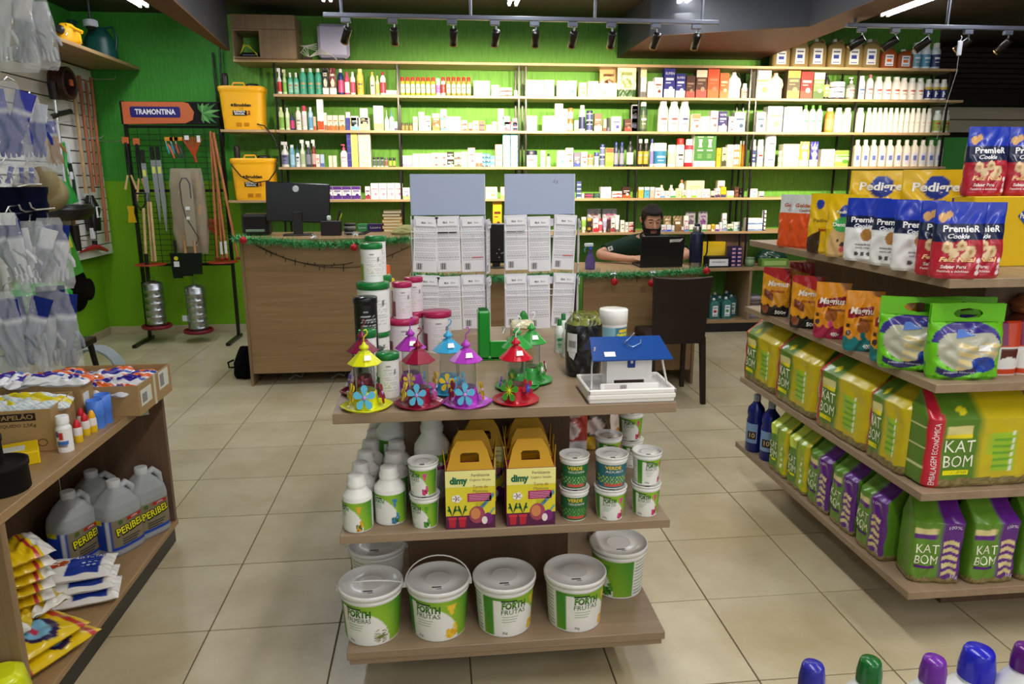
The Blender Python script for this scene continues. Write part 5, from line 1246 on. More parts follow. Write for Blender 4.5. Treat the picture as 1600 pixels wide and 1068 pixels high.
jm = nmat('amber_jug_plastic', .3, trans=.25, col='a08a58', ior=1.2); jo = nmat('orange_jug_plastic', .3, trans=.2, col='a8552a', ior=1.2)
for k in range(8):
 x0 = (1210, 1239, 1267, 1296, 1324, 1351, 1381, 1407)[k]; wpx = 28 if k < 6 else 25; a = py(x0, 80, 7.24); b = py(x0+wpx, 80, 7.24); hh = (.24, .285, .29, .29, .29, .295, .215, .2)[k]
 t = thing('jerry_can', ('amber jug with white label and handle, %s from left on top of the shelving' if k < 6 else 'orange brown jug with orange label, %s from left on top of the shelving') % ORD[k], 'jug', ((a.x+b.x)/2, 7.31, ZT), 0, 'amber jugs on top of the shelving' if k < 6 else None)
 m, hd, cp, l = jerry(b.x-a.x, hh, 'a0845c', '30409a' if k < 6 else 'e87020'); mm = jm if k < 6 else jo
 m.obj('jug_body', mm, t); hd.obj('handle', mm, t); cp.obj('cap', plast, t); l.obj('label_print', paper, t, kind='stuff')
for k in range(3):
 a = py(1432+15.5*k, 66, 7.24); m, mc, pn = cyl_item(.095, .255, 'dfe6ea', 'f2f2ee', 'bottle', ('7ab0c0', '5a98b8', '2a3a6a')[k], 'f0f0f0'); o = m.obj('bottle', plast); mc.obj(pn, plast, o)
 tag(o, ['white bottle with pale teal label on top of shelving at right', 'white bottle with blue label between two others on top of shelving', 'white bottle with navy label at the right end of the top'][k], 'bottle', loc=(a.x+.05, 7.3, ZT))
def sprayer():
 P = []; w = .2; Y_ = 'f8b41c'
 def yel(u, v, t): C = hexc(Y_)*np.ones(u.shape+(1,)); return C
 m = M(); loft(m, [(0, w*.88, .085), (.02, w*.9, .09), (.33, w*.98, .1), (.345, w*1.04, .105), (.375, w*1.04, .105), (.385, w*.98, .1)], yel, 7, 18, 48); P.append(('tank', m, plast))
 L = M(); s = -.101; L.text('Brudden', .01, .215, .027, '1a1a18', bold=.035, w=.15, y=s-.001); L.ell(-.082, .215, .011, .011, '1a1a18', y=s-.001); L.text('SL-20B', .0, .183, .009, '1a1a18', y=s)
 L.rect(-.08, .045, .125, .168, '15120e', y=s); L.text('ELÉTRICO', -.02, .157, .014, 'fff', y=s-.001, bold=.03, w=.1); L.text('MANUAL', -.02, .137, .014, 'fff', y=s-.001, bold=.03, w=.09); L.text('2', .065, .147, .032, '8a2a12', y=s-.001, bold=.05)
 P.append(('label_print', L, paper))
 g = M()
 for k in range(4):
  for q in range(2): g.bbox(-.06+q*.07, -.01+q*.07, -.097, -.0925, .03+.009*k, .034+.009*k, 'c98a14', .001)
 P.append(('vent_grille', g, plast))
 h = M().tube([(-.07, -.08, .385), (-.06, -.08, .41), (.03, -.08, .41), (.04, -.08, .385)], .008, Y_, 8); P.append(('carry_handle', h, plast))
 l = M().lathe([(.06, .385), (.062, .4), (.05, .41), (.001, .412)], '1a1816', 24, cx=.09); P.append(('filler_lid', l, plast))
 p = M().lathe([(.026, .37), (.028, .47), (.024, .5), (.01, .505)], '2a201c', 14, cx=-.15); P.append(('pump_lever', p, plast))
 b = M().box(-.17, .17, -.07, .07, -.001, .012, c='15130f'); P.append(('base_pad', b, plast)); return P
for k, (x, z) in enumerate(((384, ZS['B']), (393, ZS['D']))):
 t = assemble('backpack_sprayer', sprayer(), ['yellow backpack sprayer on the upper left board', 'yellow backpack sprayer on the lower left board'][k], 'sprayer', (py(x, 200, 7.27).x, 7.27, z))
 M().tube([(.13, -.1, .05), (.2, -.13, .03), (.27, -.13, -.06), (.3, -.12, -.16)] if k == 0 else [(-.19, -.1, .33), (-.1, -.13, .22), (.02, -.14, .16), (.15, -.13, .18), (.22, -.12, .27), (.24, -.11, .4)], .006, '1c1a18', 7).obj('hose', plast, t)
# counters
D1 = thing('tall_counter', 'tall oak counter with horizontal grain at the left behind the gondola', 'counter', (0, 0, 0))
a0, a1, DY, DZ = -1.43, -.2, 5.47, 1.115
M().bbox(a0+.02, a1-.002, DY, DY+.02, .095, DZ-.025, 'ccc', .001).obj('front_panel', WX, D1)
M().bbox(a0, a0+.02, DY-.012, DY+.62, 0, DZ-.025, 'ccc', .001).obj('side_panel', WZ, D1)
M().bbox(a1-.02, a1, DY+.021, DY+.62, 0, DZ-.025, 'ccc', .001).obj('side_panel', WZ, D1)
M().bbox(a0-.03, a1, DY-.05, DY+.64, DZ-.025, DZ, 'ccc', .0015).obj('counter_top', WX, D1)
M().bbox(a0+.02, a1-.02, DY+.3, DY+.318, 0, .6, 'ccc', .001).obj('shelf_back', WD, D1)
D2 = thing('low_counter', 'lower oak service counter where the man sits', 'counter', (0, 0, 0))
b0, b1, EY, EZ = -.2, 1.925, 5.17, .872
M().bbox(b0+.003, .995, EY+.1, EY+.12, .09, EZ-.025, 'ccc', .001).obj('front_panel', WX, D2)
M().bbox(1.06, b1-.02, EY, EY+.02, .11, EZ-.025, 'ccc', .001).obj('front_panel', WX, D2)
M().bbox(1.0, 1.02, EY-.0, EY+.6, 0, EZ-.025, '1a1512', .001).obj('leg_panel', black, D2)
M().bbox(b1-.02, b1, EY-.01, EY+.6, 0, EZ-.025, 'ccc', .001).obj('side_panel', WZ, D2)
M().bbox(b0+.003, b1+.02, EY-.04, EY+.62, EZ-.025, EZ, 'ccc', .0015).obj('counter_top', WX, D2)
M().bbox(b0+.003, .995, EY+.5, EY+.52, 0, .5, 'ccc', .001).obj('shelf_back', WD, D2)
def tinsel(pts, label, r=.052, dens=1500):
 t = thing('tinsel_garland', label, 'garland', pts[0]); o = Vector(pts[0]); P = [Vector(p)-o for p in pts]; m = M(); V = []; T = []; C = []; n = int(dens*sum((P[i+1]-P[i]).length for i in range(len(P)-1)))
 gr = [hexc('2a8a40'), hexc('46aa58'), hexc('1f7030'), hexc('66c07a')]
 L = [0]
 for i in range(len(P)-1): L.append(L[-1]+(P[i+1]-P[i]).length)
 for k in range(n):
  s = RNG.uniform(0, L[-1]); i = max(j for j in range(len(L)) if L[j] <= s); i = min(i, len(P)-2); p = P[i].lerp(P[i+1], (s-L[i])/max(1e-6, L[i+1]-L[i]))
  d = Vector(RNG.normal(size=3)).normalized(); q = p+d*r*RNG.uniform(.7, 1.15); w = d.orthogonal().normalized()*.0034; b = len(V); V += [p+w, p-w, q]; T.append([b, b+1, b+2]); C += [gr[k % 4]]*3
 m.add([list(v) for v in V], T=T, c=np.array(C)); m.obj('tinsel', nmat('tinsel_foil', .3, spec=.6), t, kind='stuff')
 M().tube(P, .004, '1a5a28', 5).obj('core_wire', plast, t)
 return t
g = .0
tinsel([(a0-.02, DY-.07, DZ+.01), (a0+.25, DY-.075, DZ-.015), (a0+.62, DY-.075, DZ-.045), (a0+.9, DY-.075, DZ-.035), (a1, DY-.075, DZ-.01)], 'green tinsel garland along the edge of the tall counter')
tinsel([(a1+.02, EY-.06, EZ-.0), (.4, EY-.062, EZ-.03), (.95, EY-.062, EZ-.01)], 'green tinsel garland seen between the two display stands')
tinsel([(1.0, EY-.062, EZ-.012), (1.3, EY-.065, EZ-.014), (1.62, EY-.065, EZ-.012), (1.95, EY-.05, EZ+.01)], 'green tinsel garland under the laptop on the low counter', .05)
def bauble(x, y, Y, lab, r=.026):
 p = py(x, y, Y); t = thing('red_bauble', lab, 'bauble', p, 0, 'red baubles hung on the counters')
 M().lathe([(.001, -r)]+[(r*math.sin(a), -r*math.cos(a)) for a in np.linspace(.15, 3.0, 12)], 'b00f20', 20).obj('ball', gloss, t)
 M().lathe([(.006, r*.97), (.006, r*1.2), (.003, r*1.25)], 'c8b070', 10).obj('cap', metal, t); M().tube([(0, 0, r*1.2), (0, .0, r*1.6+.01)], .001, 'ccc', 4).obj('string', plast, t)
bauble(380, 375, DY-.1, 'red bauble at the left end of the tall counter'); bauble(553, 386, DY-.1, 'red bauble beside the tallest white tubs'); bauble(960, 440, EY-.1, 'red bauble below the spray bottle on the low counter'); bauble(1018, 442, EY-.1, 'red bauble partly behind the brown chair'); bauble(1104, 423, EY-.09, 'red bauble at the right end of the low counter')
m = M()
for k in range(24):
 a, b = RNG.uniform(0, 2*PI, 2); d = Vector((math.cos(a), .4*math.sin(b), math.sin(a)))*.028; m.add([list(d.orthogonal().normalized()*.0018), list(-d.orthogonal().normalized()*.0018), list(d)], T=[[0, 1, 2]], c='e4e8ea')
for k, (x, y, Y) in enumerate(((555, 366, DY-.1), (490, 370, DY-.1), (958, 427, EY-.1), (1020, 425, EY-.1))):
 mm = M(); mm.merge(m); o = mm.obj('silver_tinsel_star', metal); tag(o, ['silver tinsel star above the bauble by the white tubs', 'silver tinsel star on the tall counter garland below the pen box', 'silver tinsel star above the bauble under the spray bottle', 'silver tinsel star below the laptop'][k], 'ornament', kind='stuff', loc=py(x, y, Y))
def lstring(pts, lab):
 t = thing('light_string', lab, 'light string', pts[0]); o = Vector(pts[0]); P = [Vector(p)-o for p in pts]
 M().tube(P, .0025, '15201a', 5).obj('cable', plast, t); b = M()
 for i, p in enumerate(P[1:-1]): b.tube([p, p+Vector((.004*(-1)**i, -.004, -.028*(1 if i % 2 else -.6)))], .003, '1a1a18', 5)
 b.obj('bulb', plast, t, kind='stuff')
def cat_(x0, y0, x1, y1, sag, n, Y):
 return [list(py(x0+(x1-x0)*s, y0+(y1-y0)*s+sag*4*s*(1-s), Y)) for s in np.linspace(0, 1, n)]
lstring(cat_(386, 373, 552, 410, 18, 12, DY-.008), 'dark string of mini lights drooping on the left of the tall counter')
lstring(cat_(386, 371, 556, 384, 6, 10, DY-.01), 'dark light string just under the left garland'); lstring(cat_(556, 418, 642, 384, 2, 7, DY-.008), 'dark light string rising to the right behind the white tubs'); lstring(cat_(386, 376, 556, 417, 14, 10, DY-.012), 'lowest dark light string on the tall counter')
lstring(cat_(916, 430, 1016, 433, 3, 6, EY-.008), 'dark light string below the right garland')
YC = DY+.28
mo = thing('desktop_monitor', 'black monitor seen from behind on the tall counter', 'monitor', (py(460, 360, YC).x+.03, YC, DZ), .12)
A = M().bbox(-.235, .235, 0, .03, .1, .395, '0f0e10', .006); A.xf(Matrix.Rotation(.05, 4, 'Y')); A.obj('screen_housing', gloss, mo)
M().bbox(-.035, .035, -.03, .0, .01, .18, '151416', .004).obj('stand_neck', plast, mo); M().bbox(-.11, .11, -.07, .08, 0, .012, '151416', .004).obj('stand_foot', plast, mo)
e = M().lathe([(.021, 0), (.024, 0), (.024, .003), (.021, .003)], 'c8ccd0', 24, axis=1); e.text('DELL', 0, 0, .011, 'c8ccd0', y=-.003); e.xf(Matrix.Translation((.0, -.001, .35))); e.obj('maker_badge', metal, mo)
o = M().bbox(-.1, .1, -.02, .14, 0, .165, '141212', .02).obj('receipt_printer', plast); tag(o, 'black receipt printer at the left end of the tall counter', 'printer', loc=(py(399, 350, YC).x, YC, DZ)); M().bbox(-.07, .07, -.023, -.019, .03, .05, '7a9a80', .002).obj('paper_slot', plast, o)
pb = thing('pen_box', 'dark brown desk box with pens beside the monitor', 'desk organiser', (py(517, 350, YC-.05).x, YC-.05, DZ)); M().bbox(-.075, .075, -.03, .06, 0, .11, '1c1110', .004).obj('box', plast, pb)
M().tube([(.05, 0, .1), (.075, .0, .19)], .009, '2a2a28', 6).obj('scissors_handle', plast, pb); M().tube([(.055, .02, .1), (.085, .02, .165)], .005, 'c8d030', 6).obj('pen', plast, pb); M().bbox(-.03, .0, .0, .03, .11, .15, 'd8dcd8', .008).obj('correction_bottle', plast, pb)
for k, (x0, x1, c, tx) in enumerate(((558, 574, '3a8a50', 'Louvre'), (575, 598, '35245a', 'Louvre'))):
 Y = YC+.3; a = py(x0, 352, Y); b = py(x1, 352, Y); w = b.x-a.x; m = M().bbox(-w/2, w/2, 0, .1, 0, .062, c, .001); m.text(tx, 0, .034, .018, 'e0e0e8', w=w*.7, y=-.002); tag(m.obj('paper_carton', paper), ['green stationery carton behind the tape rolls', 'purple stationery carton with white word'][k], 'box', loc=((a.x+b.x)/2, Y, DZ))
for k in range(7):
 c = ['d8a030', 'c88a20', 'e0b048'][k % 3] if k < 5 else '6a4a28'; o = M().bbox(-.075, .075, -.05, .08, 0, .024, c, .002).obj('yellow_book', paper); M().box(-.07, .07, -.0505, -.0495, .004, .02, c='e8dcb8').obj('page_block', paper, o)
 tag(o, 'flat %s book in the pile right of the purple carton, %s' % ('yellow' if k < 5 else 'brown', 'lowest' if k == 0 else ORD[k]+' from the bottom'), 'book', 'books piled on the tall counter', loc=(py(613, 340, YC+.3).x+.004*(-1)**k, YC+.3, DZ+.0245*k), rz=.03*(-1)**k)
tr = thing('tape_rolls', 'stack of silver tape rolls on the tall counter', 'tape', (py(545, 350, YC).x, YC+.05, DZ))
for k in range(4): M().lathe([(.04, .022*k), (.045, .022*k+.002), (.045, .022*k+.018), (.04, .022*k+.0205)], ['8a8a88', '2a2a2a'][k % 2], 20).obj('tape_roll', plast, tr)
m = M(); loft(m, [(0, .11, .07), (.02, .12, .08), (.05, .08, .05), (.075, .03, .02)], 'a09a68', 2.4, 18, 30, .006); tag(m.obj('folded_cloth', dull), 'crumpled khaki cloth on the tall counter behind the left stand', 'cloth', loc=(py(634, 345, YC).x, YC-.03, DZ))
m = M().tube([(0, 0, .004), (.05, .02, .02), (.09, -.02, .03), (.05, -.04, .01), (-.03, -.02, .008), (-.09, .0, .006)], .008, '2a2420', 7); tag(m.obj('coiled_cable', plast), 'dark tangled cable beside the tape rolls', 'cable', loc=(py(560, 355, YC-.08).x, YC-.1, DZ+.006))
fm = thing('second_monitor', 'black monitor standing between the two seed packet stands', 'monitor', (py(776, 400, 5.5).x, 5.5, EZ)); M().bbox(-.2, .2, 0, .04, .04, .335, '0b0b0d', .008).obj('screen_housing', gloss, fm); M().bbox(-.08, .08, -.05, .08, 0, .01, '0f0f12', .003).obj('stand_foot', plast, fm); M().bbox(-.03, .03, .03, .055, .01, .15, '0f0f12', .003).obj('stand_neck', plast, fm)
e = M()
for dx, dz in ((0, .03), (0, -.03), (-.018, 0), (.018, .0), (.03, .004)): e.ell(dx, dz, .004, .004, 'c8ccd0', y=-.0015, n=8)
e.xf(Matrix.Translation((.02, 0, .11))); e.obj('badge', paper, fm, kind='stuff')
lt = thing('laptop', 'black open laptop with a white sticker on its lid', 'laptop', ((1.535+1.865)/2+.003, 5.36, EZ)); A = M().bbox(-.168, .168, 0, .009, .0, .23, '100e0f', .004); A.xf(Matrix.Translation((0, .0, .012)) @ Matrix.Rotation(.12, 4, 'X')); A.obj('lid', nmat('black_satin', .4, col='100e0f'), lt)
M().bbox(-.168, .168, .0, .235, 0, .016, '141213', .004).obj('keyboard_base', plast, lt)
S = M().prism([(-.05, -.014), (-.02, -.01), (.03, -.01), (.045, .004), (.052, .018), (.035, .012), (.0, .01), (-.03, .01), (-.052, .008)], -.001, 0, 'd8dcd8'); S.text('petiscos', -.002, 0, .012, '6a7a70', y=-.0015); S.xf(Matrix.Translation((0, 0, .012)) @ Matrix.Rotation(.12, 4, 'X') @ Matrix.Translation((.1, -.0012, .195))); S.obj('lid_sticker', paper, lt)
fk = thing('thermos_flask', 'tall navy thermos flask with steel base on the low counter', 'flask', (1.955, 5.32, EZ))
nv = nmat('navy_enamel', .35, col='141c38'); st = nmat('brushed_steel', .28, metal=1, col='b8b6b2')
M().lathe([(.046, 0), (.047, .003), (.047, .042)], 'fff', 28).obj('steel_base', st, fk); M().lathe([(.048, .042), (.049, .046), (.049, .25), (.045, .265), (.038, .27)], 'fff', 28).obj('body', nv, fk)
M().lathe([(.03, .268), (.031, .27), (.031, .31), (.029, .312)], 'fff', 24).obj('steel_cup', st, fk); M().lathe([(.02, .311), (.022, .315), (.02, .33), (.008, .333)], '141c38', 18).obj('stopper', nv, fk)
M().tube([(.03, -.01, .262), (.06, -.01, .25), (.085, -.005, .2), (.087, 0, .12), (.075, 0, .08)], .006, '16161c', 8).obj('carry_strap', plast, fk)
sb = thing('spray_bottle', 'clear blue trigger spray bottle at the left end of the low counter', 'spray bottle', (py(922, 415, 5.32).x, 5.32, EZ)); M().lathe([(.036, 0, '6a62c0'), (.038, .01, '6a62c0'), (.036, .07, '8a88c8'), (.022, .11, '8a88c8'), (.014, .13, '4a44b0'), (.014, .15, '2a2ac0')], '6a62c0', 18).obj('bottle_body', nmat('violet_clear', .12, trans=.75, col='7a72c8', ior=1.2), sb)
k = M().bbox(-.045, .02, -.012, .012, .17, .195, 'e8eef4', .004); k.lathe([(.014, .148), (.012, .172)], '3a60d0', 12); k.obj('trigger_head', plast, sb); M().tube([(-.03, 0, .172), (-.045, 0, .15), (-.04, 0, .13)], .004, '58a8e0', 6).obj('trigger', plast, sb)
def cbox(nm, lab, x0, x1, yt, c, Y, d=.12, txt=None, band=None, tc='222', z=ZS['F'], h=None):
 a, b = py(x0, yt, Y), py(x1, yt, Y); w = b.x-a.x; H = h or a.z-z; m = M().bbox(-w/2, w/2, 0, d, 0, H, c, .0015)
 if band: m.rect(-w*.42, w*.42, H*.15, H*.78, band, y=-.001)
 if txt: m.text(txt, 0, H*.5, H*.14, tc, w=w*.6, y=-.002)
 return tag(m.obj(nm, paper), lab, 'box', loc=((a.x+b.x)/2, Y, z))
cbox('pet_door_carton', 'yellow carton with pet drawing behind the flask', 1099, 1134, 378, 'd9b414', 7.22, .1, None, 'e0c030')
cbox('toy_carton', 'black carton with white pet label right of the flask', 1106, 1141, 401, '17151a', 7.02, .12, 'MORDEDOR', 'e8e8e6')
for k in range(10):
 c_, r0 = k % 2, k//2; h = .04; a = py(1145+9*c_, 400, 7.05); w = .056; m = M().bbox(-w/2, w/2, 0, .12, 0, h, '28245a', .001); m.rect(-w*.35, w*.35, h*.25, h*.75, 'c88aa0', y=-.001); m.rect(-w*.3, w*.1, h*.42, h*.58, 'f0e8d8', y=-.0015)
 tag(m.obj('soap_carton', paper), 'navy soap carton in the %s column beside the black pet carton, %s' % (['left', 'right'][c_], 'lowest' if r0 == 0 else ORD[r0]+' from the bottom'), 'box', 'navy soap cartons on the base cabinet', loc=(a.x+.01, 7.05, ZS['F']+r0*(h+.0006)))
o = M().lathe([(.045, 0, '3a6a3a'), (.047, .004, '3a6a3a'), (.047, .06, 'a8c090'), (.047, .085, '3a6a3a'), (.044, .09, 'c8c8b8')], '3a6a3a', 24).obj('food_tin', metal if 0 else gloss); tag(o, 'green food tin beside the navy soap cartons', 'tin', loc=(py(1171, 410, 7.1).x, 7.1, ZS['F']))
cbox('herb_carton', 'long green carton right of the food tin', 1191, 1232, 405, '6a9a38', 7.05, .1, None, 'a8c870')
m = M(); loft(m, [(0, .16, .08), (.06, .17, .09), (.13, .12, .05), (.16, .05, .02)], '143a30', 2.4, 20, 36, .008); tag(m.obj('green_net_bag', film), 'dark green bag behind the long green carton', 'bag', loc=(py(1205, 400, 7.35).x, 7.35, ZS['F']))
teal = nmat('teal_liquid_plastic', .25, trans=.5, col='5a9a92', ior=1.2)
for k, (x, Y, lc) in enumerate(((1119, 7.02, 'b03a2a'), (1138, 7.02, '3a8a3a'), (1100, 7.04, '333'), (1112, 7.14, '888'), (1128, 7.14, '888'), (1146, 7.14, '888'), (1120, 7.26, '888'), (1138, 7.27, '888'))):
 t = thing('detergent_jug', 'teal liquid jug %s' % ['with red label, front row of the base cabinet', 'with green label, front row of the base cabinet', 'with dark text label at the cabinet left', 'behind the dark label one', 'behind the red label one', 'behind the green label one', 'at the back left', 'at the back right'][k]+('' if k < 3 else ' in the base cabinet'), 'jug', (py(x, 480, Y).x, Y+.06, ZS['G']), 0, 'teal jugs in the base cabinet')
 m, hd, cp, l = jerry(.105, .22+.012*(k % 2)+(.02 if k > 5 else 0), '6a9a96', lc, 'dfe6e4', d=.1); m.obj('jug_body', teal, t); hd.obj('handle', teal, t); cp.obj('cap', plast, t); l.obj('label_print', paper, t, kind='stuff')
for k in range(5):
 m = M(); loft(m, [(0, .07, .1), (.015, .08, .11), (.03, .08, .11), (.045, .06, .09)], ['9a98a8', '6a5a5a', 'b0aab0', '7a6a60', 'a8a0a8'][k], 4, 10, 30, .004, seed=k); tag(m.obj('snack_bag', clearfilm if 0 else film), 'flat silvery bag piled right of the teal jugs, %s' % ('lowest' if k == 0 else ORD[k]+' from the bottom'), 'bag', 'bags piled in the base cabinet', loc=(py(1178, 480, 7.08).x, 7.14, ZS['G']+.046*k))
ch = thing('dining_chair', 'dark brown high-backed chair facing the low counter', 'chair', (1.64, 4.9, 0), 0)
br = nmat('dark_brown_leather', .5, col='2a1c16', bump=.25, bscale=140)
m = M(); cx, w = 0., .2
G = []
for z, yy, wd in ((.435, -.155, .185), (.5, -.165, .188), (.7, -.185, .197), (.86, -.205, .205), (.885, -.208, .207)):
 pass
def slab(rows, th, mat, nm, par, dip=0.):
 F = []; n = 12
 for z, yy, wd in rows:
  r = []
  for i in range(n+1):
   x = -wd+2*wd*i/n; r.append((x, yy-.012*math.cos(x/wd*1.4), z-(dip*math.cos(x/wd*1.5) if z == rows[-1][0] else 0)))
  for i in range(n, -1, -1):
   x = -wd+2*wd*i/n; r.append((x, yy+th-.012*math.cos(x/wd*1.4), z-(dip*math.cos(x/wd*1.5) if z == rows[-1][0] else 0)))
  F.append(r)
 return M().grid(np.array(F), '2a1c16', smooth=False).obj(nm, mat, par)
slab([(.43, -.2, .18), (.6, -.205, .188), (.8, -.225, .2), (.892, -.24, .205)], .03, br, 'backrest', ch, .014)
M().bbox(-.2, .2, -.19, .22, .42, .475, '2a1c16', .012).obj('seat', br, ch)
for sx in (-1, 1):
 M().bbox(sx*.175-.016, sx*.175+.016, .18, .212, 0, .42, '1c1310', .003).obj('leg', br, ch)
 l = M().add([(-.016, -.02, 0), (.016, -.02, 0), (.016, .01, 0), (-.016, .01, 0), (-.018, .05, .44), (.018, .05, .44), (.018, .09, .44), (-.018, .09, .44)], [[3, 2, 1, 0], [4, 5, 6, 7], [0, 1, 5, 4], [1, 2, 6, 5], [2, 3, 7, 6], [3, 0, 4, 7]], c='1c1310'); l.xf(Matrix.Translation((sx*.18, -.235, 0))); l.obj('leg', br, ch)
m = M(); loft(m, [(0, .07, .1), (.03, .085, .12), (.12, .08, .11), (.2, .05, .07), (.24, .03, .03)], '0e0d10', 2.6, 20, 36, .006); t = m.obj('black_backpack', dull); tag(t, 'black backpack slumped against the left end of the tall counter', 'bag', loc=(-1.545, 5.78, 0)); M().tube([(-.08, -.03, .14), (-.125, -.03, .12), (-.12, -.03, .08), (-.08, -.03, .08)], .008, '121114', 6).obj('strap', dull, t)
M().tube([(0, 0, .0), (.09, .1, .045), (.2, .2, .09)], .006, 'c8c0a8', 6)
for k in range(2): tag(M().tube([(0, 0, 0), (.05, .02, .03), (.1, -.01, .02), (.12, .03, .06), (.07, .05, .07), (.02, .03, .04)], .008, '8a8478', 6).obj('floor_cable', plast), ['loose pale cable bundle under the tall counter, left', 'looped cable under the tall counter, right'][k], 'cable', loc=(-1.18+.33*k, 5.6, .009))
# hanging tool rack at the back left
RK = thing('tool_rack', 'black wire-grid tool rack with orange header sign in the green corner', 'display rack', (0, 0, 0))
YR = 7.26; rx0, rx1 = -2.83, -1.985
for x in (rx0, rx1):
 M().bbox(x-.015, x+.015, YR, YR+.03, .02, 2.24, '120f0e', .002).obj('upright', black, RK); M().bbox(x-.02, x+.02, YR-.38, YR+.08, 0, .03, '120f0e', .003).obj('foot', black, RK)
for z in (.72, 1.42, 2.0): M().bbox(rx0+.015, rx1-.015, YR+.005, YR+.025, z, z+.025, '120f0e', .002).obj('cross_bar', black, RK)
for k in range(8): x = rx0+.1*(k+1); M().tube([(x, YR+.0, .73), (x, YR, 2.0)], .0028, '151210', 5).obj('grid_wire', black, RK)
for k in range(24): z = .77+.051*k; M().tube([(rx0, YR-.004, z), (rx1, YR-.004, z)], .0028, '151210', 5).obj('grid_wire', black, RK)
sg = thing('header_sign', 'orange header sign with blue name plate and leaf on the tool rack', 'sign', ((rx0+rx1)/2, YR-.03, 2.03)); w = (rx1-rx0)/2+.01
M().bbox(-w, w, -.02, .02, 0, .2, '161413', .003).obj('sign_board', matte, sg)
m = M().poly([(-w+.02, .0), (.3*w, 0.01), (.46*w, .04), (.5*w, .11), (.4*w, .185), (.3*w, .197), (-w+.02, .197)], 'c8683c', y=-.0215); m.obj('orange_panel', paper, sg)
m = M(); R0 = [(-w*.78, .06), (-w*.8, .08), (-w*.8, .14), (-w*.78, .155), (w*.2, .155), (w*.22, .14), (w*.22, .08), (w*.2, .06)]; m.poly(R0, '2c2470', y=-.0235); m.text('TRAMONTINA', -w*.29, .107, .046, 'f4f2f4', y=-.0255, w=w*.82, bold=.03); m.obj('lettering', paper, sg)
lf = M()
for k in range(9):
 a = -1.5+k*.42; L = .12+.05*math.cos(a); ux, uz = math.cos(a), math.sin(a); cx, cz = w*.66, .1
 lf.poly([(cx, cz), (cx+ux*L*.5-uz*.017, cz+uz*L*.45+ux*.017), (cx+ux*L, max(.008, min(.19, cz+uz*L*.95))), (cx+ux*L*.5+uz*.015, cz+uz*L*.45-ux*.015)], ['4a8a44', '6aa85a', '3a7a3a'][k % 3], y=-.0235-.0004*k)
lf.obj('leaf_picture', paper, sg, kind='stuff')
S = 7.2/1127.7
def H(x, y, Y=YR-.04): return py(x, y, Y)
def pole(nm, lab, x0, y0, x1, y1, r, c, mat=None, Y=YR-.05, cat='tool handle'):
 a, b = H(x0, y0, Y), H(x1, y1, Y); t = thing(nm, lab, cat, b); M().tube([a-b, Vector((0, 0, 0))], r, c, 10).obj('shaft', mat or plast, t); return t, a-b
wd = nmat('turned_wood', .5, var=.25)
for k, (x0, y0, x1, y1) in enumerate(((329, 205, 340, 404), (334, 207, 348, 405), (331, 215, 355, 404), (334, 210, 372, 404))):
 t, d = pole('tool_pole', 'orange lacquered tool handle at the right of the rack, %s from left' % ORD[k], x0, y0, x1, y1, .0125, 'c07848', wd, YR-.06-.015*k)
 M().lathe([(.012, -.01), (.022, -.005), (.022, .01), (.013, .02)], '8a2a14', 12).obj('collar', plast, t); 
 if k in (1, 2): M().bbox(-.012, .012, -.016, -.013, .05, .17, 'e0e0dc', .001).obj('barcode_label', paper, t)
for k, (x, w_) in enumerate(((352, .14), (240, .14))):
 p = H(x, 408 if k == 0 else 412); t = tag(M().lathe([(w_-.012, -.004), (w_, 0), (w_, .006), (w_-.012, .01), (w_-.03, .004)], 'a8381c', 30).obj('ring_holder', plast), ['orange ring holder carrying the wooden handles', 'orange ring holder behind the digging tools'][k], 'holder', loc=(p.x, YR-.12, p.z))
def shears(x, y, lab, sp=.03, l1=.17, hl=.12, red=False):
 p = H(x, y); t = thing('hedge_shears', lab, 'shears', p)
 M().bbox(-.03, .03, -.012, -.008, -.06, .0, 'c86838', .001).obj('price_card', paper, t)
 for s in (-1, 1):
  M().tube([(s*.004, -.01, -.05), (s*.01, -.01, -.14), (s*.012, -.01, -l1-.05)], [.008, .01, .006], '3a3836', 6).obj('blade', metal, t)
  M().tube([(s*.014, -.012, -l1-.04), (s*(.02+sp), -.012, -l1-.05-hl)], [.01, .012], 'd8b078', 8).obj('handle', wd, t)
 return t
shears(196, 214, 'hedge shears with pale wooden handles at the far left of the rack', .03, .3, .12); shears(213, 216, 'hedge shears with wooden handles below the orange card, second from left', .035, .32, .2)
sp = thing('spade', 'long spade with black D handle and dark blade at the rack left', 'spade', H(222, 300, YR-.14)); B = sp.location.copy()
f = lambda x, y, Y=YR-.14: py(x, y, Y)-B
M().tube([f(224, 325), f(228, 398)], .013, 'd8b884', 10).obj('shaft', wd, sp); M().tube([f(211, 302), f(213, 318), f(220, 328), f(227, 318), f(228, 302), f(211, 302)], .009, '141210', 7).obj('d_handle', plast, sp); M().tube([f(228, 396), f(233, 450)], .018, '151310', 8).obj('socket', plast, sp)
m = M(); a, b, c_, d_ = f(221, 440), f(246, 440), f(246, 505), f(228, 508); m.prism([(a.x, a.z), (b.x, b.z), (c_.x, c_.z), ((c_.x+d_.x)/2, d_.z-.02), (d_.x, d_.z)], -.145+.13, -.01, '131215'); m.obj('blade', gloss, sp)
M().rect(f(234, 0).x, f(242, 0).x, f(0, 507).z, f(0, 498).z, 'dde', y=-.02).obj('price_label', paper, sp)
for k, (x0, x1) in enumerate(((231, 238), (235, 243))):
 t, d = pole('hoe_pole', 'pale wooden handle beside the spade, %s' % ['nearer', 'farther'][k], x0, 315, x1, 408, .012, 'd8b884', wd, YR-.1-.02*k)
sc = thing('scythe_blade', 'long curved steel machete blade hanging beside the shears', 'machete', H(250, 250)); 
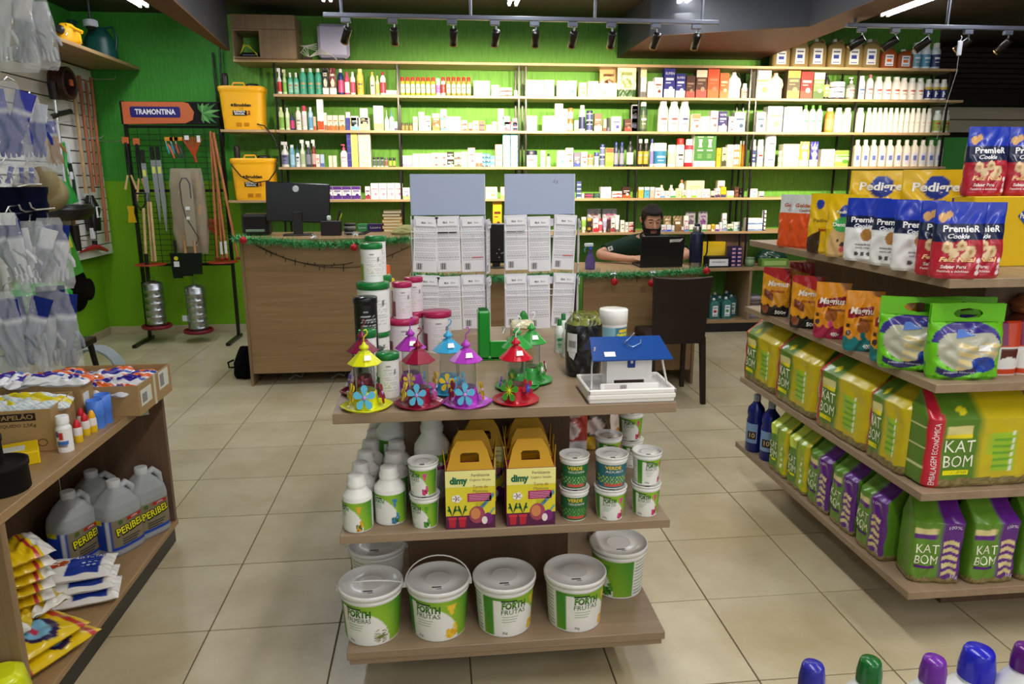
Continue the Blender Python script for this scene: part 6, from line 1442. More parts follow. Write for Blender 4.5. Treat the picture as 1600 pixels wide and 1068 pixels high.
for k, (xx, yy, ln) in enumerate(((240, 250, 88), (251, 250, 102), (228, 255, 70))):
 o = sc if k == 1 else thing('machete', ['grey machete left of the longest blade', '', 'dark narrow blade beside the shears'][k], 'machete', H(xx, yy))
 s = S; M().prism([(-.022, 0), (.022, 0), (.028, -ln*s*.6), (.012, -ln*s), (-.0, -ln*s*1.0), (-.012, -ln*s*.6)], -.022-.02*k, -.019-.02*k, 'a8acb4').obj('blade', metal, o); M().bbox(-.018, .018, -.03-.02*k, -.01-.02*k, 0, .12, '17140f', .005).obj('handle', plast, o); M().bbox(-.014, .014, -.024-.02*k, -.0225-.02*k, -.12, -.06, 'd8dc60', .0005).obj('price_label', paper, o)
for k, (x, c1, c2) in enumerate(((264, '38a0a8', 'd86038'), (272, '2f8fa0', '3a3a3a'), (279, 'b8482a', '3a3a3a'))):
 t = thing('pruning_shears', ['teal pruning shears with orange grip on the rack', 'blue pruning shears beside the teal pair', 'red brown pruning shears under the middle card'][k], 'pruner', H(x, 214)); M().bbox(-.04, .035, -.01, -.007, -.035, 0, 'd89028', .001).obj('header_card', paper, t)
 for s in (-1, 1): M().tube([(s*.004-.02, -.015, -.06), (s*.012-.005, -.015, -.1), (s*.02+.015, -.015, -.17-.02*s)], [.008, .012, .008], c1 if s < 0 else c2, 7).obj('grip', plast, t)
 M().tube([(-.03, -.015, -.04), (-.02, -.015, -.07)], .006, 'aaa', 6).obj('blade', metal, t)
t = thing('fan_rake_heads', 'orange wire rake heads bundled on the rack below the leaf sign', 'rake', H(302, 212))
for k in range(14):
 a = -.9+.13*k; M().tube([(0, -.02, -.2), (math.sin(a)*.07, -.02-.002*k, -.1), (math.sin(a)*.12, -.03, -.02+.01*math.cos(a*3))], .0032, 'c04a20', 5).obj('tine', plast, t)
M().tube([(0, -.02, -.17), (.01, -.02, -.24)], .014, 'b03c18', 8).obj('socket', plast, t); M().bbox(-.07, -.03, -.04, -.037, -.04, .0, 'e0d8d8', .001).obj('price_tag', paper, t); M().bbox(.04, .07, -.04, -.037, -.06, .0, 'e4e4e4', .001).obj('price_tag', paper, t)
cs = nmat('clear_sleeve', .15, trans=.0, col='b8ac94', alpha=.55)
t = thing('bagged_hat_pack', 'tan straw items in a clear plastic sleeve hanging mid rack', 'bag', H(290, 268))
s = S; m = M(); loft(m, [(-118*s*.98, .12, .025), (-100*s*.9, .15, .035), (-30*s, .14, .03), (-.0, .11, .006)], 'b89a70', 3, 16, 34, .004); m.obj('straw_filling', nmat('straw', .8, col='b09068', bump=.6, bscale=60), t); m = M(); loft(m, [(-120*s, .14, .03), (-90*s, .165, .042), (-20*s, .16, .036), (.03, .14, .004)], 'fff', 3, 20, 40, .006, seed=4); m.obj('sleeve', cs, t)
t = thing('saw_in_sleeve', 'bow saw in a grey plastic sleeve in front of the tan bag', 'saw', H(288, 266, YR-.14)); M().tube([(-.05, 0, -.3), (-.055, 0, -.12), (-.03, 0, -.07), (.01, 0, -.07), (.035, 0, -.12), (.035, 0, -.25)], .006, '4a4a50', 6).obj('saw_frame', plast, t)
M().tube([(-.05, 0, -.3), (-.03, 0, -.42), (.02, 0, -.52), (.07, 0, -.62), (.04, 0, -.68)], .005, '3a3a3e', 6).obj('cord', plast, t)
M().bbox(-.05, .055, .0, .012, -.7, .0, 'aaa', .003).obj('sleeve', cs, t); M().bbox(-.02, .02, -.012, -.009, -.36, -.33, 'eee', .001).obj('price_tag', paper, t); M().bbox(-.02, .01, -.012, -.009, -.45, -.42, 'eee', .001).obj('price_tag', paper, t)
for k, x in enumerate((275, 291, 306)):
 t = thing('square_spade', ['black square spade head with yellow sticker low on the rack', 'black square spade head in the middle of three', 'black square spade head with wooden stub, right one'][k], 'spade', H(x, 395, YR-.08-.02*k)); M().prism([(-.055, 0), (.055, 0), (.045, -.24+.02*k), (-.045, -.24+.02*k)], -.012, 0, '12121a').obj('blade', gloss, t); M().tube([(.0, -.01, 0), (0, -.01, .12)], .014, 'c89a68' if k else '1a1816', 8).obj('neck', wd if k else plast, t)
 if k == 0: M().ell(0, -.05, .02, .02, 'd8d020', y=-.014).obj('round_sticker', paper, t); M().bbox(-.025, .025, -.014, -.0125, -.13, -.08, 'e8e8ea', .0005).obj('price_label', paper, t)
o = tag(M().prism([(-.03, 0), (.03, 0), (.022, -.06), (.035, -.15), (-.035, -.15), (-.022, -.06)], -.02, 0, 'd8b010').obj('yellow_scoop', plast), 'yellow plastic scraper hanging behind the shears', 'scraper', loc=H(205, 322))
def poultry(x, y, lab, h):
 t = thing('poultry_feeder', lab, 'feeder', py(x, y, YR-.13)); r = .088
 P = [(r, .035)]; 
 for k in range(6): P += [(r, .035+h*k/6+.012), (r+.003, .035+h*k/6+.015), (r, .035+h*k/6+.018)]
 P += [(r, .035+h), (r*.9, .05+h), (.02, .07+h)]
 M().lathe(P, 'c0c4c6', 28).obj('galvanised_hopper', nmat('galvanised_steel', .32, metal=1., col='b4b8ba'), t); M().lathe([(.02, 0), (.125, .0), (.137, .01), (.137, .03), (.13, .035), (.128, .015), (.09, .012)], '7c1428', 32).obj('red_tray', plast, t)
 M().tube([(-.03, 0, h+.055), (0, 0, h+.13), (.03, 0, h+.055)], .003, '888', 5).obj('bail_wire', metal, t)
poultry(311, 519, 'galvanised poultry feeder with red tray hanging low in the middle', .4); poultry(246, 512, 'galvanised poultry feeder with red tray behind the spade blade', .39)
t = thing('coil_rope', 'reddish cord bundle hanging at the right of the rack', 'cord', H(336, 345))
for k in range(5): M().tube([(.02*k-.05, -.02, .02), (.03+.01*k, -.03, -.06), (.01*k, -.02, -.14), (-.06+.01*k, -.03, -.06), (.02*k-.05, -.02, .02)], .004, '9a2a1a', 5).obj('cord_loop', plast, t)
for k, (x0, y0, x1, y1) in enumerate(((332, 82, 352, 280), (343, 70, 350, 230))):
 t, d = pole('sprayer_lance', ['thin black lance leaning at the right of the rack', 'slim silver-tipped lance beside the shelving'][k], x0, y0, x1, y1, .009, '161412', gloss, 7.57-.02*k, 'lance'); 
 if k == 1: M().tube([d*.45, d*.98], .007, 'c0c4c8', 6).obj('steel_tube', metal, t)
# left wall: slatwall with garden goods
XS = -3.2
SW = thing('slatwall_panel', 'white grooved slatwall panel on the left wall', 'wall panel', (0, 0, 0))
M().box(-3.335, XS-.02, 3.2, 7.56, .82, 2.54, c='2a2624').obj('core', matte, SW)
for k in range(16): M().bbox(XS-.02, XS, 3.2, 7.56, .825+.1075*k, .825+.1075*k+.1075-.01, 'e6e4de', .003).obj('slat', plast, SW)
SB = thing('wall_shelf', 'long oak shelf high on the left wall above the slatwall', 'shelf', (0, 0, 0))
M().bbox(-3.335, -2.76, 3.3, 7.56, 2.545, 2.575, 'ccc', .002).obj('board', WY, SB)
def Lp(x, y, X=XS+.06): return px(x, y, X)
def wall_pole(nm, lab, pts, r, c, cat='tool', X=XS+.06, mat=None):
 P = [px(x, y, X) for x, y in pts]; b = P[-1]; t = thing(nm, lab, cat, b); M().tube([p-b for p in P], r, c, 10).obj('shaft', mat or wd, t); return t
wall_pole('broom_pole', 'pale wooden pole on the slatwall, leftmost of the four', [(113, 120), (135, 302)], .017, 'b8986a', 'pole')
wall_pole('pick_handle', 'orange wooden pole second from left on the slatwall', [(123, 118), (146, 300)], .017, 'a8643c', 'pole')
wall_pole('thin_pole', 'orange wooden pole third from left on the slatwall', [(134, 126), (152, 290)], .014, 'a8623a', 'pole')
t = wall_pole('hoe_pole', 'longest orange wooden pole at the slatwall edge', [(142, 121), (168, 378)], .016, 'b06a40', 'pole')
t = thing('pickaxe', 'red pickaxe head at the bottom of the slatwall', 'pickaxe', Lp(148, 390)); M().tube([Lp(125, 394)-t.location, Lp(140, 388)-t.location, Lp(150, 385)-t.location, Lp(168, 391)-t.location], [.006, .02, .03, .012], 'a8202a', 8).obj('pick_head', plast, t); M().tube([Lp(149, 388)-t.location, Lp(144, 340)-t.location], .024, '16120f', 8).obj('sleeve', plast, t); M().bbox(-.01, .02, -.03, .03, .1, .2, 'e4e4e8', .002).obj('price_label', paper, t)
t = thing('shovel_heads', 'black shovel blade with white price label on the slatwall', 'shovel', Lp(140, 305)); M().tube([(0, 0, 0), (0, 0, -.12), (0, 0, -.32)], [.03, .075, .06], '1a1715', 9).obj('blade', gloss, t); M().bbox(.06, .066, -.05, .04, -.2, -.1, 'e8e8ea', .001).obj('price_label', paper, t)
t = thing('grass_trimmer', 'grass trimmer with white shaft and green guard on the slatwall', 'trimmer', Lp(95, 240, XS+.1)); B = t.location.copy(); q = lambda x, y, X=XS+.1: px(x, y, X)-B
M().tube([q(80, 128), q(85, 155)], .035, '141210', 10).obj('grip', plast, t); M().tube([q(85, 155), q(102, 285)], .014, 'd8dce0', 10).obj('shaft', metal, t); M().tube([q(82, 182), q(92, 178), q(110, 174)], .022, '171512', 8).obj('front_handle', plast, t); M().tube([q(100, 283), q(104, 300), q(108, 315)], [.03, .06, .075], '1d8a2c', 10).obj('green_guard', plast, t)
m = M(); loft(m, [(-.05, .12, .16), (0, .17, .23), (.04, .18, .24), (.075, .15, .2)], '171413', 2.6, 8, 32); m.xf(Matrix.Translation(q(107, 334))); m.obj('debris_shield', plast, t)
t = thing('cable_reel', 'dark brown cable reel hanging high on the slatwall', 'cable reel', Lp(98, 130, XS+.12)); m = M()
for k in range(7): m2 = M().tube([(.1*(k/6)-.05, .12*math.cos(a), .12*math.sin(a)) for a in np.linspace(0, 2*PI, 22)[:-1]], .014, '3a1c18', 6, close=True); m2.obj('cable_turn', plast, t)
M().bbox(.06, .075, -.025, .025, -.02, .03, 'd86030', .002).obj('orange_tag', plast, t)
t = thing('grey_hose_coil', 'grey flexible hose coil on the slatwall', 'hose', Lp(72, 215, XS+.14))
for k in range(4): M().tube([(.02*k, .1+.0*k-.04*k, -.12), (.02*k, .08-.03*k, .0), (.02*k, .0, .1), (.02*k, -.1+.02*k, .08), (.02*k, -.14+.02*k, 0)], .014, '8a9094', 8).obj('hose_loop', plast, t)
for k, (x0, y0, x1, y1, c) in enumerate(((97, 222, 103, 262, '3aa050'), (104, 225, 112, 280, 'd8dce0'), (108, 255, 118, 310, '15301c'), (100, 262, 112, 318, '2a9a3c'), (112, 262, 124, 318, 'd0d4d0'))):
 wall_pole('garden_tool', 'small %s hand tool on the slatwall, %s of the cluster' % (['green', 'white', 'dark green', 'bright green', 'silver'][k], ['topmost', 'second', 'third', 'fourth', 'rightmost'][k]), [(x0, y0), ((x0+x1)/2+2, (y0+y1)/2), (x1, y1)], [.02, .012, .016], c, 'hand tool', XS+.08, plast)
t = thing('rubber_mallet', 'black rubber mallet head low on the slatwall', 'mallet', Lp(115, 352)); M().tube([(0, 0, .0), (0, 0, -.22)], .04, '1a1715', 12).obj('head', plast, t); M().tube([(0, 0, .0), (0, 0, .1)], .018, 'b89060', 10).obj('handle', wd, t)
for k, (x, y) in enumerate(((140, 123), (150, 121), (152, 220), (118, 215), (112, 375), (68, 190))):
 p = Lp(x, y, XS); tag(M().tube([(0, 0, 0), (.1, .0, -.004), (.22, 0, 0), (.235, 0, .02)], .004, 'd8d8d8', 6).obj('slat_hook', metal), 'bare metal hook on the slatwall, %s' % ['above the longest poles', 'at the upper corner', 'beside the middle of the poles', 'above the small hand tools', 'below the black mallet', 'above the grey hose'][k], 'hook', loc=p)
t = thing('watering_can', 'dark green watering can at the end of the high wall shelf', 'watering can', (-2.98, 7.3, 2.575)); gw = nmat('dark_green_plastic', .4, col='164a44')
m = M(); loft(m, [(0, .13, .1), (.03, .14, .11), (.2, .12, .1), (.27, .07, .07), (.29, .05, .05)], 'fff', 2.2, 12, 28); m.obj('can_body', gw, t); M().tube([(-.1, 0, .08), (-.2, -.02, .25), (-.21, -.02, .3)], [.02, .014, .014], 'fff', 8).obj('spout', gw, t); M().lathe([(.012, -.02), (.045, .02), (.045, .035), (.01, .04)], 'fff', 16, cx=-.21, cy=-.02, cz=.31).obj('rose', gw, t); M().tube([(.02, 0, .28), (.12, 0, .3), (.15, 0, .2), (.13, 0, .1)], .012, 'fff', 8).obj('handle', gw, t)
t = thing('yellow_blower_bottle', 'yellow and black pump piece lying on the high wall shelf', 'pump', (-2.87, 6.45, 2.575)); m = M(); loft(m, [(0, .07, .08), (.03, .09, .1), (.11, .085, .1), (.16, .04, .05)], 'e8a818', 2.4, 10, 26); m.obj('body', plast, t); M().lathe([(.03, 0), (.032, .01), (.032, .03), (.02, .035)], '2a2a2c', 16, axis=1, cy=-.1, cz=.1).obj('black_knob', plast, t); M().tube([(.05, -.05, .13), (.14, -.06, .09)], .014, 'e8a818', 8).obj('nozzle', plast, t); M().tube([(.02, -.06, .15), (.05, -.08, .1), (.03, -.1, .06)], .004, 'ddd', 5).obj('wire', metal, t)
t = thing('label_bottle', 'small bottle lying on its side with brown and white label', 'bottle', (-2.86, 5.98, 2.575)); m = M().lathe([(.035, -.14), (.045, -.12), (.045, .08), (.02, .12), (.02, .15)], 'e0dccc', 16, axis=1, cz=.046); m.obj('bottle_body', plast, t); M().lathe([(.0458, -.06), (.0458, .03)], 'b8804a', 16, axis=1, cz=.046).obj('label_band', paper, t)
t = thing('security_camera', 'grey and white dome camera hanging in the dark corner', 'camera', px(142, 42, -2.95)); M().lathe([(.04, 0), (.06, .01), (.058, .05), (.04, .06)], 'b8bcc4', 18).obj('housing', plast, t); M().lathe([(.001, -.035), (.03, -.025), (.042, 0)], '111', 16).obj('lens_dome', gloss, t); M().tube([(0, 0, .06), (0, 0, CEIL-t.location.z)], .012, '333', 6).obj('stem', plast, t)
gj = nmat('grey_canister_plastic', .4, col='6e7482')
for k, (x, y, hh) in enumerate(((90, 58, .36), (62, 48, .38), (38, 38, .34))):
 Y = 5.72-.4*k; t = thing('grey_canister', 'large grey plastic canister on the high wall shelf, %s from its far end' % ORD[k], 'canister', (-2.9, Y, 2.575), 1.0, 'grey canisters on the high wall shelf'); m, hd, cp, l = jerry(.26, hh, '6e7482', '3a90d8', '5a606c', d=.2); m.obj('body', gj, t); hd.obj('handle', gj, t); cp.obj('cap', plast, t)
 M().rect(.02, .1, .08, .3, 'dfe6f0', y=-.102).obj('label_print', paper, t)
t = thing('bar_stool', 'black square stool below the slatwall', 'stool', (-2.3, 4.45, 0)); 
for sx in (-1, 1):
 for sy in (-1, 1): M().tube([(sx*.2, sy*.2, 0), (sx*.15, sy*.15, .55)], .018, '17120f', 6).obj('leg', black, t)
M().bbox(-.18, .18, -.18, .18, .55, .59, '17120f', .004).obj('seat', black, t)
for s in (-1, 1): M().bbox(-.17, .17, s*.18-.01, s*.18+.01, .18, .22, '17120f', .003).obj('rail', black, t); M().bbox(s*.18-.01, s*.18+.01, -.17, .17, .18, .22, '17120f', .003).obj('rail', black, t)
t = thing('green_carton', 'bright green carton with pointed top standing on the black stool', 'box', (-2.3, 4.42, .591)); m = M().bbox(-.13, .13, -.1, .1, 0, .3, '2aa02c', .002); m.obj('carton_body', paper, t)
M().add([(-.13, -.1, .3), (.13, -.1, .3), (.13, .1, .3), (-.13, .1, .3), (-.13, 0, .36), (.13, 0, .36)], [[0, 1, 5, 4], [2, 3, 4, 5]], [[1, 2, 5], [3, 0, 4]], c='36b03a').obj('gable_top', paper, t); m = M().rect(-.06, .02, .14, .23, '7ac07a', y=-.1015); m.text('80', -.03, .07, .03, 'e8f4e8', y=-.102); m.obj('label_print', paper, t)
t = thing('felt_hat', 'black brimmed hat on the wall behind the green carton', 'hat', px(128, 452, -3.28)); m = M(); loft(m, [(0, .15, .02), (.01, .15, .03), (.02, .13, .03)], '17130f', 2, 6, 28); m.xf(Matrix.Rotation(PI/2, 4, 'X')); M().lathe([(.2, -.01), (.205, 0), (.2, .01), (.11, .012), (.1, .11), (.06, .13), (.001, .13)], '17130f', 28, axis=1).obj('hat_body', dull, t); t.rotation_euler[2] = PI/2; t.location.x = -3.32; M().tube([(0, .0, 0), (0, .02, -.2)], .01, '17130f', 5).obj('hanger', plast, t)
t = thing('clear_hose_coil', 'transparent hose coil standing behind the black stool', 'hose', (-2.25, 4.85, 0))
for k in range(6): M().tube([(.006*k, .02*k-.05, .24+.22*math.sin(a)) if 0 else (.17*math.cos(a), .022*k-.05, .24+.225*math.sin(a)) for a in np.linspace(0, 2*PI, 26)[:-1]], .0105, 'b8c4c8', 7, close=True).obj('hose_turn', nmat('clear_hose', .2, trans=.5, col='c4ced2', ior=1.15), t)
# left counter unit
LX, LY0, LY1, LZ, LB = -1.15, .9, 3.03, .69, .1
LU = thing('side_gondola', 'oak two-level counter unit at the left edge', 'display unit', (0, 0, 0))
M().bbox(-1.75, LX, LY0, LY1, LZ-.03, LZ, 'ccc', .0015).obj('top_board', WY, LU); M().bbox(-1.75, LX, LY0, LY1, LB-.022, LB, 'ccc', .0015).obj('bottom_board', WY, LU)
M().box(-1.7, LX-.015, LY0, LY1-.01, 0, LB-.022, c='151210').obj('plinth', black, LU)
M().bbox(-1.6, LX-.004, LY1-.024, LY1, LB, LZ-.03, 'ccc', .001).obj('end_panel', WD, LU); M().bbox(-1.6, LX-.004, 1.86, 1.885, LB, LZ-.03, 'ccc', .001).obj('divider', WZ, LU)
M().bbox(-1.62, -1.6, 2.55, LY1-.024, LB, LZ-.03, 'ccc', .001).obj('back_panel', WD, LU); M().bbox(-1.62, -1.6, 2.44, 2.55, LB, LZ-.03, 'e4e4da', .001).obj('back_edge', plast, LU); M().box(-1.66, -1.63, LY0, 2.5, LB, LZ-.03, c='4a9a20').obj('green_back', matte, LU)
st = tag(M().rect(-.06, .06, -.022, .022, 'cfd0c2').rect(-.05, .0, -.018, -.012, '555', y=-.0005).ell(.01, .0, .03, .016, 'b8bcae', y=-.0004).obj('panel_sticker', paper), 'pale sticker on the inside of the end panel', 'sticker', loc=(-1.27, LY1-.026, .6)); st.rotation_euler = (0, -.12, 0)
def carton(nm, lab, x0, x1, y0, y1, h, c='a88a58', loc=(0, 0, 0), rz=0, txt=None):
 t = thing(nm, lab, 'box', loc, rz); th = .004
 M().bbox(x0, x1, y0, y0+th, 0, h, c, .001).obj('front_wall', paper, t); M().bbox(x0, x1, y1-th, y1, 0, h, c, .001).obj('back_wall', paper, t)
 M().bbox(x0, x0+th, y0+th, y1-th, 0, h, c, .001).obj('side_wall', paper, t); M().bbox(x1-th, x1, y0+th, y1-th, 0, h, c, .001).obj('side_wall', paper, t); M().bbox(x0+th, x1-th, y0+th, y1-th, 0, th, c, .001).obj('base', paper, t); return t
CB = 'a5865a'
bx = carton('open_carton', 'open brown carton of white blue and orange packets at the far end', -.4, .0, 0, .33, .115, CB, (-1.1, 2.66, LZ), 0)
l = M().bbox(-.0005, .001, .02, .12, .03, .09, 'd8d8cc', .0005); l.bbox(-.0005, .001, .2, .3, .04, .11, 'd8d8cc', .0005); l.bbox(-.0005, .0012, .145, .165, .0, .115, 'c8c4a8', .0003); l.bbox(.001, .0015, .03, .075, .04, .075, '8a8a86', .0003); l.bbox(.001, .0015, .21, .25, .05, .1, '8a8a86', .0003); l.obj('shipping_label', paper, bx, kind='stuff')
M().bbox(-.4, .005, -.02, .0, .105, .109, CB, .0005).obj('flap', paper, bx) if 0 else None
by = carton('open_carton', 'open brown carton of yellow and white packets reading peso liquido', -.33, .0, 0, .2, .14, CB, (-1.235, 2.33, LZ), .12)
l = M().rect(-.2, -.045, .105, .13, '241a10', y=-.001); l.text('DE PAPELÃO', -.122, .117, .015, CB, y=-.002, w=.14, bold=.02); l.text('PESO LÍQUIDO 2,5Kg', -.122, .09, .011, '33261a', y=-.001, w=.15); l.ell(-.035, .03, .015, .013, '5a4a34', y=-.001); l.ell(-.035, .03, .012, .01, CB, y=-.0015); l.obj('print', paper, by, kind='stuff')
bz = carton('open_carton', 'brown carton with torn corner behind the yellow packets', -.3, .0, 0, .09, .16, CB, (-1.245, 2.555, LZ), 0)
M().bbox(-.001, .0012, .01, .05, .07, .12, 'e0e0e0', .0005).obj('shipping_label', paper, bz)
def pillow(w, l, t, art, seed=0, wr=.004, nu=36, nv=48):
 u = np.linspace(-.5, .5, nu); v = np.linspace(-.5, .5, nv); U, V = np.meshgrid(u, v); e = (1-(2*abs(U))**4)*(1-(2*abs(V))**3.2); e = np.clip(e, 0, 1)**.55
 wn = wr*(np.sin(U*17+seed+3*np.sin(V*9+seed))+.6*np.sin(V*37+2*np.sin(U*11+seed*2)))*(.3+.7*e); Z = t/2*e
 sx = 1-.07*e; X = U*w*sx; Y = V*l*sx; C = art(U, V, U*0) if callable(art) else np.broadcast_to(hexc(art), U.shape+(3,))
 m = M(); m.grid(np.stack([X, Y, t/2+Z+wn], -1), C, wrap=False); m.grid(np.stack([X, Y, t/2-Z+wn*.2], -1), C, wrap=False, flip=True)
 return m
def A_sugar(u, v, t):
 C = hexc('eeeef2')*np.ones(u.shape+(1,)); C = np.where(((abs(v) < .34) & (v+u*.5 > .12))[..., None], hexc('e86a28'), C); C = np.where((((u+.05)/.3)**2+((v+.05)/.24)**2 < 1)[..., None], hexc('3a2a98'), C); C = np.where((((u-.3)/.1)**2+((v+.2)/.1)**2 < 1)[..., None], hexc('3a60b8'), C); return C
sugar = None; k = 0
for i in range(4):
 for j in range(3):
  m = pillow(.15, .11, .035, A_sugar, seed=k*.7)
  m.rect(-.0, .0, 0, 0, 'fff') if 0 else None
  o = m.obj('sugar_packet', film); tag(o, 'white packet with blue oval and orange band in the far carton, row %s column %s' % (['one', 'two', 'three', 'four'][i], ['one', 'two', 'three'][j]), 'packet', 'packets in the far carton', loc=(-1.19-.094*i+.01*(j % 2), 2.715+.1*j, LZ+.065+.012*((i+j) % 2)), rz=.5*((i*3+j) % 3)-.4); o.rotation_euler[0] = .15*((i+j) % 2); o['label'] = 'blue and orange packet in the far carton, %s from the aisle, %s' % (ORD[i], ['near side', 'middle', 'far side'][j]); k += 1
tag(M().bbox(-.39, -.01, .01, .32, 0, .058, 'dcdce4', .004).obj('packet_layer', film, bx))
A_salt = lambda u, v, t: np.where((abs(v+.1*np.sin(u*6)) < .2)[..., None], hexc('e8d420'), np.where(((u*7+v*11) % 1 < .25)[..., None], hexc('9cc8e0'), hexc('f0f0ee')))
for i in range(4):
 o = pillow(.17, .12, .045, A_salt, seed=i).obj('salt_packet', film); tag(o, 'yellow and white packet in the near carton, %s from the aisle' % ORD[i], 'packet', 'packets in the near carton', loc=(-1.31-.062*i, 2.43+.02*(i % 2), LZ+.1+.008*(i % 2)), rz=.3-.25*i)
tag(M().bbox(-.32, -.01, .012, .19, 0, .08, 'e0d060', .004).obj('packet_layer', film, by))
for i in range(4):
 o = pillow(.15, .11, .035, A_sugar, seed=i+9).obj('sugar_packet', film); tag(o, 'blue and orange packet in the torn carton, %s from the aisle' % ORD[i], 'packet', 'packets in the torn carton', loc=(-1.3-.07*i, 2.6, LZ+.14+.01*(i % 2)), rz=.4*i)
tag(M().bbox(-.29, -.01, .008, .08, 0, .13, 'dcdce4', .003).obj('packet_layer', film, bz))
def at(x, y, z=LZ): return pz(x, y, z)
p = at(98, 708); o = thing('pill_bottle', 'small white bottle with white cap at the counter edge', 'bottle', (p.x, p.y+.025, LZ)); r = .023
m = M(); loft(m, [(0, r*.95, r*.95), (.004, r, r), (.078, r, r), (.088, r*.75, r*.75), (.094, r*.7, r*.7)], Art('f0f0f0', ('3a70c0', R_(-.35, .4, .3, .42)), ('c03030', R_(-.1, .1, .44, .7)), ('4a5aa0', R_(-.4, -.15, .55, .75)), ('888', lambda u, v, t: (v > .12) & (v < .28) & (np.sin(v*180) > 0) & (abs(u) < .35))), 2, 24, 32); m.obj('bottle_body', plast, o); M().lathe([(r*.82, .092), (r*.84, .096), (r*.84, .115), (r*.76, .118)], 'f2f2f2', 24).obj('cap', plast, o)
for k, (x, y, cc, lab) in enumerate(((119, 693, 'd02030', 'tiny yellow bottle with red cap, nearest the white bottle'), (131, 682, 'd02030', 'tiny bottle with red cap behind the first red one'), (142, 677, 'f0b818', 'tiny white bottle with yellow nozzle cap'), (126, 676, 'd02030', 'tiny red-capped bottle farthest back'))):
 p = at(x, y); o = thing('dropper_bottle', lab, 'bottle', (p.x-.01*(k == 3), p.y+.02+.02*(k == 3), LZ)); M().lathe([(.013, 0, 'e8c020'), (.014, .002, 'e8c020'), (.014, .024, 'e8c020'), (.014, .025, 'e4dcd8'), (.014, .045, 'e4dcd8'), (.011, .052, 'e8e0dc')], 'eee', 18).obj('bottle_body', plast, o); M().lathe([(.0115, .051), (.0115, .06), (.007, .072), (.003, .078)], cc, 16).obj('cap', plast, o)
for k, (x, y, r, h) in enumerate(((148, 672, .026, .1), (160, 664, .026, .105), (154, 672, .024, .055), (166, 662, .024, .055))):
 p = at(x, y); 
 if k < 2: tag(M().lathe([(r, 0), (r*1.0, h*.42), (r*1.06, h*.44), (r*1.04, h), (r*.96, h), (r*.9, .006), (.001, .006)], '4d80e0', 28).obj('blue_cup', plast), ['pale blue plastic cup nearer the dropper bottles', 'pale blue plastic cup beside the far carton'][k], 'cup', loc=(p.x-.005, p.y+.035, LZ))
for k, (x, y, z, rz, lab) in enumerate(((52, 722, LZ, .5, 'bright yellow carton lying at the counter edge'), (20, 700, LZ+.04, .1, 'yellow carton behind, mostly hidden by the black pots'))):
 p = at(x, y); o = M().bbox(-.08, .055, -.03, .09, 0, .042, 'ecc808', .003).obj('yellow_carton', paper); M().bbox(-.06, .02, .0, .05, .042, .0428, 'd8d8cc', .0003).obj('printed_panel', paper, o); tag(o, lab, 'box', loc=(p.x-.035-.05*k, p.y-.01+.08*k, LZ if k == 0 else LZ+.0), rz=rz)
p = at(22, 765)
for k, (dx, dy, z, r, h) in enumerate(((-.03, .0, LZ, .07, .085), (-.075, -.02, LZ+.086, .065, .075))):
 o = M().lathe([(r*.95, 0), (r, .004), (r*.98, h*.8), (r*1.03, h*.82), (r*1.03, h), (r*.95, h), (r*.9, h*.93), (.001, h*.93)], '15110f', 36).obj('black_pot', matte); tag(o, ['round black lidded pot at the counter edge', 'smaller round black pot stacked on the first'][k], 'pot', loc=(p.x+dx, p.y+dy, z))
def cjug():
 P = []; w, d, h = .165, .125, .285
 def lab(u, v, t):
  C = hexc('a9adae')*np.ones(u.shape+(1,)); L = (v > .1) & (v < .56)
  C = np.where(L[..., None], hexc('2348b8'), C); C = np.where((L & (abs(u) < .42) & (abs(t) < 1.5) & (v > .15))[..., None], hexc('8f8468'), C)
  C = np.where((L & (abs(u+.47) < .02) & (abs(t) < 1.6))[..., None], hexc('d8dce0'), C); C = np.where((L & (v > .5) & (abs(t) > 1.5) & (abs(t) < 2.6))[..., None], hexc('e0d818'), C); C = np.where((L & (abs(v-.36) < .014) & (abs(t) > 1.6))[..., None], hexc('c02040'), C); C = np.where((L & (abs(v-.17) < .02) & (abs(t) > 1.6))[..., None], hexc('c02040'), C)
  return C
 m = M(); s = loft(m, [(0, w*.46, d*.46), (.008, w*.5, d*.5), (.17, w*.5, d*.5), (.2, w*.46, d*.47), (.235, w*.3, d*.36, 0), (.262, w*.15, w*.15), (.268, w*.13, w*.13)], lab, 3.6, 44, 64); P.append(('jug_body', m, nmat('frosted_plastic', .28, trans=.12, ior=1.2)))
 hd = M().tube([(w*.12, 0, .25), (w*.3, -.0, .262), (w*.46, 0, .235), (w*.49, 0, .18)], [.012, .014, .014, .012], 'b4b8ba', 10); P.append(('handle', hd, plast))
 P.append(('cap', M().lathe([(w*.15, .262), (w*.155, .266), (w*.155, .288), (w*.14, .291)], 'c8cccc', 20), plast))
 t = M(); t.text('PERIBEL', -.0+.002, .105, .034, '1a1a10', lambda X, Z: s(X, Z)-np.array([0, .0008, 0]), w=.128, bold=.07, rot=.12); t.text('PERIBEL', 0, .107, .03, 'f0e818', lambda X, Z: s(X, Z)-np.array([0, .0016, 0]), w=.12, bold=.02, rot=.12)
 t.rect(-.01, .055, .137, .15, 'b82820', lambda X, Z: s(X, Z)-np.array([0, .0008, 0]), nx=5); t.text('LIMPA', .022, .1435, .008, 'fff', lambda X, Z: s(X, Z)-np.array([0, .0014, 0])); t.ell(-.04, .14, .01, .01, '4a6a30', lambda X, Z: s(X, Z)-np.array([0, .0008, 0]))
 for q in range(3): t.rect(-.04, .04-.008*q, .066-.01*q, .07-.01*q, '3a3a3a', lambda X, Z: s(X, Z)-np.array([0, .0008, 0]), nx=4)
 P.append(('label_print', t, paper)); return P
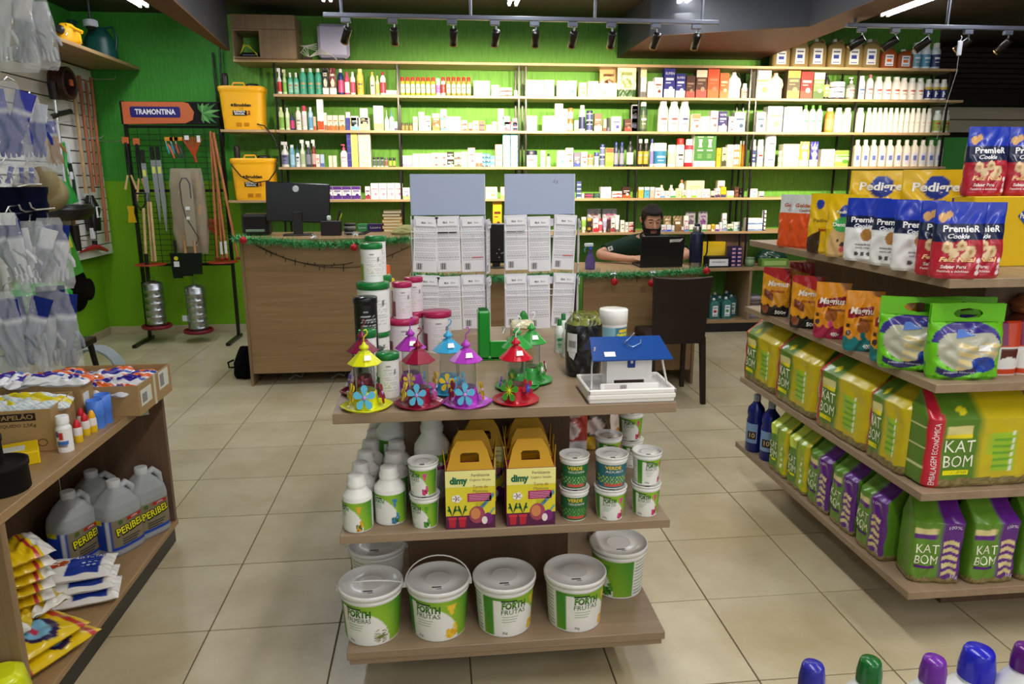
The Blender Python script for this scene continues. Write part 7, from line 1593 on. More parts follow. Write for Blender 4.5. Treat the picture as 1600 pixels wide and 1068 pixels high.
J = [(193, 868, 1.1, 'clear jug with blue label at the front of the lower shelf'), (122, 868, 1.2, 'clear jug at the left rear of the lower shelf, side label showing'), (243, 852, 1.0, 'clear jug at the far end of the lower shelf by the aisle'), (180, 820, .7, 'clear jug behind the front one, label hidden')]
cj = None
for k, (x, y, rz, lab) in enumerate(J):
 p = pz(x, y, LB); loc = (min(p.x-.035, LX-.095), min(p.y+.07, LY1-.14), LB)
 if k == 2: loc = (-1.232, 2.915, LB)
 if k == 3: loc = (-1.42, 2.9, LB)
 if k == 1: loc = (-1.415, 2.7, LB)
 if cj is None: cj = assemble('cleaner_jug', cjug(), lab, 'jug', loc, rz, 'clear cleaner jugs on the lower shelf')
 else: copy_tree(cj, lab, loc, rz)
A_pat = lambda u, v, t: np.where((((u > -.1) & (u < .36)) & (abs(v) < .42))[..., None], hexc('233c9a'), hexc('e9e6e2'))
for k, (x, y, dz, rz) in enumerate(((170, 915, .0, .3), (168, 925, .042, .25), (188, 905, .084, .2))):
 m = pillow(.24, .16, .045, A_pat, seed=k+2, wr=.003); n0 = len(m.v)
 fl = lambda X, Z: np.stack([X, Z, .0455+0*X], -1)
 m.text('Pat', -.072, .01, .055, 'c8501e', fl, bold=.05); m.text('AÇÃO TOTAL', .03, .035, .014, 'f0f0f4', fl, bold=.02)
 for q in range(6): m.ell(.03+.018*(q % 3), -.005-.02*(q//3), .006, .006, 'e0e4f0', fl, n=8)
 o = m.obj('laundry_bag', film); tag(o, ['lowest of the white and blue laundry bags by the shelf edge', 'middle white and blue laundry bag', 'top white and blue laundry bag with orange lettering'][k], 'bag', loc=(-1.27-.01*k, 2.42-.0*k+.01*k, LB+dz), rz=rz)
def A_yel(u, v, t):
 C = hexc('e6c40c')*np.ones(u.shape+(1,)); C = np.where((v < -.44)[..., None], hexc('e8e6e0'), C); C = np.where((abs(v+.33-.1*u) < .022)[..., None], hexc('b82838'), C); C = np.where((((u-.12)/.34)**2+((v-.12)/.2)**2 < 1)[..., None], hexc('2a1a4a'), C); C = np.where((((u-.06)/.32)**2+((v-.1)/.16)**2 < 1)[..., None], hexc('7ab8d8'), C); C = np.where((((u-.04)/.2)**2+((v-.09)/.04)**2 < 1)[..., None], hexc('c83058'), C); C = np.where((abs(v-.42) < .03)[..., None], hexc('c03828'), C); return C
for k, (x, y, dz, rz, tl) in enumerate(((-1.27, 2.1, 0, -.45, 0), (-1.29, 2.08, .046, -.5, .03))):
 o = pillow(.215, .31, .052, A_yel, seed=k+5, wr=.003).obj('yellow_bag', film); tag(o, ['yellow bag with light blue oval lying under the other at the shelf front', 'yellow bag with navy and blue oval on top at the shelf front'][k], 'bag', loc=(x, y, LB+dz), rz=rz)
 if k == 1:
  bc = M().bbox(-.035, .03, -.09, -.065, .05, .0508, 'eee', .0003)
  for q in range(10): bc.bbox(-.028+q*.005, -.0262+q*.005, -.088, -.068, .0505, .0514, '222', .0001)
  bc.obj('barcode_label', paper, o, kind='stuff')
for k in range(8):
 A = lambda u, v, t: np.where((v > .3)[..., None], hexc('e8e6e0'), np.where((abs(v-.2) < .03)[..., None], hexc('b82838'), hexc('e4be10')))
 o = pillow(.2, .17, .042, A, seed=k+11).obj('yellow_bag', film); tag(o, 'yellow and white bag in the pile beside the divider, %s' % ('lowest' if k == 0 else ORD[k]+' from the bottom'), 'bag', 'yellow bags piled beside the divider', loc=(-1.38+.008*k, 2.26-.012*k, LB+.043*k), rz=-1.1+.05*k)
for k in range(2):
 o = pillow(.13, .13, .04, lambda u, v, t: np.where((v < -.35)[..., None], hexc('e6e4dc'), hexc('d8b818')), seed=k+30, wr=.008).obj('yellow_bag', film); tag(o, ['crumpled yellow packet on top of the front yellow bag', 'crumpled yellow packet leaning on the pile'][k], 'bag', loc=(-1.33+.03*k, 2.1+.12*k, LB+.095-.0*k), rz=.4+.7*k); o.rotation_euler[0] = .0
t = thing('white_spray_bottle', 'grey white trigger bottle behind the yellow pile', 'spray bottle', (-1.5, 2.36, LB)); M().lathe([(.035, 0), (.036, .01), (.035, .14), (.014, .19), (.013, .22)], 'c8ccd0', 18).obj('bottle_body', plast, t); M().bbox(-.04, .02, -.012, .012, .22, .25, 'a8acb0', .004).obj('trigger_head', plast, t)
t = thing('lime_tub', 'lime and yellow rounded tub at the lower left corner', 'tub', (-1.19, 1.79, LB)); m = M(); loft(m, [(0, .075, .06), (.01, .08, .065), (.1, .08, .065), (.16, .07, .058), (.175, .05, .04)], Art('d8e018', ('f0c818', B_(.0, .5)), ('3a58b8', lambda u, v, t: (v < .5) & (u+.5 > v*1.2+.3) & (v < .3) & (abs(t) < 2.5))), 3.2, 24, 44); m.obj('tub_body', gloss, t); L = M().text('CO', 0, .05, .02, 'c03828', lambda X, Z: np.stack([X, -.066+0*X, Z], -1)); L.obj('label_print', paper, t); t.rotation_euler[2] = .5
# bagged gloves hanging at the left
GR = thing('glove_rack', 'white slatted rack panel behind the hanging glove bags', 'rack', (0, 0, 0))
M().box(-2.75, -1.98, 3.52, 3.54, .1, 2.4, c='2a2624').obj('core', matte, GR)
for k in range(22): M().bbox(-2.75, -1.98, 3.5, 3.52, .12+.103*k, .12+.103*k+.096, 'e2e0dc', .003).obj('slat', plast, GR)
M().bbox(-2.0, -1.97, 3.49, 3.53, 0, 2.4, 'd0d0cc', .003).obj('upright', plast, GR)
def glove(m, c, cuff, ox, oz, s=1., rot=0.):
 a = M(); loft(a, [(-.12, .03, .01), (-.02, .045, .014), (.05, .05, .016), (.12, .05, .014), (.2, .055, .012)], lambda u, v, t: np.where((v > .62)[..., None], hexc(cuff), np.where((v > .55)[..., None], hexc('dfe2ea'), hexc(c))), 2.4, 14, 20, .003)
 for k in range(4): a.tube([(-.035+.023*k, 0, -.1), (-.04+.026*k, -.004, -.16), (-.042+.028*k, 0, -.2+.012*abs(k-1.5))], [.013, .012, .008], c, 7)
 a.tube([(.045, 0, .0), (.075, -.006, -.05), (.085, 0, -.09)], [.014, .013, .008], c, 7)
 a.xf(Matrix.Translation((ox, 0, oz)) @ Matrix.Rotation(rot, 4, 'Y') @ Matrix.Scale(s, 4)); return a
def glove_bag(x0, x1, y0, y1, Y, c, cuff, lab, rz=.35, header=None, seed=0, extra=None):
 A, B = py((x0+x1)/2, y0, Y), py((x0+x1)/2, y1, Y); w = (py(x1, y0, Y).x-py(x0, y0, Y).x); h = A.z-B.z
 t = thing('glove_bag', lab, 'glove bag', A, rz)
 for k, s in enumerate((-1, 1)):
  g = glove(None, c if (k+seed) % 2 else '8d939e' if c not in ('3a42a8', '2a3ca0', '1f2a98', 'b88a4a') else c, cuff, s*w*.2, -h*.5, h/.5, s*.12+.25*math.sin(seed*2.1+k)); g.obj('glove', dull, t)
 m = M(); loft(m, [(-h, w*.42, .02), (-h*.9, w*.5, .04), (-h*.4, w*.48, .05), (-h*.08, w*.36, .02), (0, w*.3, .004)], 'fff', 2.6, 30, 48, .009, seed=seed); m.obj('clear_bag', clearfilm, t)
 if header: M().bbox(-w*.3, w*.3, -.012, -.006, -h*.16, .0, header, .001).obj('header_card', paper, t)
 M().tube([(0, .0, .0), (0, .06, .02), (0, .2, .02)], .003, 'e8e8ec', 5).obj('hook', metal, t); return t
W1, NV = 'e2e4e8', '1f2f7a'
glove_bag(-25, 45, -20, 112, 3.1, 'dde0e4', 'e8e8ea', 'clear bag of white gloves with yellow hem at the top left corner', .3, seed=1)
glove_bag(20, 78, -10, 108, 3.25, 'cfd4da', 'e0e2e6', 'clear bag of pale gloves hanging high beside the first', .4, seed=2)
glove_bag(-22, 34, 126, 262, 3.05, '3a42a8', '4a50b8', 'clear bag of bright blue rubber gloves on the left edge', .3, seed=3, header=None)
glove_bag(26, 64, 150, 258, 3.2, '2a3ca0', 'd8dce8', 'narrow bag of blue and white gloves beside the bright blue ones', .4, seed=4)
glove_bag(54, 86, 180, 268, 3.35, 'b88a4a', '2a38b0', 'small bag of tan fingered gloves with blue cuffs', .5, seed=5)
glove_bag(-20, 24, 256, 292, 3.0, '1f2a98', '2a38b0', 'small packet of navy gloves below the bright blue ones', .3, seed=6)
glove_bag(22, 56, 258, 290, 3.1, '1f2a98', '3a48c0', 'small packet of navy gloves, second of the pair', .3, seed=7)
glove_bag(-12, 30, 332, 452, 3.05, W1, NV, 'clear bag of grey gloves with navy cuffs, left one of the third row', .3, 'e6e8ec', 8)
glove_bag(18, 74, 345, 455, 3.15, W1, 'e2e4e8', 'clear bag of white gloves in the middle of the third row', .4, None, 9)
glove_bag(48, 102, 340, 452, 3.25, 'dadde2', NV, 'large clear bag of white gloves at the right of the third row', .5, None, 10)
glove_bag(-20, 26, 455, 590, 3.0, '8a92a0', NV, 'clear bag of grey and navy gloves at the lower left edge', .3, None, 11)
glove_bag(8, 56, 450, 585, 3.12, 'a8aeb8', NV, 'clear bag of grey gloves with navy cuffs in the lower row', .3, None, 12)
glove_bag(44, 112, 446, 588, 3.25, 'c4c8ce', NV, 'large clear bag of grey gloves with navy lettering at lower right', .4, '1f2f6a', 13)
t = thing('bucket_hat', 'khaki bucket hat hanging beside the glove bags', 'hat', px(66, 290, -2.0)); M().lathe([(.001, .09), (.06, .085), (.075, .05), (.08, .0), (.12, -.05), (.125, -.05), (.083, 0)], 'a0916a', 28).obj('hat_body', dull, t); t.rotation_euler = (.9, .5, .3)
m = M(); loft(m, [(-.25, .07, .02), (-.1, .11, .03), (0, .12, .02)], '12172e', 2.5, 14, 30, .01); t = m.obj('navy_cap_cloth', dull); tag(t, 'dark navy cloth hanging below the small navy packets', 'cloth', loc=py(26, 292, 3.3))
M().tube([(0, 0, 0), (0, .1, .01), (0, .2, .01)], .003, 'eee', 5).obj('hook', metal, t)
for k in range(5): tag(M().tube([(0, .05, 0), (0, -.1, 0), (0, -.13, .01), (0, -.14, .03)], .0035, 'e4e6ea', 6).obj('rack_hook', metal), 'bare white hook end above the third glove row, %s from left' % ORD[k], 'hook', 'bare hooks above the third glove row', loc=py(12+16*k, 338-3*k, 3.3))
t = thing('seed_packet', 'green seed packet hanging at the slatwall edge', 'seed packet', px(92, 362, -3.17)); M().bbox(-.04, .05, -.003, .003, -.2, 0, '4aa038', .001).obj('packet', film, t); M().bbox(-.03, .04, -.0035, -.003, -.08, -.03, 'e8e040', .0003).obj('label_print', paper, t); t.rotation_euler = (0, -.25, 1.2); t.scale = (2, 2, 2)
# right gondola
GX0, GX1, GY0, GY1 = 1.525, 2.75, 2.0, 3.42
GZ = (1.243, .915, .553, .2)
RG = thing('pet_gondola', 'oak four-tier gondola of pet food bags at the right', 'display unit', (0, 0, 0))
for k, z in enumerate(GZ): M().bbox(GX0+(.0 if k else .0), GX1, GY0, GY1, z-.028, z, 'ccc', .0015).obj('shelf', WGY, RG)
M().bbox(GX0+.3, GX0+.32, GY0+.25, GY1-.02, .0, 1.214, 'ccc', .001).obj('spine_panel', WD, RG); M().bbox(GX0+.3, GX1-.2, GY0+.22, GY0+.249, .0, 1.214, 'ccc', .001).obj('end_spine_panel', WD, RG)
M().bbox(GX0+.3, GX1, GY1-.019, GY1, .0, 1.214, 'ccc', .001).obj('back_panel', WD, RG)
M().box(GX0+.32, GX1, GY0+.3, GY1-.1, 0, .172, c='1a120d').obj('plinth', matte, RG)
G1, G2, GY, CR = '557f22', '86b82a', 'dcc414', 'd8cf8a'
def bag_mesh(w, d, h, face, h1=.74, wr=.0022, seed=0, n=7.):
 m = M(); s = loft(m, [(0, w*.47, d*.46), (h*.03, w*.5, d*.5), (h*h1, w*.5, d*.5), (h*.9, w*.47, d*.22, d*.1), (h, w*.46, .003, d*.16)], face, n, 70, 110, wr, seed=seed); return m, s
def gran(u, v): return np.where((np.sin(u*211+7*np.sin(v*97))*np.sin(v*173+5*np.sin(u*131)) > 0)[..., None], hexc('6e6038'), hexc('8a7c4c'))
def econ_art(u, v, t):
 V = v/.74; C = hexc(G1)*np.ones(u.shape+(1,)); fr = abs(t) < 1.32
 C = np.where((fr & (u > -.07))[..., None], hexc('c8b414'), C); C = np.where((fr & (u < -.385))[..., None], hexc('c01c34'), C)
 C = np.where((fr & (u > .06+.03*np.sin(V*5)) & (u < .3) & (V > .22) & (V < .8))[..., None], hexc('9cc22a'), C)
 for k in range(6): C = np.where((fr & (((u-.27)/.016)**2+((V-.26-.105*k)/.035)**2 < 1))[..., None], hexc('f0f0e4'), C)
 for k in range(5): C = np.where((fr & (abs(u-.17) < .08) & (abs(V-.3-.1*k) < .022))[..., None], hexc('6aa828'), C)
 C = np.where((fr & (u > -.36) & (u < -.11) & (V > .8) & (V < .92))[..., None], hexc(CR), C); C = np.where((fr & (u > -.36) & (u < -.11) & (V > .74) & (V < .8))[..., None], hexc('ecd820'), C)
 C = np.where((fr & (((u+.2)/.04)**2+((V-1.1)/.05)**2 < 1))[..., None], hexc('e6da20'), C); C = np.where(((V < .14+.012*np.sin(u*30)) & (u > -.38))[..., None], gran(u, v), C)
 sd = (abs(t) > 1.32) & (abs(t) < 1.9) & (V > .2) & (V < .95); C = np.where((sd & (abs(np.sin(V*11)) < .16))[..., None], hexc('d8d8a0'), C); return C
def econ(w=.36, d=.16, h=.315, word='ECONÔMICA'):
 m, s = bag_mesh(w, d, h, econ_art); P = [('bag_body', m, film)]; H = h*.74; t = M()
 for i, (a, z) in enumerate((('KAT', .61), ('BOM', .39))): t.text(a, -w*.225, H*z, H*.18, 'eef0d8', s, w=w*.27)
 t.rect(-w*.355, -w*.12, H*.2, H*.27, 'e8e010', s, nx=5); t.text('SUPER PREMIUM', -w*.238, H*.235, H*.035, '6a7a10', s, w=w*.2)
 t.text('EMBALAGEM '+word, -w*.435, H*.5, H*.07, 'f4e8ea', lambda X, Z: s(X, Z), rot=PI/2, w=H*.9)
 P.append(('label_print', t, paper)); hd = M()
 hd.grid(np.array([[(x, d*.16+y, h-.03+z) for x, y, z in ((-w*.46*q, -.002, 0), (0, -.004, .0), (w*.46*q, -.002, 0))] for q, z in ((1, 0), (.96, 0))]), G1, wrap=False)
 P.append(('sealed_top', M().bbox(-w*.46, w*.46, d*.16-.002, d*.16+.002, h-.012, h+.008, '5f9a20', .0015), film)); return P
def small_art(purple):
 def f(u, v, t):
  V = v/.78; C = hexc(G1 if not purple else '5c8a26')*np.ones(u.shape+(1,)); fr = abs(t) < 1.3
  if not purple:
   C = np.where((fr & (u > .02))[..., None], hexc('98ae28'), C); C = np.where((fr & (u > .4))[..., None], hexc('c8b81c'), C)
   for k in range(5): C = np.where((fr & (((u-.28)/.04)**2+((V-.25-.12*k)/.035)**2 < 1))[..., None], hexc('e8ecd8'), C)
   C = np.where((fr & (u < -.06) & (u > -.44) & (V > .8))[..., None], hexc('c8d84a'), C)
  else:
   C = np.where((fr & (u > .04) & (u < .5))[..., None], hexc('5a1a80'), C)
   for k in range(5): C = np.where((fr & (abs(u-.25) < .15) & (abs(V-.2-.12*k+.02*np.sin(u*20)) < .034))[..., None], hexc('d8c890'), C)
   C = np.where((fr & (u < -.06) & (u > -.46) & (V > .8) & (V < .9))[..., None], hexc('d8cc90'), C); C = np.where((fr & (u < -.06) & (u > -.46) & (V > .74) & (V < .8))[..., None], hexc('5a1a80'), C)
  C = np.where((V < .1+.015*np.sin(u*25))[..., None], gran(u, v), C); return C
 return f
def kbag(purple, w=.165, d=.12, h=.285):
 m, s = bag_mesh(w, d, h, small_art(purple), .78, .0028, seed=3+purple); P = [('bag_body', m, film)]; H = h*.78; t = M()
 for a, z in (('KAT', .57), ('BOM', .39)): t.text(a, -w*.22, H*z, H*.15, 'eef0d8', s, w=w*.43)
 t.rect(-w*.42, -w*.04, H*.26, H*.3, '5a1a80' if purple else 'e8e010', s, nx=4)
 if purple: t.text('100%', w*.26, H*.93, H*.05, 'e8e0f0', s, w=w*.26); t.text('3kg', w*.36, H*.13, H*.06, 'd8c8e0', s)
 P.append(('label_print', t, paper)); return P
RZ = -PI/2
EC = None; KW = '%s KAT BOM bag'
for k, (Y, X, z, rz, lab) in enumerate(((3.25, 1.615, GZ[2], RZ, 'yellow and green litter bag farthest back on the third tier'), (2.89, 1.61, GZ[2], RZ, 'yellow and green litter bag second from the far end, third tier'), (2.52, 1.61, GZ[2], RZ+.03, 'yellow and green litter bag third from the far end, third tier'),
          (2.15, 1.615, GZ[2], RZ-.02, 'yellow and green litter bag beside the corner of the third tier'), (2.085, 1.895, GZ[2], 0, 'big litter bag with red band facing front at the third tier corner'))):
 if EC is None: EC = assemble('litter_bag', econ(), lab, 'bag', (X, Y, z), rz, 'economy litter bags on the third tier')
 else: copy_tree(EC, lab, (X, Y, z), rz)
 if k == 4: o = [c for c in COL.objects if c.get('label') == lab][0]; o.scale = (1.04, .9, 1); o.location = (1.74, 2.1, z)
 if k == 3: [c for c in COL.objects if c.get('label') == lab][0].location.y = 2.24; [c for c in COL.objects if c.get('label') == lab][0].scale = (.62, 1, 1)
 if k == 2: [c for c in COL.objects if c.get('label') == lab][0].scale = (.98, 1, 1)
KG, KP = None, None
for k, (pu, X, Y, rz, lab) in enumerate(((0, 1.6, 3.0, RZ, 'lime litter bag beside the blue bottles on the lowest tier'), (0, 1.6, 2.82, RZ, 'second lime litter bag on the lowest tier'), (1, 1.6, 2.64, RZ, 'purple striped litter bag next to the lime ones, lowest tier'),
  (1, 1.6, 2.46, RZ, 'purple striped litter bag in the middle of the lowest tier'), (1, 1.6, 2.275, RZ, 'purple striped litter bag nearest the corner, facing the aisle'), (1, 1.655, 2.1, -.2, 'litter bag at the lowest tier corner showing its green side'), (1, 1.835, 2.08, 0, 'purple striped litter bag facing front, second from the corner'), (1, 2.02, 2.08, 0, 'purple striped litter bag at the right frame edge, lowest tier'), (1, 2.2, 2.08, 0, 'purple striped litter bag beyond the frame edge'))):
 if pu and KP is None: KP = assemble('litter_bag', kbag(1), lab, 'bag', (X, Y, GZ[3]), rz)
 elif not pu and KG is None: KG = assemble('litter_bag', kbag(0), lab, 'bag', (X, Y, GZ[3]), rz)
 else: copy_tree(KP if pu else KG, lab, (X, Y, GZ[3]), rz)
for k in range(3): copy_tree(KP, 'litter bag lying behind the front row on the lowest tier, %s' % ORD[k], (1.74, 2.35+.19*k, GZ[3]), RZ)
for k, (X, Y) in enumerate(((1.565, 3.29), (1.585, 3.17))):
 t = thing('floor_cleaner_bottle', ['dark blue bottle at the far end of the lowest tier', 'dark blue bottle beside the lime litter bag'][k], 'bottle', (X, Y, GZ[3])); r = .043
 m = M().lathe([(r*.9, 0), (r, .01), (r, .16), (r*.9, .18), (r, .2), (r*.9, .225), (r*.45, .25), (r*.36, .262)], '16206a', 22); m.obj('bottle_body', gloss, t); M().lathe([(r*.42, .26), (r*.42, .29), (r*.38, .293)], '9aa0a8', 14).obj('cap', plast, t)
 L = M(); s = lambda x, z: np.stack([x, -np.sqrt(np.maximum(r*r-x*x, 0))-.0012, z], -1); L.rect(-r*.8, r*.6, .05, .15, '7a98c0', s, nx=6); L.rect(-r*.5, r*.5, .07, .11, '3a2a20', lambda x, z: s(x, z)-np.array([0, .0008, 0]), nx=6); L.text('10', 0, .09, .025, 'e8c898', lambda x, z: s(x, z)-np.array([0, .0016, 0])); L.obj('label_print', paper, t); t.rotation_euler[2] = -.8
def P_(w, h, art, texts, d=.06, seed=0, wr=.0025, n=2.6, nt=64):
 m = M(); s = loft(m, [(0, w*.46, d*.42), (h*.04, w*.49, d*.5), (h*.45, w*.5, d*.45), (h*.82, w*.5, d*.14), (h*.97, w*.5, .003), (h, w*.5, .002)], art, n, nt, 92, wr, seed=seed)
 t = M()
 for (tx, x, z, hh, c, ww, sh) in texts: t.text(tx, x*w, z*h, hh*h, c, s, w=ww*w, shear=sh, bold=.03)
 return [('pouch_body', m, film), ('label_print', t, paper)]
def dots(C, u, v, t, L, c, asp=.7):
 for x, y, r in L: C = np.where(((((u-x)/r)**2+((v-y)/(r*asp))**2 < 1) & (abs(t) < 1.55))[..., None], hexc(c), C)
 return C
def premier(red):
 def f(u, v, t):
  C = hexc('2038b0')*np.ones(u.shape+(1,)); C = np.where((v < .72)[..., None], hexc('141c40'), C); lo = hexc('b02034') if red else hexc('e8e8ea'); C = np.where((v < (.5 if red else .55)+.02*np.sin(u*5))[..., None], lo, C)
  if red:
   C = dots(C, u, v, t, [(-.25, .42, .11), (.02, .44, .1), (-.12, .34, .1), (.2, .36, .12), (.1, .3, .08)], 'e0c49a'); C = dots(C, u, v, t, [(-.25, .42, .04), (.02, .44, .035), (.2, .36, .045)], 'c09060'); C = dots(C, u, v, t, [(.4, .24, .05), (.4, .16, .05), (.4, .08, .05)], 'f0e0e0'); C = dots(C, u, v, t, [(-.36, .8, .09), (-.24, .84, .07)], 'd8a868')
  else: C = dots(C, u, v, t, [(.05, .42, .14)], 'b07a40'); C = dots(C, u, v, t, [(-.15, .12, .05), (0, .12, .05), (.15, .12, .05)], '4a4a50')
  return C
 T = [('PremieR', 0, .655, .085, 'f4f4f8', .72, 0), ('Cookie', -.06, .56, .06, 'e8e8f0', .42, .3)]
 if red: T += [('Feliz Natal', -.05, .255, .06, 'f0c890', .72, .3), ('Sabor Peru', -.1, .16, .045, 'f4e4e4', .5, 0), ('Festivo e delicioso', -.1, .1, .03, 'f0d0d0', .6, 0)]
 else: T += [('cookie', 0, .27, .03, '7a7a80', .4, 0), ('para cães', 0, .22, .025, '8a8a90', .35, 0)]
 return P_(.142, .225, f, T, .06, seed=7+red)
def golden():
 f = lambda u, v, t: np.where((v < .66)[..., None], hexc('e0521a'), hexc('d9dade')) if True else 0
 return P_(.13, .225, f, [('Golden', 0, .8, .07, 'b05a28', .6, 0), ('Cookie', .05, .71, .05, 'a06a4a', .4, .2)], .06, 1)
def pedi(kind):
 def f(u, v, t):
  C = hexc('e3b90f')*np.ones(u.shape+(1,))
  if kind == 'choc': C = np.where(((u < -.05) & (v < .4+u*.3))[..., None], hexc('3a2418'), C); C = dots(C, u, v, t, [(-.18, .82, .12)], '243c98')
  if kind == 'pup': C = dots(C, u, v, t, [(0, .2, .4)], 'd8b078', .9); C = dots(C, u, v, t, [(-.12, .27, .035), (.12, .27, .035), (0, .2, .06)], '3a2a20', .8); C = dots(C, u, v, t, [(0, .13, .06)], 'c05058', .9); C = dots(C, u, v, t, [(.0, .72, .17)], '243c98'); C = dots(C, u, v, t, [(0, .52, .3)], '48a858', .4)
  if kind == 'big': C = dots(C, u, v, t, [(-.1, .8, .15)], '243c98', .9); C = np.where((v < .1)[..., None], hexc('2a50a0'), C)
  return C
 T = {'choc': [('Pedigree', .0, .55, .06, '8a6a10', .6, 0), ('biscrok', .1, .4, .05, 'a02028', .4, 0)], 'pup': [('Pedigree', 0, .72, .05, 'f4f0e0', .5, 0), ('Dentastix', 0, .52, .06, 'f0f4e8', .6, 0)], 'big': [('Pedigree', -.08, .8, .1, 'f4f2e8', .62, .1), ('✓ 100% completo' if 0 else 'completo e', .33, .84, .05, '6a5a10', .22, 0), ('balanceado', .33, .78, .05, '6a5a10', .22, 0)]}[kind]
 return P_(.14 if kind != 'big' else .3, .235 if kind != 'big' else .325, f, T, .07, 3, .004 if kind == 'big' else .0025)
def magnus(kind):
 base, bot, acc = {'red': ('e0981a', '1c1514', 'b02028'), 'mag': ('e8951a', 'a82048', '8a1a28'), 'teal': ('e8951a', '1d7a80', '8a1a28')}[kind]
 def f(u, v, t):
  C = hexc(base)*np.ones(u.shape+(1,)); C = np.where((v < .22+.03*np.sin(u*24))[..., None], hexc(bot), C)
  if kind == 'red': C = np.where((v > .78-.2*u)[..., None], hexc(acc), C); C = np.where(((abs(u+.2) < .17) & (abs(v-.38+u*.3) < .08))[..., None], hexc('7a3a20'), C); C = dots(C, u, v, t, [(-.3, .14, .13)], '8a4a2a')
  else: C = np.where(((abs(v-.66-.12*u) < .07) & (abs(u) < .42) & (abs(t) < 1.5))[..., None], hexc(acc), C); C = dots(C, u, v, t, [(0, .42, .18)], 'a8602a'); C = dots(C, u, v, t, [(-.38, .3, .07), (-.4, .42, .05)], '3a2a28'); C = dots(C, u, v, t, [(.0, .27, .08)], 'd84878' if kind == 'mag' else '1d7a80')
  return C
 T = [('Magnus', -.02 if kind != 'red' else .08, .67, .11, 'f4ece4', .72, .2)]; T += [('Biscoito', .12, .53, .05, '7a3a10', .5, .1)] if kind != 'red' else [('RECHEADO', .1, .52, .04, 'a02818', .5, 0)]; T += [('500g' if kind == 'red' else '400g', .25 if kind == 'red' else .15, .09, .07, 'f4f4f0', .36 if kind == 'red' else .25, 0)]
 return P_(.128, .222, f, T, .055, 5, .003)
def gp(parts, lab, x, y, z, rz, cp=None, back=.028):
 p = pz(x, y, z); loc = (p.x-math.sin(rz)*back*1.0, p.y+math.cos(rz)*back, z)
 loc = (max(loc[0], GX0+.03), min(max(loc[1], GY0+.03), GY1-.06), z)
 return assemble('treat_pouch', parts, lab, 'pouch', loc, rz) if cp is None else copy_tree(cp, lab, loc, rz)
q = gp(golden(), 'white and orange treat pouch at the far end of the top tier', 1211, 386, GZ[0], -1.0); gp(None, 'white and orange treat pouch second on the top tier', 1243, 388, GZ[0], -1.0, q, .05)
gp(pedi('choc'), 'yellow dog biscuit pouch with brown dog corner', 1260, 396, GZ[0], -.95); gp(pedi('pup'), 'tall yellow pouch with golden puppy face', 1299, 402, GZ[0], -.8)
pb_ = None
for k, (X, Y, lab) in enumerate(((1.86, 2.86, 'large yellow dog food bag behind the puppy pouch'), (1.9, 2.58, 'large yellow dog food bag in the middle of the top tier'), (2.05, 2.42, 'large yellow dog food bag behind the red pouches'))):
 if pb_ is None: pb_ = assemble('dog_food_bag', pedi('big'), lab, 'bag', (X, Y, GZ[0]), -.45)
 else: copy_tree(pb_, lab, (X, Y, GZ[0]), -.4)
pw = gp(premier(0), 'blue and white cookie pouch beside the puppy pouch', 1338, 408, GZ[0], -.75); gp(None, 'blue and white cookie pouch second of three', 1362, 416, GZ[0], -1.0, pw); gp(None, 'blue and white cookie pouch leaning at the third place', 1398, 424, GZ[0], -.35, pw)
pr = gp(premier(1), 'red and blue cookie pouch left of the front pair', 1434, 432, GZ[0], -.55); gp(None, 'red and blue cookie pouch at the top tier corner', 1500, 447, GZ[0], -.25, pr); gp(None, 'red and blue cookie pouch right of the corner one', 1553, 440, GZ[0], -.15, pr, .05)
gp(None, 'blue and white cookie pouch in the second row', 1445, 400, GZ[0], -.5, pw, .12); gp(None, 'red cookie pouch in the second row behind the corner', 1530, 412, GZ[0], -.2, pr, .1)
yb = tag(M().bbox(-.11, .3, 0, .1, 0, .235, 'd2ac10', .003).text('Pedigree', .09, .17, .02, 'f0e8d0', w=.06, y=-.004).obj('yellow_carton', paper), 'yellow display carton under the raised cookie pouches', 'box', loc=(1.89, 2.27, GZ[0])); e = M().ell(.09, .17, .036, .036, '2a4aa8', y=-.002, n=4); e.text('Pedigree', .09, .17, .014, 'f4f0e0', w=.055, y=-.004); e.obj('label_print', paper, yb)
M().bbox(-.11, .3, 0, .1, .001, .002, 'a88a10', .0004).obj('base_fold', paper, yb)
copy_tree(pr, 'red and blue cookie pouch standing on the yellow display carton', (1.84, 2.32, GZ[0]+.236), -.05); copy_tree(pr, 'cookie pouch on the yellow carton at the frame edge', (1.99, 2.32, GZ[0]+.236), -.15)
mr_ = gp(magnus('red'), 'red and black treat pouch at the far end of the second tier', 1201, 494, GZ[1], -.75); gp(None, 'red and black treat pouch second from the far end, second tier', 1233, 514, GZ[1], -.65, mr_); gp(magnus('mag'), 'orange treat pouch with magenta base', 1270, 530, GZ[1], -.6)
mt = gp(magnus('teal'), 'orange treat pouch with teal base', 1319, 550, GZ[1], -.45); gp(None, 'orange and teal treat pouch touching the bone bag', 1364, 568, GZ[1], -.7, mt)
for k, (x, y) in enumerate(((1215, 470), (1258, 480), (1345, 500), (1390, 505))): gp(None, ['red treat pouch in the row behind, far end', 'red treat pouch in the row behind, second', 'orange treat pouch in the row behind, third', 'orange treat pouch in the row behind, fourth'][k], x, y, GZ[1], -.5, mr_ if k < 2 else mt, .06)
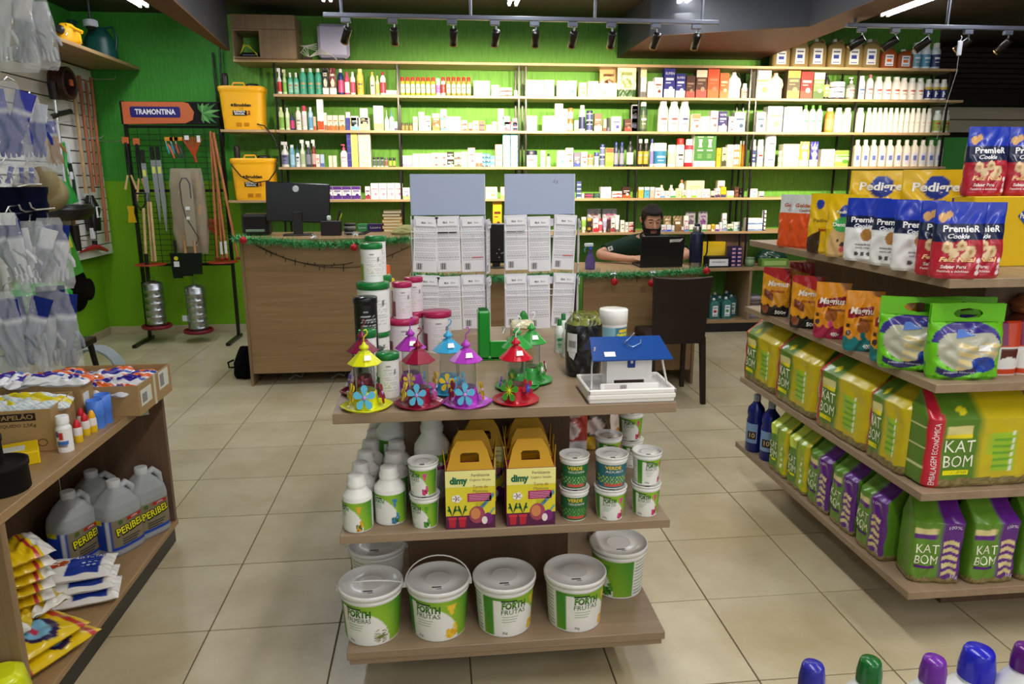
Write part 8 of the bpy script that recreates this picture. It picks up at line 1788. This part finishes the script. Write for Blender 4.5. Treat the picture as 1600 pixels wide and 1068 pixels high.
def bone_art(u, v, t):
 C = hexc('6cc41e')*np.ones(u.shape+(1,)); C = np.where(((np.sin(u*28)*np.sin(v*22+.5) > .82))[..., None], hexc('4f9a18'), C); fr = abs(t) < 1.5
 wnd = (((u+.0)/.42)**2+((v-.42)/.3)**2 < 1) & fr; C = np.where(((((u+.02)/.45)**2+((v-.52)/.26)**2 < 1) & (v > .5) & fr)[..., None], hexc('3a2f8a'), C); C = np.where((wnd & (v < .62))[..., None], hexc('b5b4a2'), C)
 C = np.where((wnd & (v < .5) & (np.sin(v*60+u*14) > -.3) & (u > -.15))[..., None], hexc('d8c48a'), C); C = dots(C, u, v, t, [(.2, .22, .17)], '1c3fa0', .62); C = np.where(((abs(v-.12-.04*np.sin(u*9)) < .045) & (u < .1) & (u > -.4) & fr)[..., None], hexc('2a2a68'), C); return C
def bone():
 w, h = .235, .24; m = M(); s = loft(m, [(0, w*.44, .03), (h*.05, w*.46, .045), (h*.45, w*.48, .045), (h*.74, w*.49, .018), (h*.76, w*.49, .012)], lambda u, v, t: bone_art(u, v*.76, t), 2.8, 60, 96, .004, seed=2, capt=False)
 c = M(); a = w*.49; y0 = .012; hz = h*.76
 O = [(-a, hz), (-a*.55, hz), (0, hz), (a*.55, hz), (a, hz), (a, h), (a*.55, h), (0, h*1.01), (-a*.55, h), (-a, h)]; I = [(-.045, h*.86), (-.035, h*.82), (0, h*.8), (.035, h*.82), (.045, h*.86), (.045, h*.88), (.035, h*.92), (0, h*.94), (-.035, h*.92), (-.045, h*.88)]
 for yy, f in ((-.006, 0), (.006, 1)):
  V = [(p[0], yy, p[1]) for p in O+I]; Q = [[i, (i+1) % 10, (i+1) % 10+10, i+10] for i in range(10)]; c.add(V, [q_[::-1] for q_ in Q] if f else Q, c='6cc41e')
 t = M(); t.rect(w*.1, w*.26, h*.4, h*.48, 'f0f0ee', s); t.text('petiscos naturais', -w*.12, h*.115, h*.03, 'e0e0f0', s, w=w*.4); t.poly([(-w*.18, h*.56), (w*.05, h*.6), (w*.07, h*.7), (-w*.16, h*.67)], '5a80d8', s); t.text('osso', -w*.05, h*.63, h*.06, 'c8d8f4', s)
 return [('bag_body', m, film), ('handle_top', c, film), ('label_print', t, paper)]
bn = assemble('bone_bag', bone(), 'large lime green bone bag with blue window at the second tier corner', 'bag', (1.655, 2.075, GZ[1]), -.12); copy_tree(bn, 'lime green bone bag partly behind the corner one', (1.575, 2.19, GZ[1]), -.55); copy_tree(bn, 'lime green bone bag standing in the back row', (1.72, 2.32 if 0 else 2.19, GZ[1]), -.1)
for k in range(2):
 m = M(); loft(m, [(0, .04, .02), (.08, .045, .022), (.17, .045, .008), (.175, .04, .002)], Art('c8401c', ('e8e6e4', lambda u, v, t: (v < .52) & (abs(t) < 1.6)), ('5a2418', R_(-.3, .3, .26, .5)), ('e8e6e4', E_(0, .22, .36, .12)), ('c8401c', B_(0, .12)), ('7a1f50', lambda u, v, t: (v > .55) & (u < -.1))), 2.6, 40, 50); tag(m.obj('chew_pack', film), ['orange chew pack with white cut-outs beside the bone bag', 'orange chew pack with white cut-outs, right one'][k], 'pouch', loc=(1.825+.085*k, 2.1, GZ[1]))
m = M(); loft(m, [(0, .08, .04), (.1, .085, .045), (.19, .07, .02)], Art('c0201c', ('d8b080', E_(-.1, .6, .36, .3)), ('d03020', B_(.0, .2))), 2.4, 40, 50); tag(m.obj('snack_bag', film), 'red bag with beige picture at the right frame edge', 'bag', loc=(2.03, 2.09, GZ[1]))
for k in range(4): m = M(); loft(m, [(0, .09, .05), (.03, .1, .055), (.06, .07, .03)], ['7a3a28', '8a4a30', '6a3020', 'a05a38'][k], 3, 14, 30, .006, seed=k); tag(m.obj('snack_bag', film), 'brown snack bag piled behind the chew packs, %s' % ('lowest' if k == 0 else ORD[k]+' from the bottom'), 'bag', 'brown snack bags', loc=(1.98+.01*k, 2.19, GZ[1]+.062*k))
# caps of bottles right below the camera
BC = thing('front_shelf', 'narrow shelf holding the white bottles at the lower right corner', 'shelf', (0, 0, 0)); M().bbox(.3, 1.2, .6, .98, .62, .645, 'ccc', .002).obj('board', WX, BC)
for x in (.32, 1.16): M().bbox(x, x+.02, .62, .96, 0, .62, 'ccc', .002).obj('support', WZ, BC)
for k, (x, yb_, c, s, lab) in enumerate(((1271, 1036, '2f2f98', 1, 'white bottle with blue cap, leftmost at the lower edge'), (1361, 1029, '18602a', 1, 'white bottle with green cap at the lower edge'), (1461, 1027, '6a2a98', 1, 'white bottle with purple cap at the lower edge'), (1531, 1012, '2424b0', 1.4, 'larger white bottle with broad blue cap at the lower edge'), (1605, 1008, '5a1a78', 1, 'white bottle with purple cap cut by the frame'))):
 Y = .78+.03*(k % 2 == 1); p = py(x, yb_, Y); z = p.z-.645-.024*s; r = .045*s**.5; t = thing('cleaner_bottle', lab, 'bottle', (p.x, Y, .645))
 M().lathe([(r*.95, 0), (r, .01), (r, z*.55), (r*.92, z*.72), (r*.6, z*.88), (r*.35, z*.95), (r*.33, z)], 'eeeef0', 32).obj('bottle_body', gloss, t)
 M().lathe([(.0165*s, z-.01), (.0165*s, z+.004), (.014*s, z+.02*s), (.0125*s, z+.023*s), (.001, z+.024*s)], c, 28).obj('cap', gloss, t)
t = M().lathe([(.03, 0), (.032, .01), (.032, .15), (.028, .17)], '120d10', 24).obj('black_bottle', gloss); p = py(1580, 1062, .7); tag(t, 'black glossy bottle top at the lower right corner', 'bottle', loc=(p.x, .66, .645))
# the man at the low counter
def skin_obj(V, E, R, root, sub=2):
 me = bpy.data.meshes.new('s'); me.from_pydata([tuple(v) for v in V], E, []); o = bpy.data.objects.new('s', me); COL.objects.link(o)
 md = o.modifiers.new('k', 'SKIN'); md.use_smooth_shade = True
 for i, sv in enumerate(me.skin_vertices[0].data): sv.radius = (R[i], R[i]) if not hasattr(R[i], '__len__') else R[i]; sv.use_root = (i == root)
 o.modifiers.new('u', 'SUBSURF').levels = sub; return o
def bake(o):
 dg = bpy.context.evaluated_depsgraph_get(); me = bpy.data.meshes.new_from_object(o.evaluated_get(dg)); bpy.data.objects.remove(o); return me
def to_M(me, c='ccc'):
 v = np.zeros(len(me.vertices)*3); me.vertices.foreach_get('co', v); m = M(); q = [list(p.vertices) for p in me.polygons]; m.add(v.reshape(-1, 3), [f for f in q if len(f) == 4], [f for f in q if len(f) == 3], c=c, smooth=True); return m
def remesh(m, vox, colf):
 me = m.mesh('r', plast); o = bpy.data.objects.new('r', me); COL.objects.link(o); r = o.modifiers.new('r', 'REMESH'); r.mode = 'VOXEL'; r.voxel_size = vox; sm = o.modifiers.new('s', 'SMOOTH'); sm.iterations = 4; sm.factor = .5
 n = bake(o); k = to_M(n); V = k.v[0]; k.c = [colf(V)]; return k
MX, HY = 1.755, 5.80
SKN = 'd09a7c'
head = M(); HL = []
def hd(z):  # half width, half depth, centre y, head-local z 0 chin .. .235 crown
 T = [(0, .028, .03, -.055), (.012, .042, .045, -.045), (.03, .056, .062, -.03), (.06, .066, .08, -.012), (.09, .071, .09, -.002), (.12, .074, .094, .002), (.15, .076, .096, .004), (.18, .073, .092, .006), (.205, .06, .076, .008), (.225, .038, .05, .01), (.235, .012, .016, .01)]
 return [np.interp(z, [t[0] for t in T], [t[i] for t in T]) for i in (1, 2, 3)]
rows = []
for z in np.linspace(0, .235, 44):
 a, b, cy = hd(z); th = np.arange(56)*2*PI/56; x = a*np.sin(th); y = -b*np.cos(th)*(1-.06*np.abs(np.sin(th)))+cy
 fr = np.cos(th) > .2
 sock = np.exp(-((abs(x)-.031)/.013)**2-((z-.128)/.011)**2)*.009*fr; brow = np.exp(-((z-.146)/.008)**2-(x/.05)**4)*.004*fr; chk = np.exp(-((abs(x)-.042)/.018)**2-((z-.1)/.02)**2)*.004*fr; lip = np.exp(-(x/.022)**2)*(np.exp(-((z-.062)/.005)**2)+np.exp(-((z-.05)/.005)**2))*.004*fr
 y = y+sock-brow-chk-lip; rows.append(np.stack([x, y, z*np.ones(56)], -1))
head.grid(np.array(rows), SKN)
head.tube([(0, -.088, .138), (0, -.1, .115), (0, -.112, .09), (0, -.094, .08)], [.006, .009, .0135, .008], SKN, 10)
for s in (-1, 1):
 head.tube([(s*.009, -.1, .086), (s*.013, -.094, .085)], .007, SKN, 8); head.tube([(s*.074, .01, .142), (s*.085, .018, .135), (s*.086, .016, .115), (s*.078, .008, .095)], [.009, .011, .009, .006], SKN, 8); head.tube([(s*.017, -.093, .129), (s*.03, -.0905, .133), (s*.044, -.08, .128)], .0045, SKN, 6)
HM = Matrix.Translation((MX-.02, HY, 1.09)) @ Matrix.Rotation(.0, 4, 'Z') @ Matrix.Rotation(.24, 4, 'X')
head.xf(HM)
J = dict(pel=(MX, 6.1, .52), wai=(MX, 6.08, .7), che=(MX, 6.0, .9), upc=(MX, 5.93, 1.0), nek=(MX, 5.89, 1.06), nk2=(MX+.0, 5.845, 1.13), sl=(MX-.19, 5.93, .985), sr=(MX+.19, 5.93, .985), el=(MX-.455, 5.8, .93), er=(MX+.3, 5.78, .925), wl=(MX-.24, 5.62, .912), wr=(MX+.14, 5.62, .905), hl=(MX-.19, 5.585, .915), hr=(MX+.09, 5.58, .905),
   pl=(MX-.1, 6.08, .5), pr=(MX+.1, 6.08, .5), kl=(MX-.14, 5.68, .5), kr=(MX+.14, 5.68, .5), al=(MX-.14, 5.72, .09), ar=(MX+.14, 5.72, .09), fl=(MX-.14, 5.6, .04), fr=(MX+.14, 5.6, .04))
RD = dict(pel=.13, wai=.13, che=.13, upc=.1, nek=.056, nk2=.052, sl=.062, sr=.062, el=.044, er=.044, wl=.027, wr=.027, hl=.03, hr=.03, pl=.085, pr=.085, kl=.06, kr=.06, al=.038, ar=.038, fl=.035, fr=.035)
ED = [('pel', 'wai'), ('wai', 'che'), ('che', 'upc'), ('upc', 'nek'), ('nek', 'nk2'), ('upc', 'sl'), ('upc', 'sr'), ('sl', 'el'), ('sr', 'er'), ('el', 'wl'), ('er', 'wr'), ('wl', 'hl'), ('wr', 'hr'), ('pel', 'pl'), ('pel', 'pr'), ('pl', 'kl'), ('pr', 'kr'), ('kl', 'al'), ('kr', 'ar'), ('al', 'fl'), ('ar', 'fr')]
def build(keys, R, extra=()):
 ks = list(keys); V = [J[k] for k in ks]; E = [(ks.index(a), ks.index(b)) for a, b in list(ED)+list(extra) if a in ks and b in ks]; return bake(skin_obj(V, E, [R[k] for k in ks], 0))
bm = to_M(build(J.keys(), RD)); bm.merge(head)
for hk, wk, s in (('hl', 'wl', 1), ('hr', 'wr', -1)):
 H0 = Vector(J[hk]); d = (H0-Vector(J[wk])).normalized(); sd = Vector((d.y, -d.x, 0)).normalized(); up = Vector((0, 0, 1))
 bm.tube([H0-d*.02, H0+d*.03, H0+d*.052], [.024, .03, .026], SKN, 10)
 for k in range(4):
  o = H0+d*.045+sd*(.027-.018*k); ln = (.062, .07, .066, .052)[k]; bm.tube([o-d*.02, o+up*.006+d*ln*.4, o+d*ln*.75-up*.006, o+d*ln*.95-up*.018], [.0095, .0088, .008, .0068], SKN, 8)
 o = H0+sd*(-.024 if s > 0 else .024)*-1*s; tn = sd*s*-1 if 0 else sd; bm.tube([H0+d*.005+tn*.022, H0+d*.03+tn*.042-up*.004, H0+d*.055+tn*.046-up*.01], [.012, .0105, .008], SKN, 8)
def bcol(V):
 C = np.tile(hexc(SKN), (len(V), 1)); L = (np.c_[V, np.ones(len(V))] @ np.array(HM.inverted()).T)[:, :3]
 near = (abs(L[:, 0]) < .1) & (L[:, 2] > -.02) & (L[:, 2] < .26) & (abs(L[:, 1]) < .15)
 lips = near & (abs(L[:, 0]) < .02) & (abs(L[:, 2]-.056) < .009) & (L[:, 1] < -.07); C[lips] = hexc('9c5a50')
 return C
man = thing('person', 'bearded man in dark green polo shirt working at a laptop behind the low counter', 'person', (MX, 6.0, 0)); off = Matrix.Translation((-MX, -6.0, 0))
bmf = remesh(bm, .0042, bcol); bmf.xf(off); skinm = nmat('skin', .5, spec=.35); bmf.obj('body', skinm, man)
RS = dict(RD); RS.update(pel=.15, wai=.155, che=.155, upc=.125, nek=.072, sl=.085, sr=.085)
J['ml'] = tuple(Vector(J['sl']).lerp(Vector(J['el']), .62)); J['mr'] = tuple(Vector(J['sr']).lerp(Vector(J['er']), .62)); RS['ml'] = RS['mr'] = .068
sh = to_M(build(['pel', 'wai', 'che', 'upc', 'nek', 'sl', 'sr', 'ml', 'mr'], RS, (('sl', 'ml'), ('sr', 'mr'))))
for a, b in (('sl', 'ml'), ('sr', 'mr')):
 A, B = Vector(J[a]), Vector(J[b]); d = (B-A).normalized(); sh.tube([A.lerp(B, .3), B, B+d*.03], [.075, .07, .069], '24382b', 18)
sc_ = lambda V: np.tile(hexc('24382b'), (len(V), 1))
sh = remesh(sh, .006, sc_); sh.xf(off); polo = nmat('polo_knit', .85, spec=.15, bump=.5, bscale=90); so = sh.obj('polo_shirt', polo, man)
cl = M(); cp = Matrix.Translation((MX, 5.885, 1.05)) @ Matrix.Rotation(.35, 4, 'X'); cl.lathe([(.062, .0), (.068, .035), (.08, .03), (.088, -.005), (.08, -.012)], '1e3226', 26); cl.xf(off @ cp); cl.obj('collar', polo, man)
bd = M().bbox(-.02, .02, -.002, .002, -.018, .018, 'e4e8e4', .001); bd.text('⬢' if 0 else 'P', 0, 0, .02, '222', y=-.003, bold=.04); mp = Vector(J['sl']).lerp(Vector(J['el']), .62); bd.xf(off @ Matrix.Translation(mp+Vector((.0, -.084, .03))) @ Matrix.Rotation(-.35, 4, 'Y') @ Matrix.Rotation(.1, 4, 'X')); bd.obj('sleeve_patch', paper, man)
RT = {k: RD[k]+.014 for k in RD}; RT['pel'] = .15; tr_ = to_M(build(['pel', 'pl', 'pr', 'kl', 'kr', 'al', 'ar'], RT)); tr_ = remesh(tr_, .009, lambda V: np.tile(hexc('1c2230'), (len(V), 1))); tr_.xf(off); tr_.obj('trousers', dull, man)
def cap_shell(cond, off_, col, nm, z0, z1, nz=30, extra=None):
 m = M(); G = []; K = []
 zs = np.linspace(z0, z1, nz); th = np.arange(72)*2*PI/72-PI
 for z in zs:
  a, b, cy = hd(min(z, .2349)); o = off_(th, z); G.append(np.stack([(a+o)*np.sin(th), -(b+o)*np.cos(th)*(1-.06*np.abs(np.sin(th)))+cy, z*np.ones(72)+(.006 if z > .23 else 0)], -1)); K.append(cond(th, z))
 G = np.array(G); K = np.array(K); Q = []
 for i in range(nz-1):
  for j in range(72):
   j2 = (j+1) % 72
   if K[i, j] and K[i, j2] and K[i+1, j] and K[i+1, j2]: Q.append([i*72+j, i*72+j2, (i+1)*72+j2, (i+1)*72+j])
 nz_ = .0015*np.sin(np.arange(nz)[:, None]*2.3+np.arange(72)[None]*1.9); G[..., 1] += nz_
 m.add(G.reshape(-1, 3), Q, c=col, smooth=True)
 if extra: extra(m)
 m.xf(off @ HM); m.obj(nm, nmat('dark_hair', .65, spec=.3, bump=.8, bscale=260), man)
sm_ = lambda x: np.clip(x, 0, 1)
def crown(m): m.lathe([(.05, .222), (.045, .236), (.03, .2475), (.012, .252), (.001, .2525)], '1c1310', 24, cy=.01)
cap_shell(lambda th, z: (z > .178-.055*sm_((abs(th)-.75)/.25)-.065*sm_((abs(th)-1.75)/.5)) | ((abs(th) > 1.12) & (abs(th) < 1.42) & (z > .1)), lambda th, z: .011+.004*np.sin(th*7)*0+.006*(z > .19), '1c1310', 'hair', .04, .2349, 44, crown)
cap_shell(lambda th, z: (abs(th) < 1.42) & (z < .078+.05*sm_((abs(th)-.85)/.4)) & ~((abs(th) < .3) & (z > .045) & (z < .066)), lambda th, z: .011*sm_((.11-z)/.04)+.003+.006*(z < .03), '1a110e', 'beard', -.0, .14, 34)
be = M().tube([(-.03, -.1, -.002), (0, -.108, -.012), (.03, -.1, -.002)], [.014, .022, .014], '1a110e', 10); be.tube([(-.03, -.088, .062), (-.014, -.1, .071), (0, -.103, .073), (.014, -.1, .071), (.03, -.088, .062)], [.003, .0055, .005, .0055, .003], '1a110e', 8); be.xf(off @ HM); be.obj('moustache', MATS['dark_hair'], man)
for s in (-1, 1):
 e = M().tube([(s*.014, -.0975, .147), (s*.03, -.0965, .153), (s*.05, -.082, .147)], [.003, .004, .002], '1a110e', 6); e.xf(off @ HM); e.obj('eyebrow', MATS['dark_hair'], man)
 e = M().lathe([(.001, -.01), (.007, -.007), (.0098, 0), (.007, .007), (.001, .01)], 'e8e4e0', 14, cx=s*.031, cy=-.0735, cz=.125); e.lathe([(.0045, .0), (.003, .0015), (.0005, .002)], '20120c', 10, axis=1, cx=s*.031, cy=-.083, cz=.122); e.xf(off @ HM); e.obj('eye', gloss, man)
 e = M().tube([(s*.019, -.0865, .1225), (s*.031, -.0895, .1215), (s*.043, -.082, .1225)], .0016, '3a2018', 5); e.xf(off @ HM); e.obj('eyelash', MATS['dark_hair'], man)
t = thing('office_stool', 'black round office stool under the seated man', 'stool', (MX, 6.14, 0)); M().lathe([(.17, .34), (.19, .35), (.19, .38), (.17, .395), (.001, .395)], '141214', 28).obj('seat', plast, t); M().lathe([(.025, .05), (.025, .34)], '888', 14).obj('column', metal, t)
for k in range(5): a = k*2*PI/5; M().tube([(0, 0, .07), (.24*math.cos(a), .24*math.sin(a), .04), (.25*math.cos(a), .25*math.sin(a), .012)], [.018, .014, .012], '141214', 7).obj('leg', plast, t)
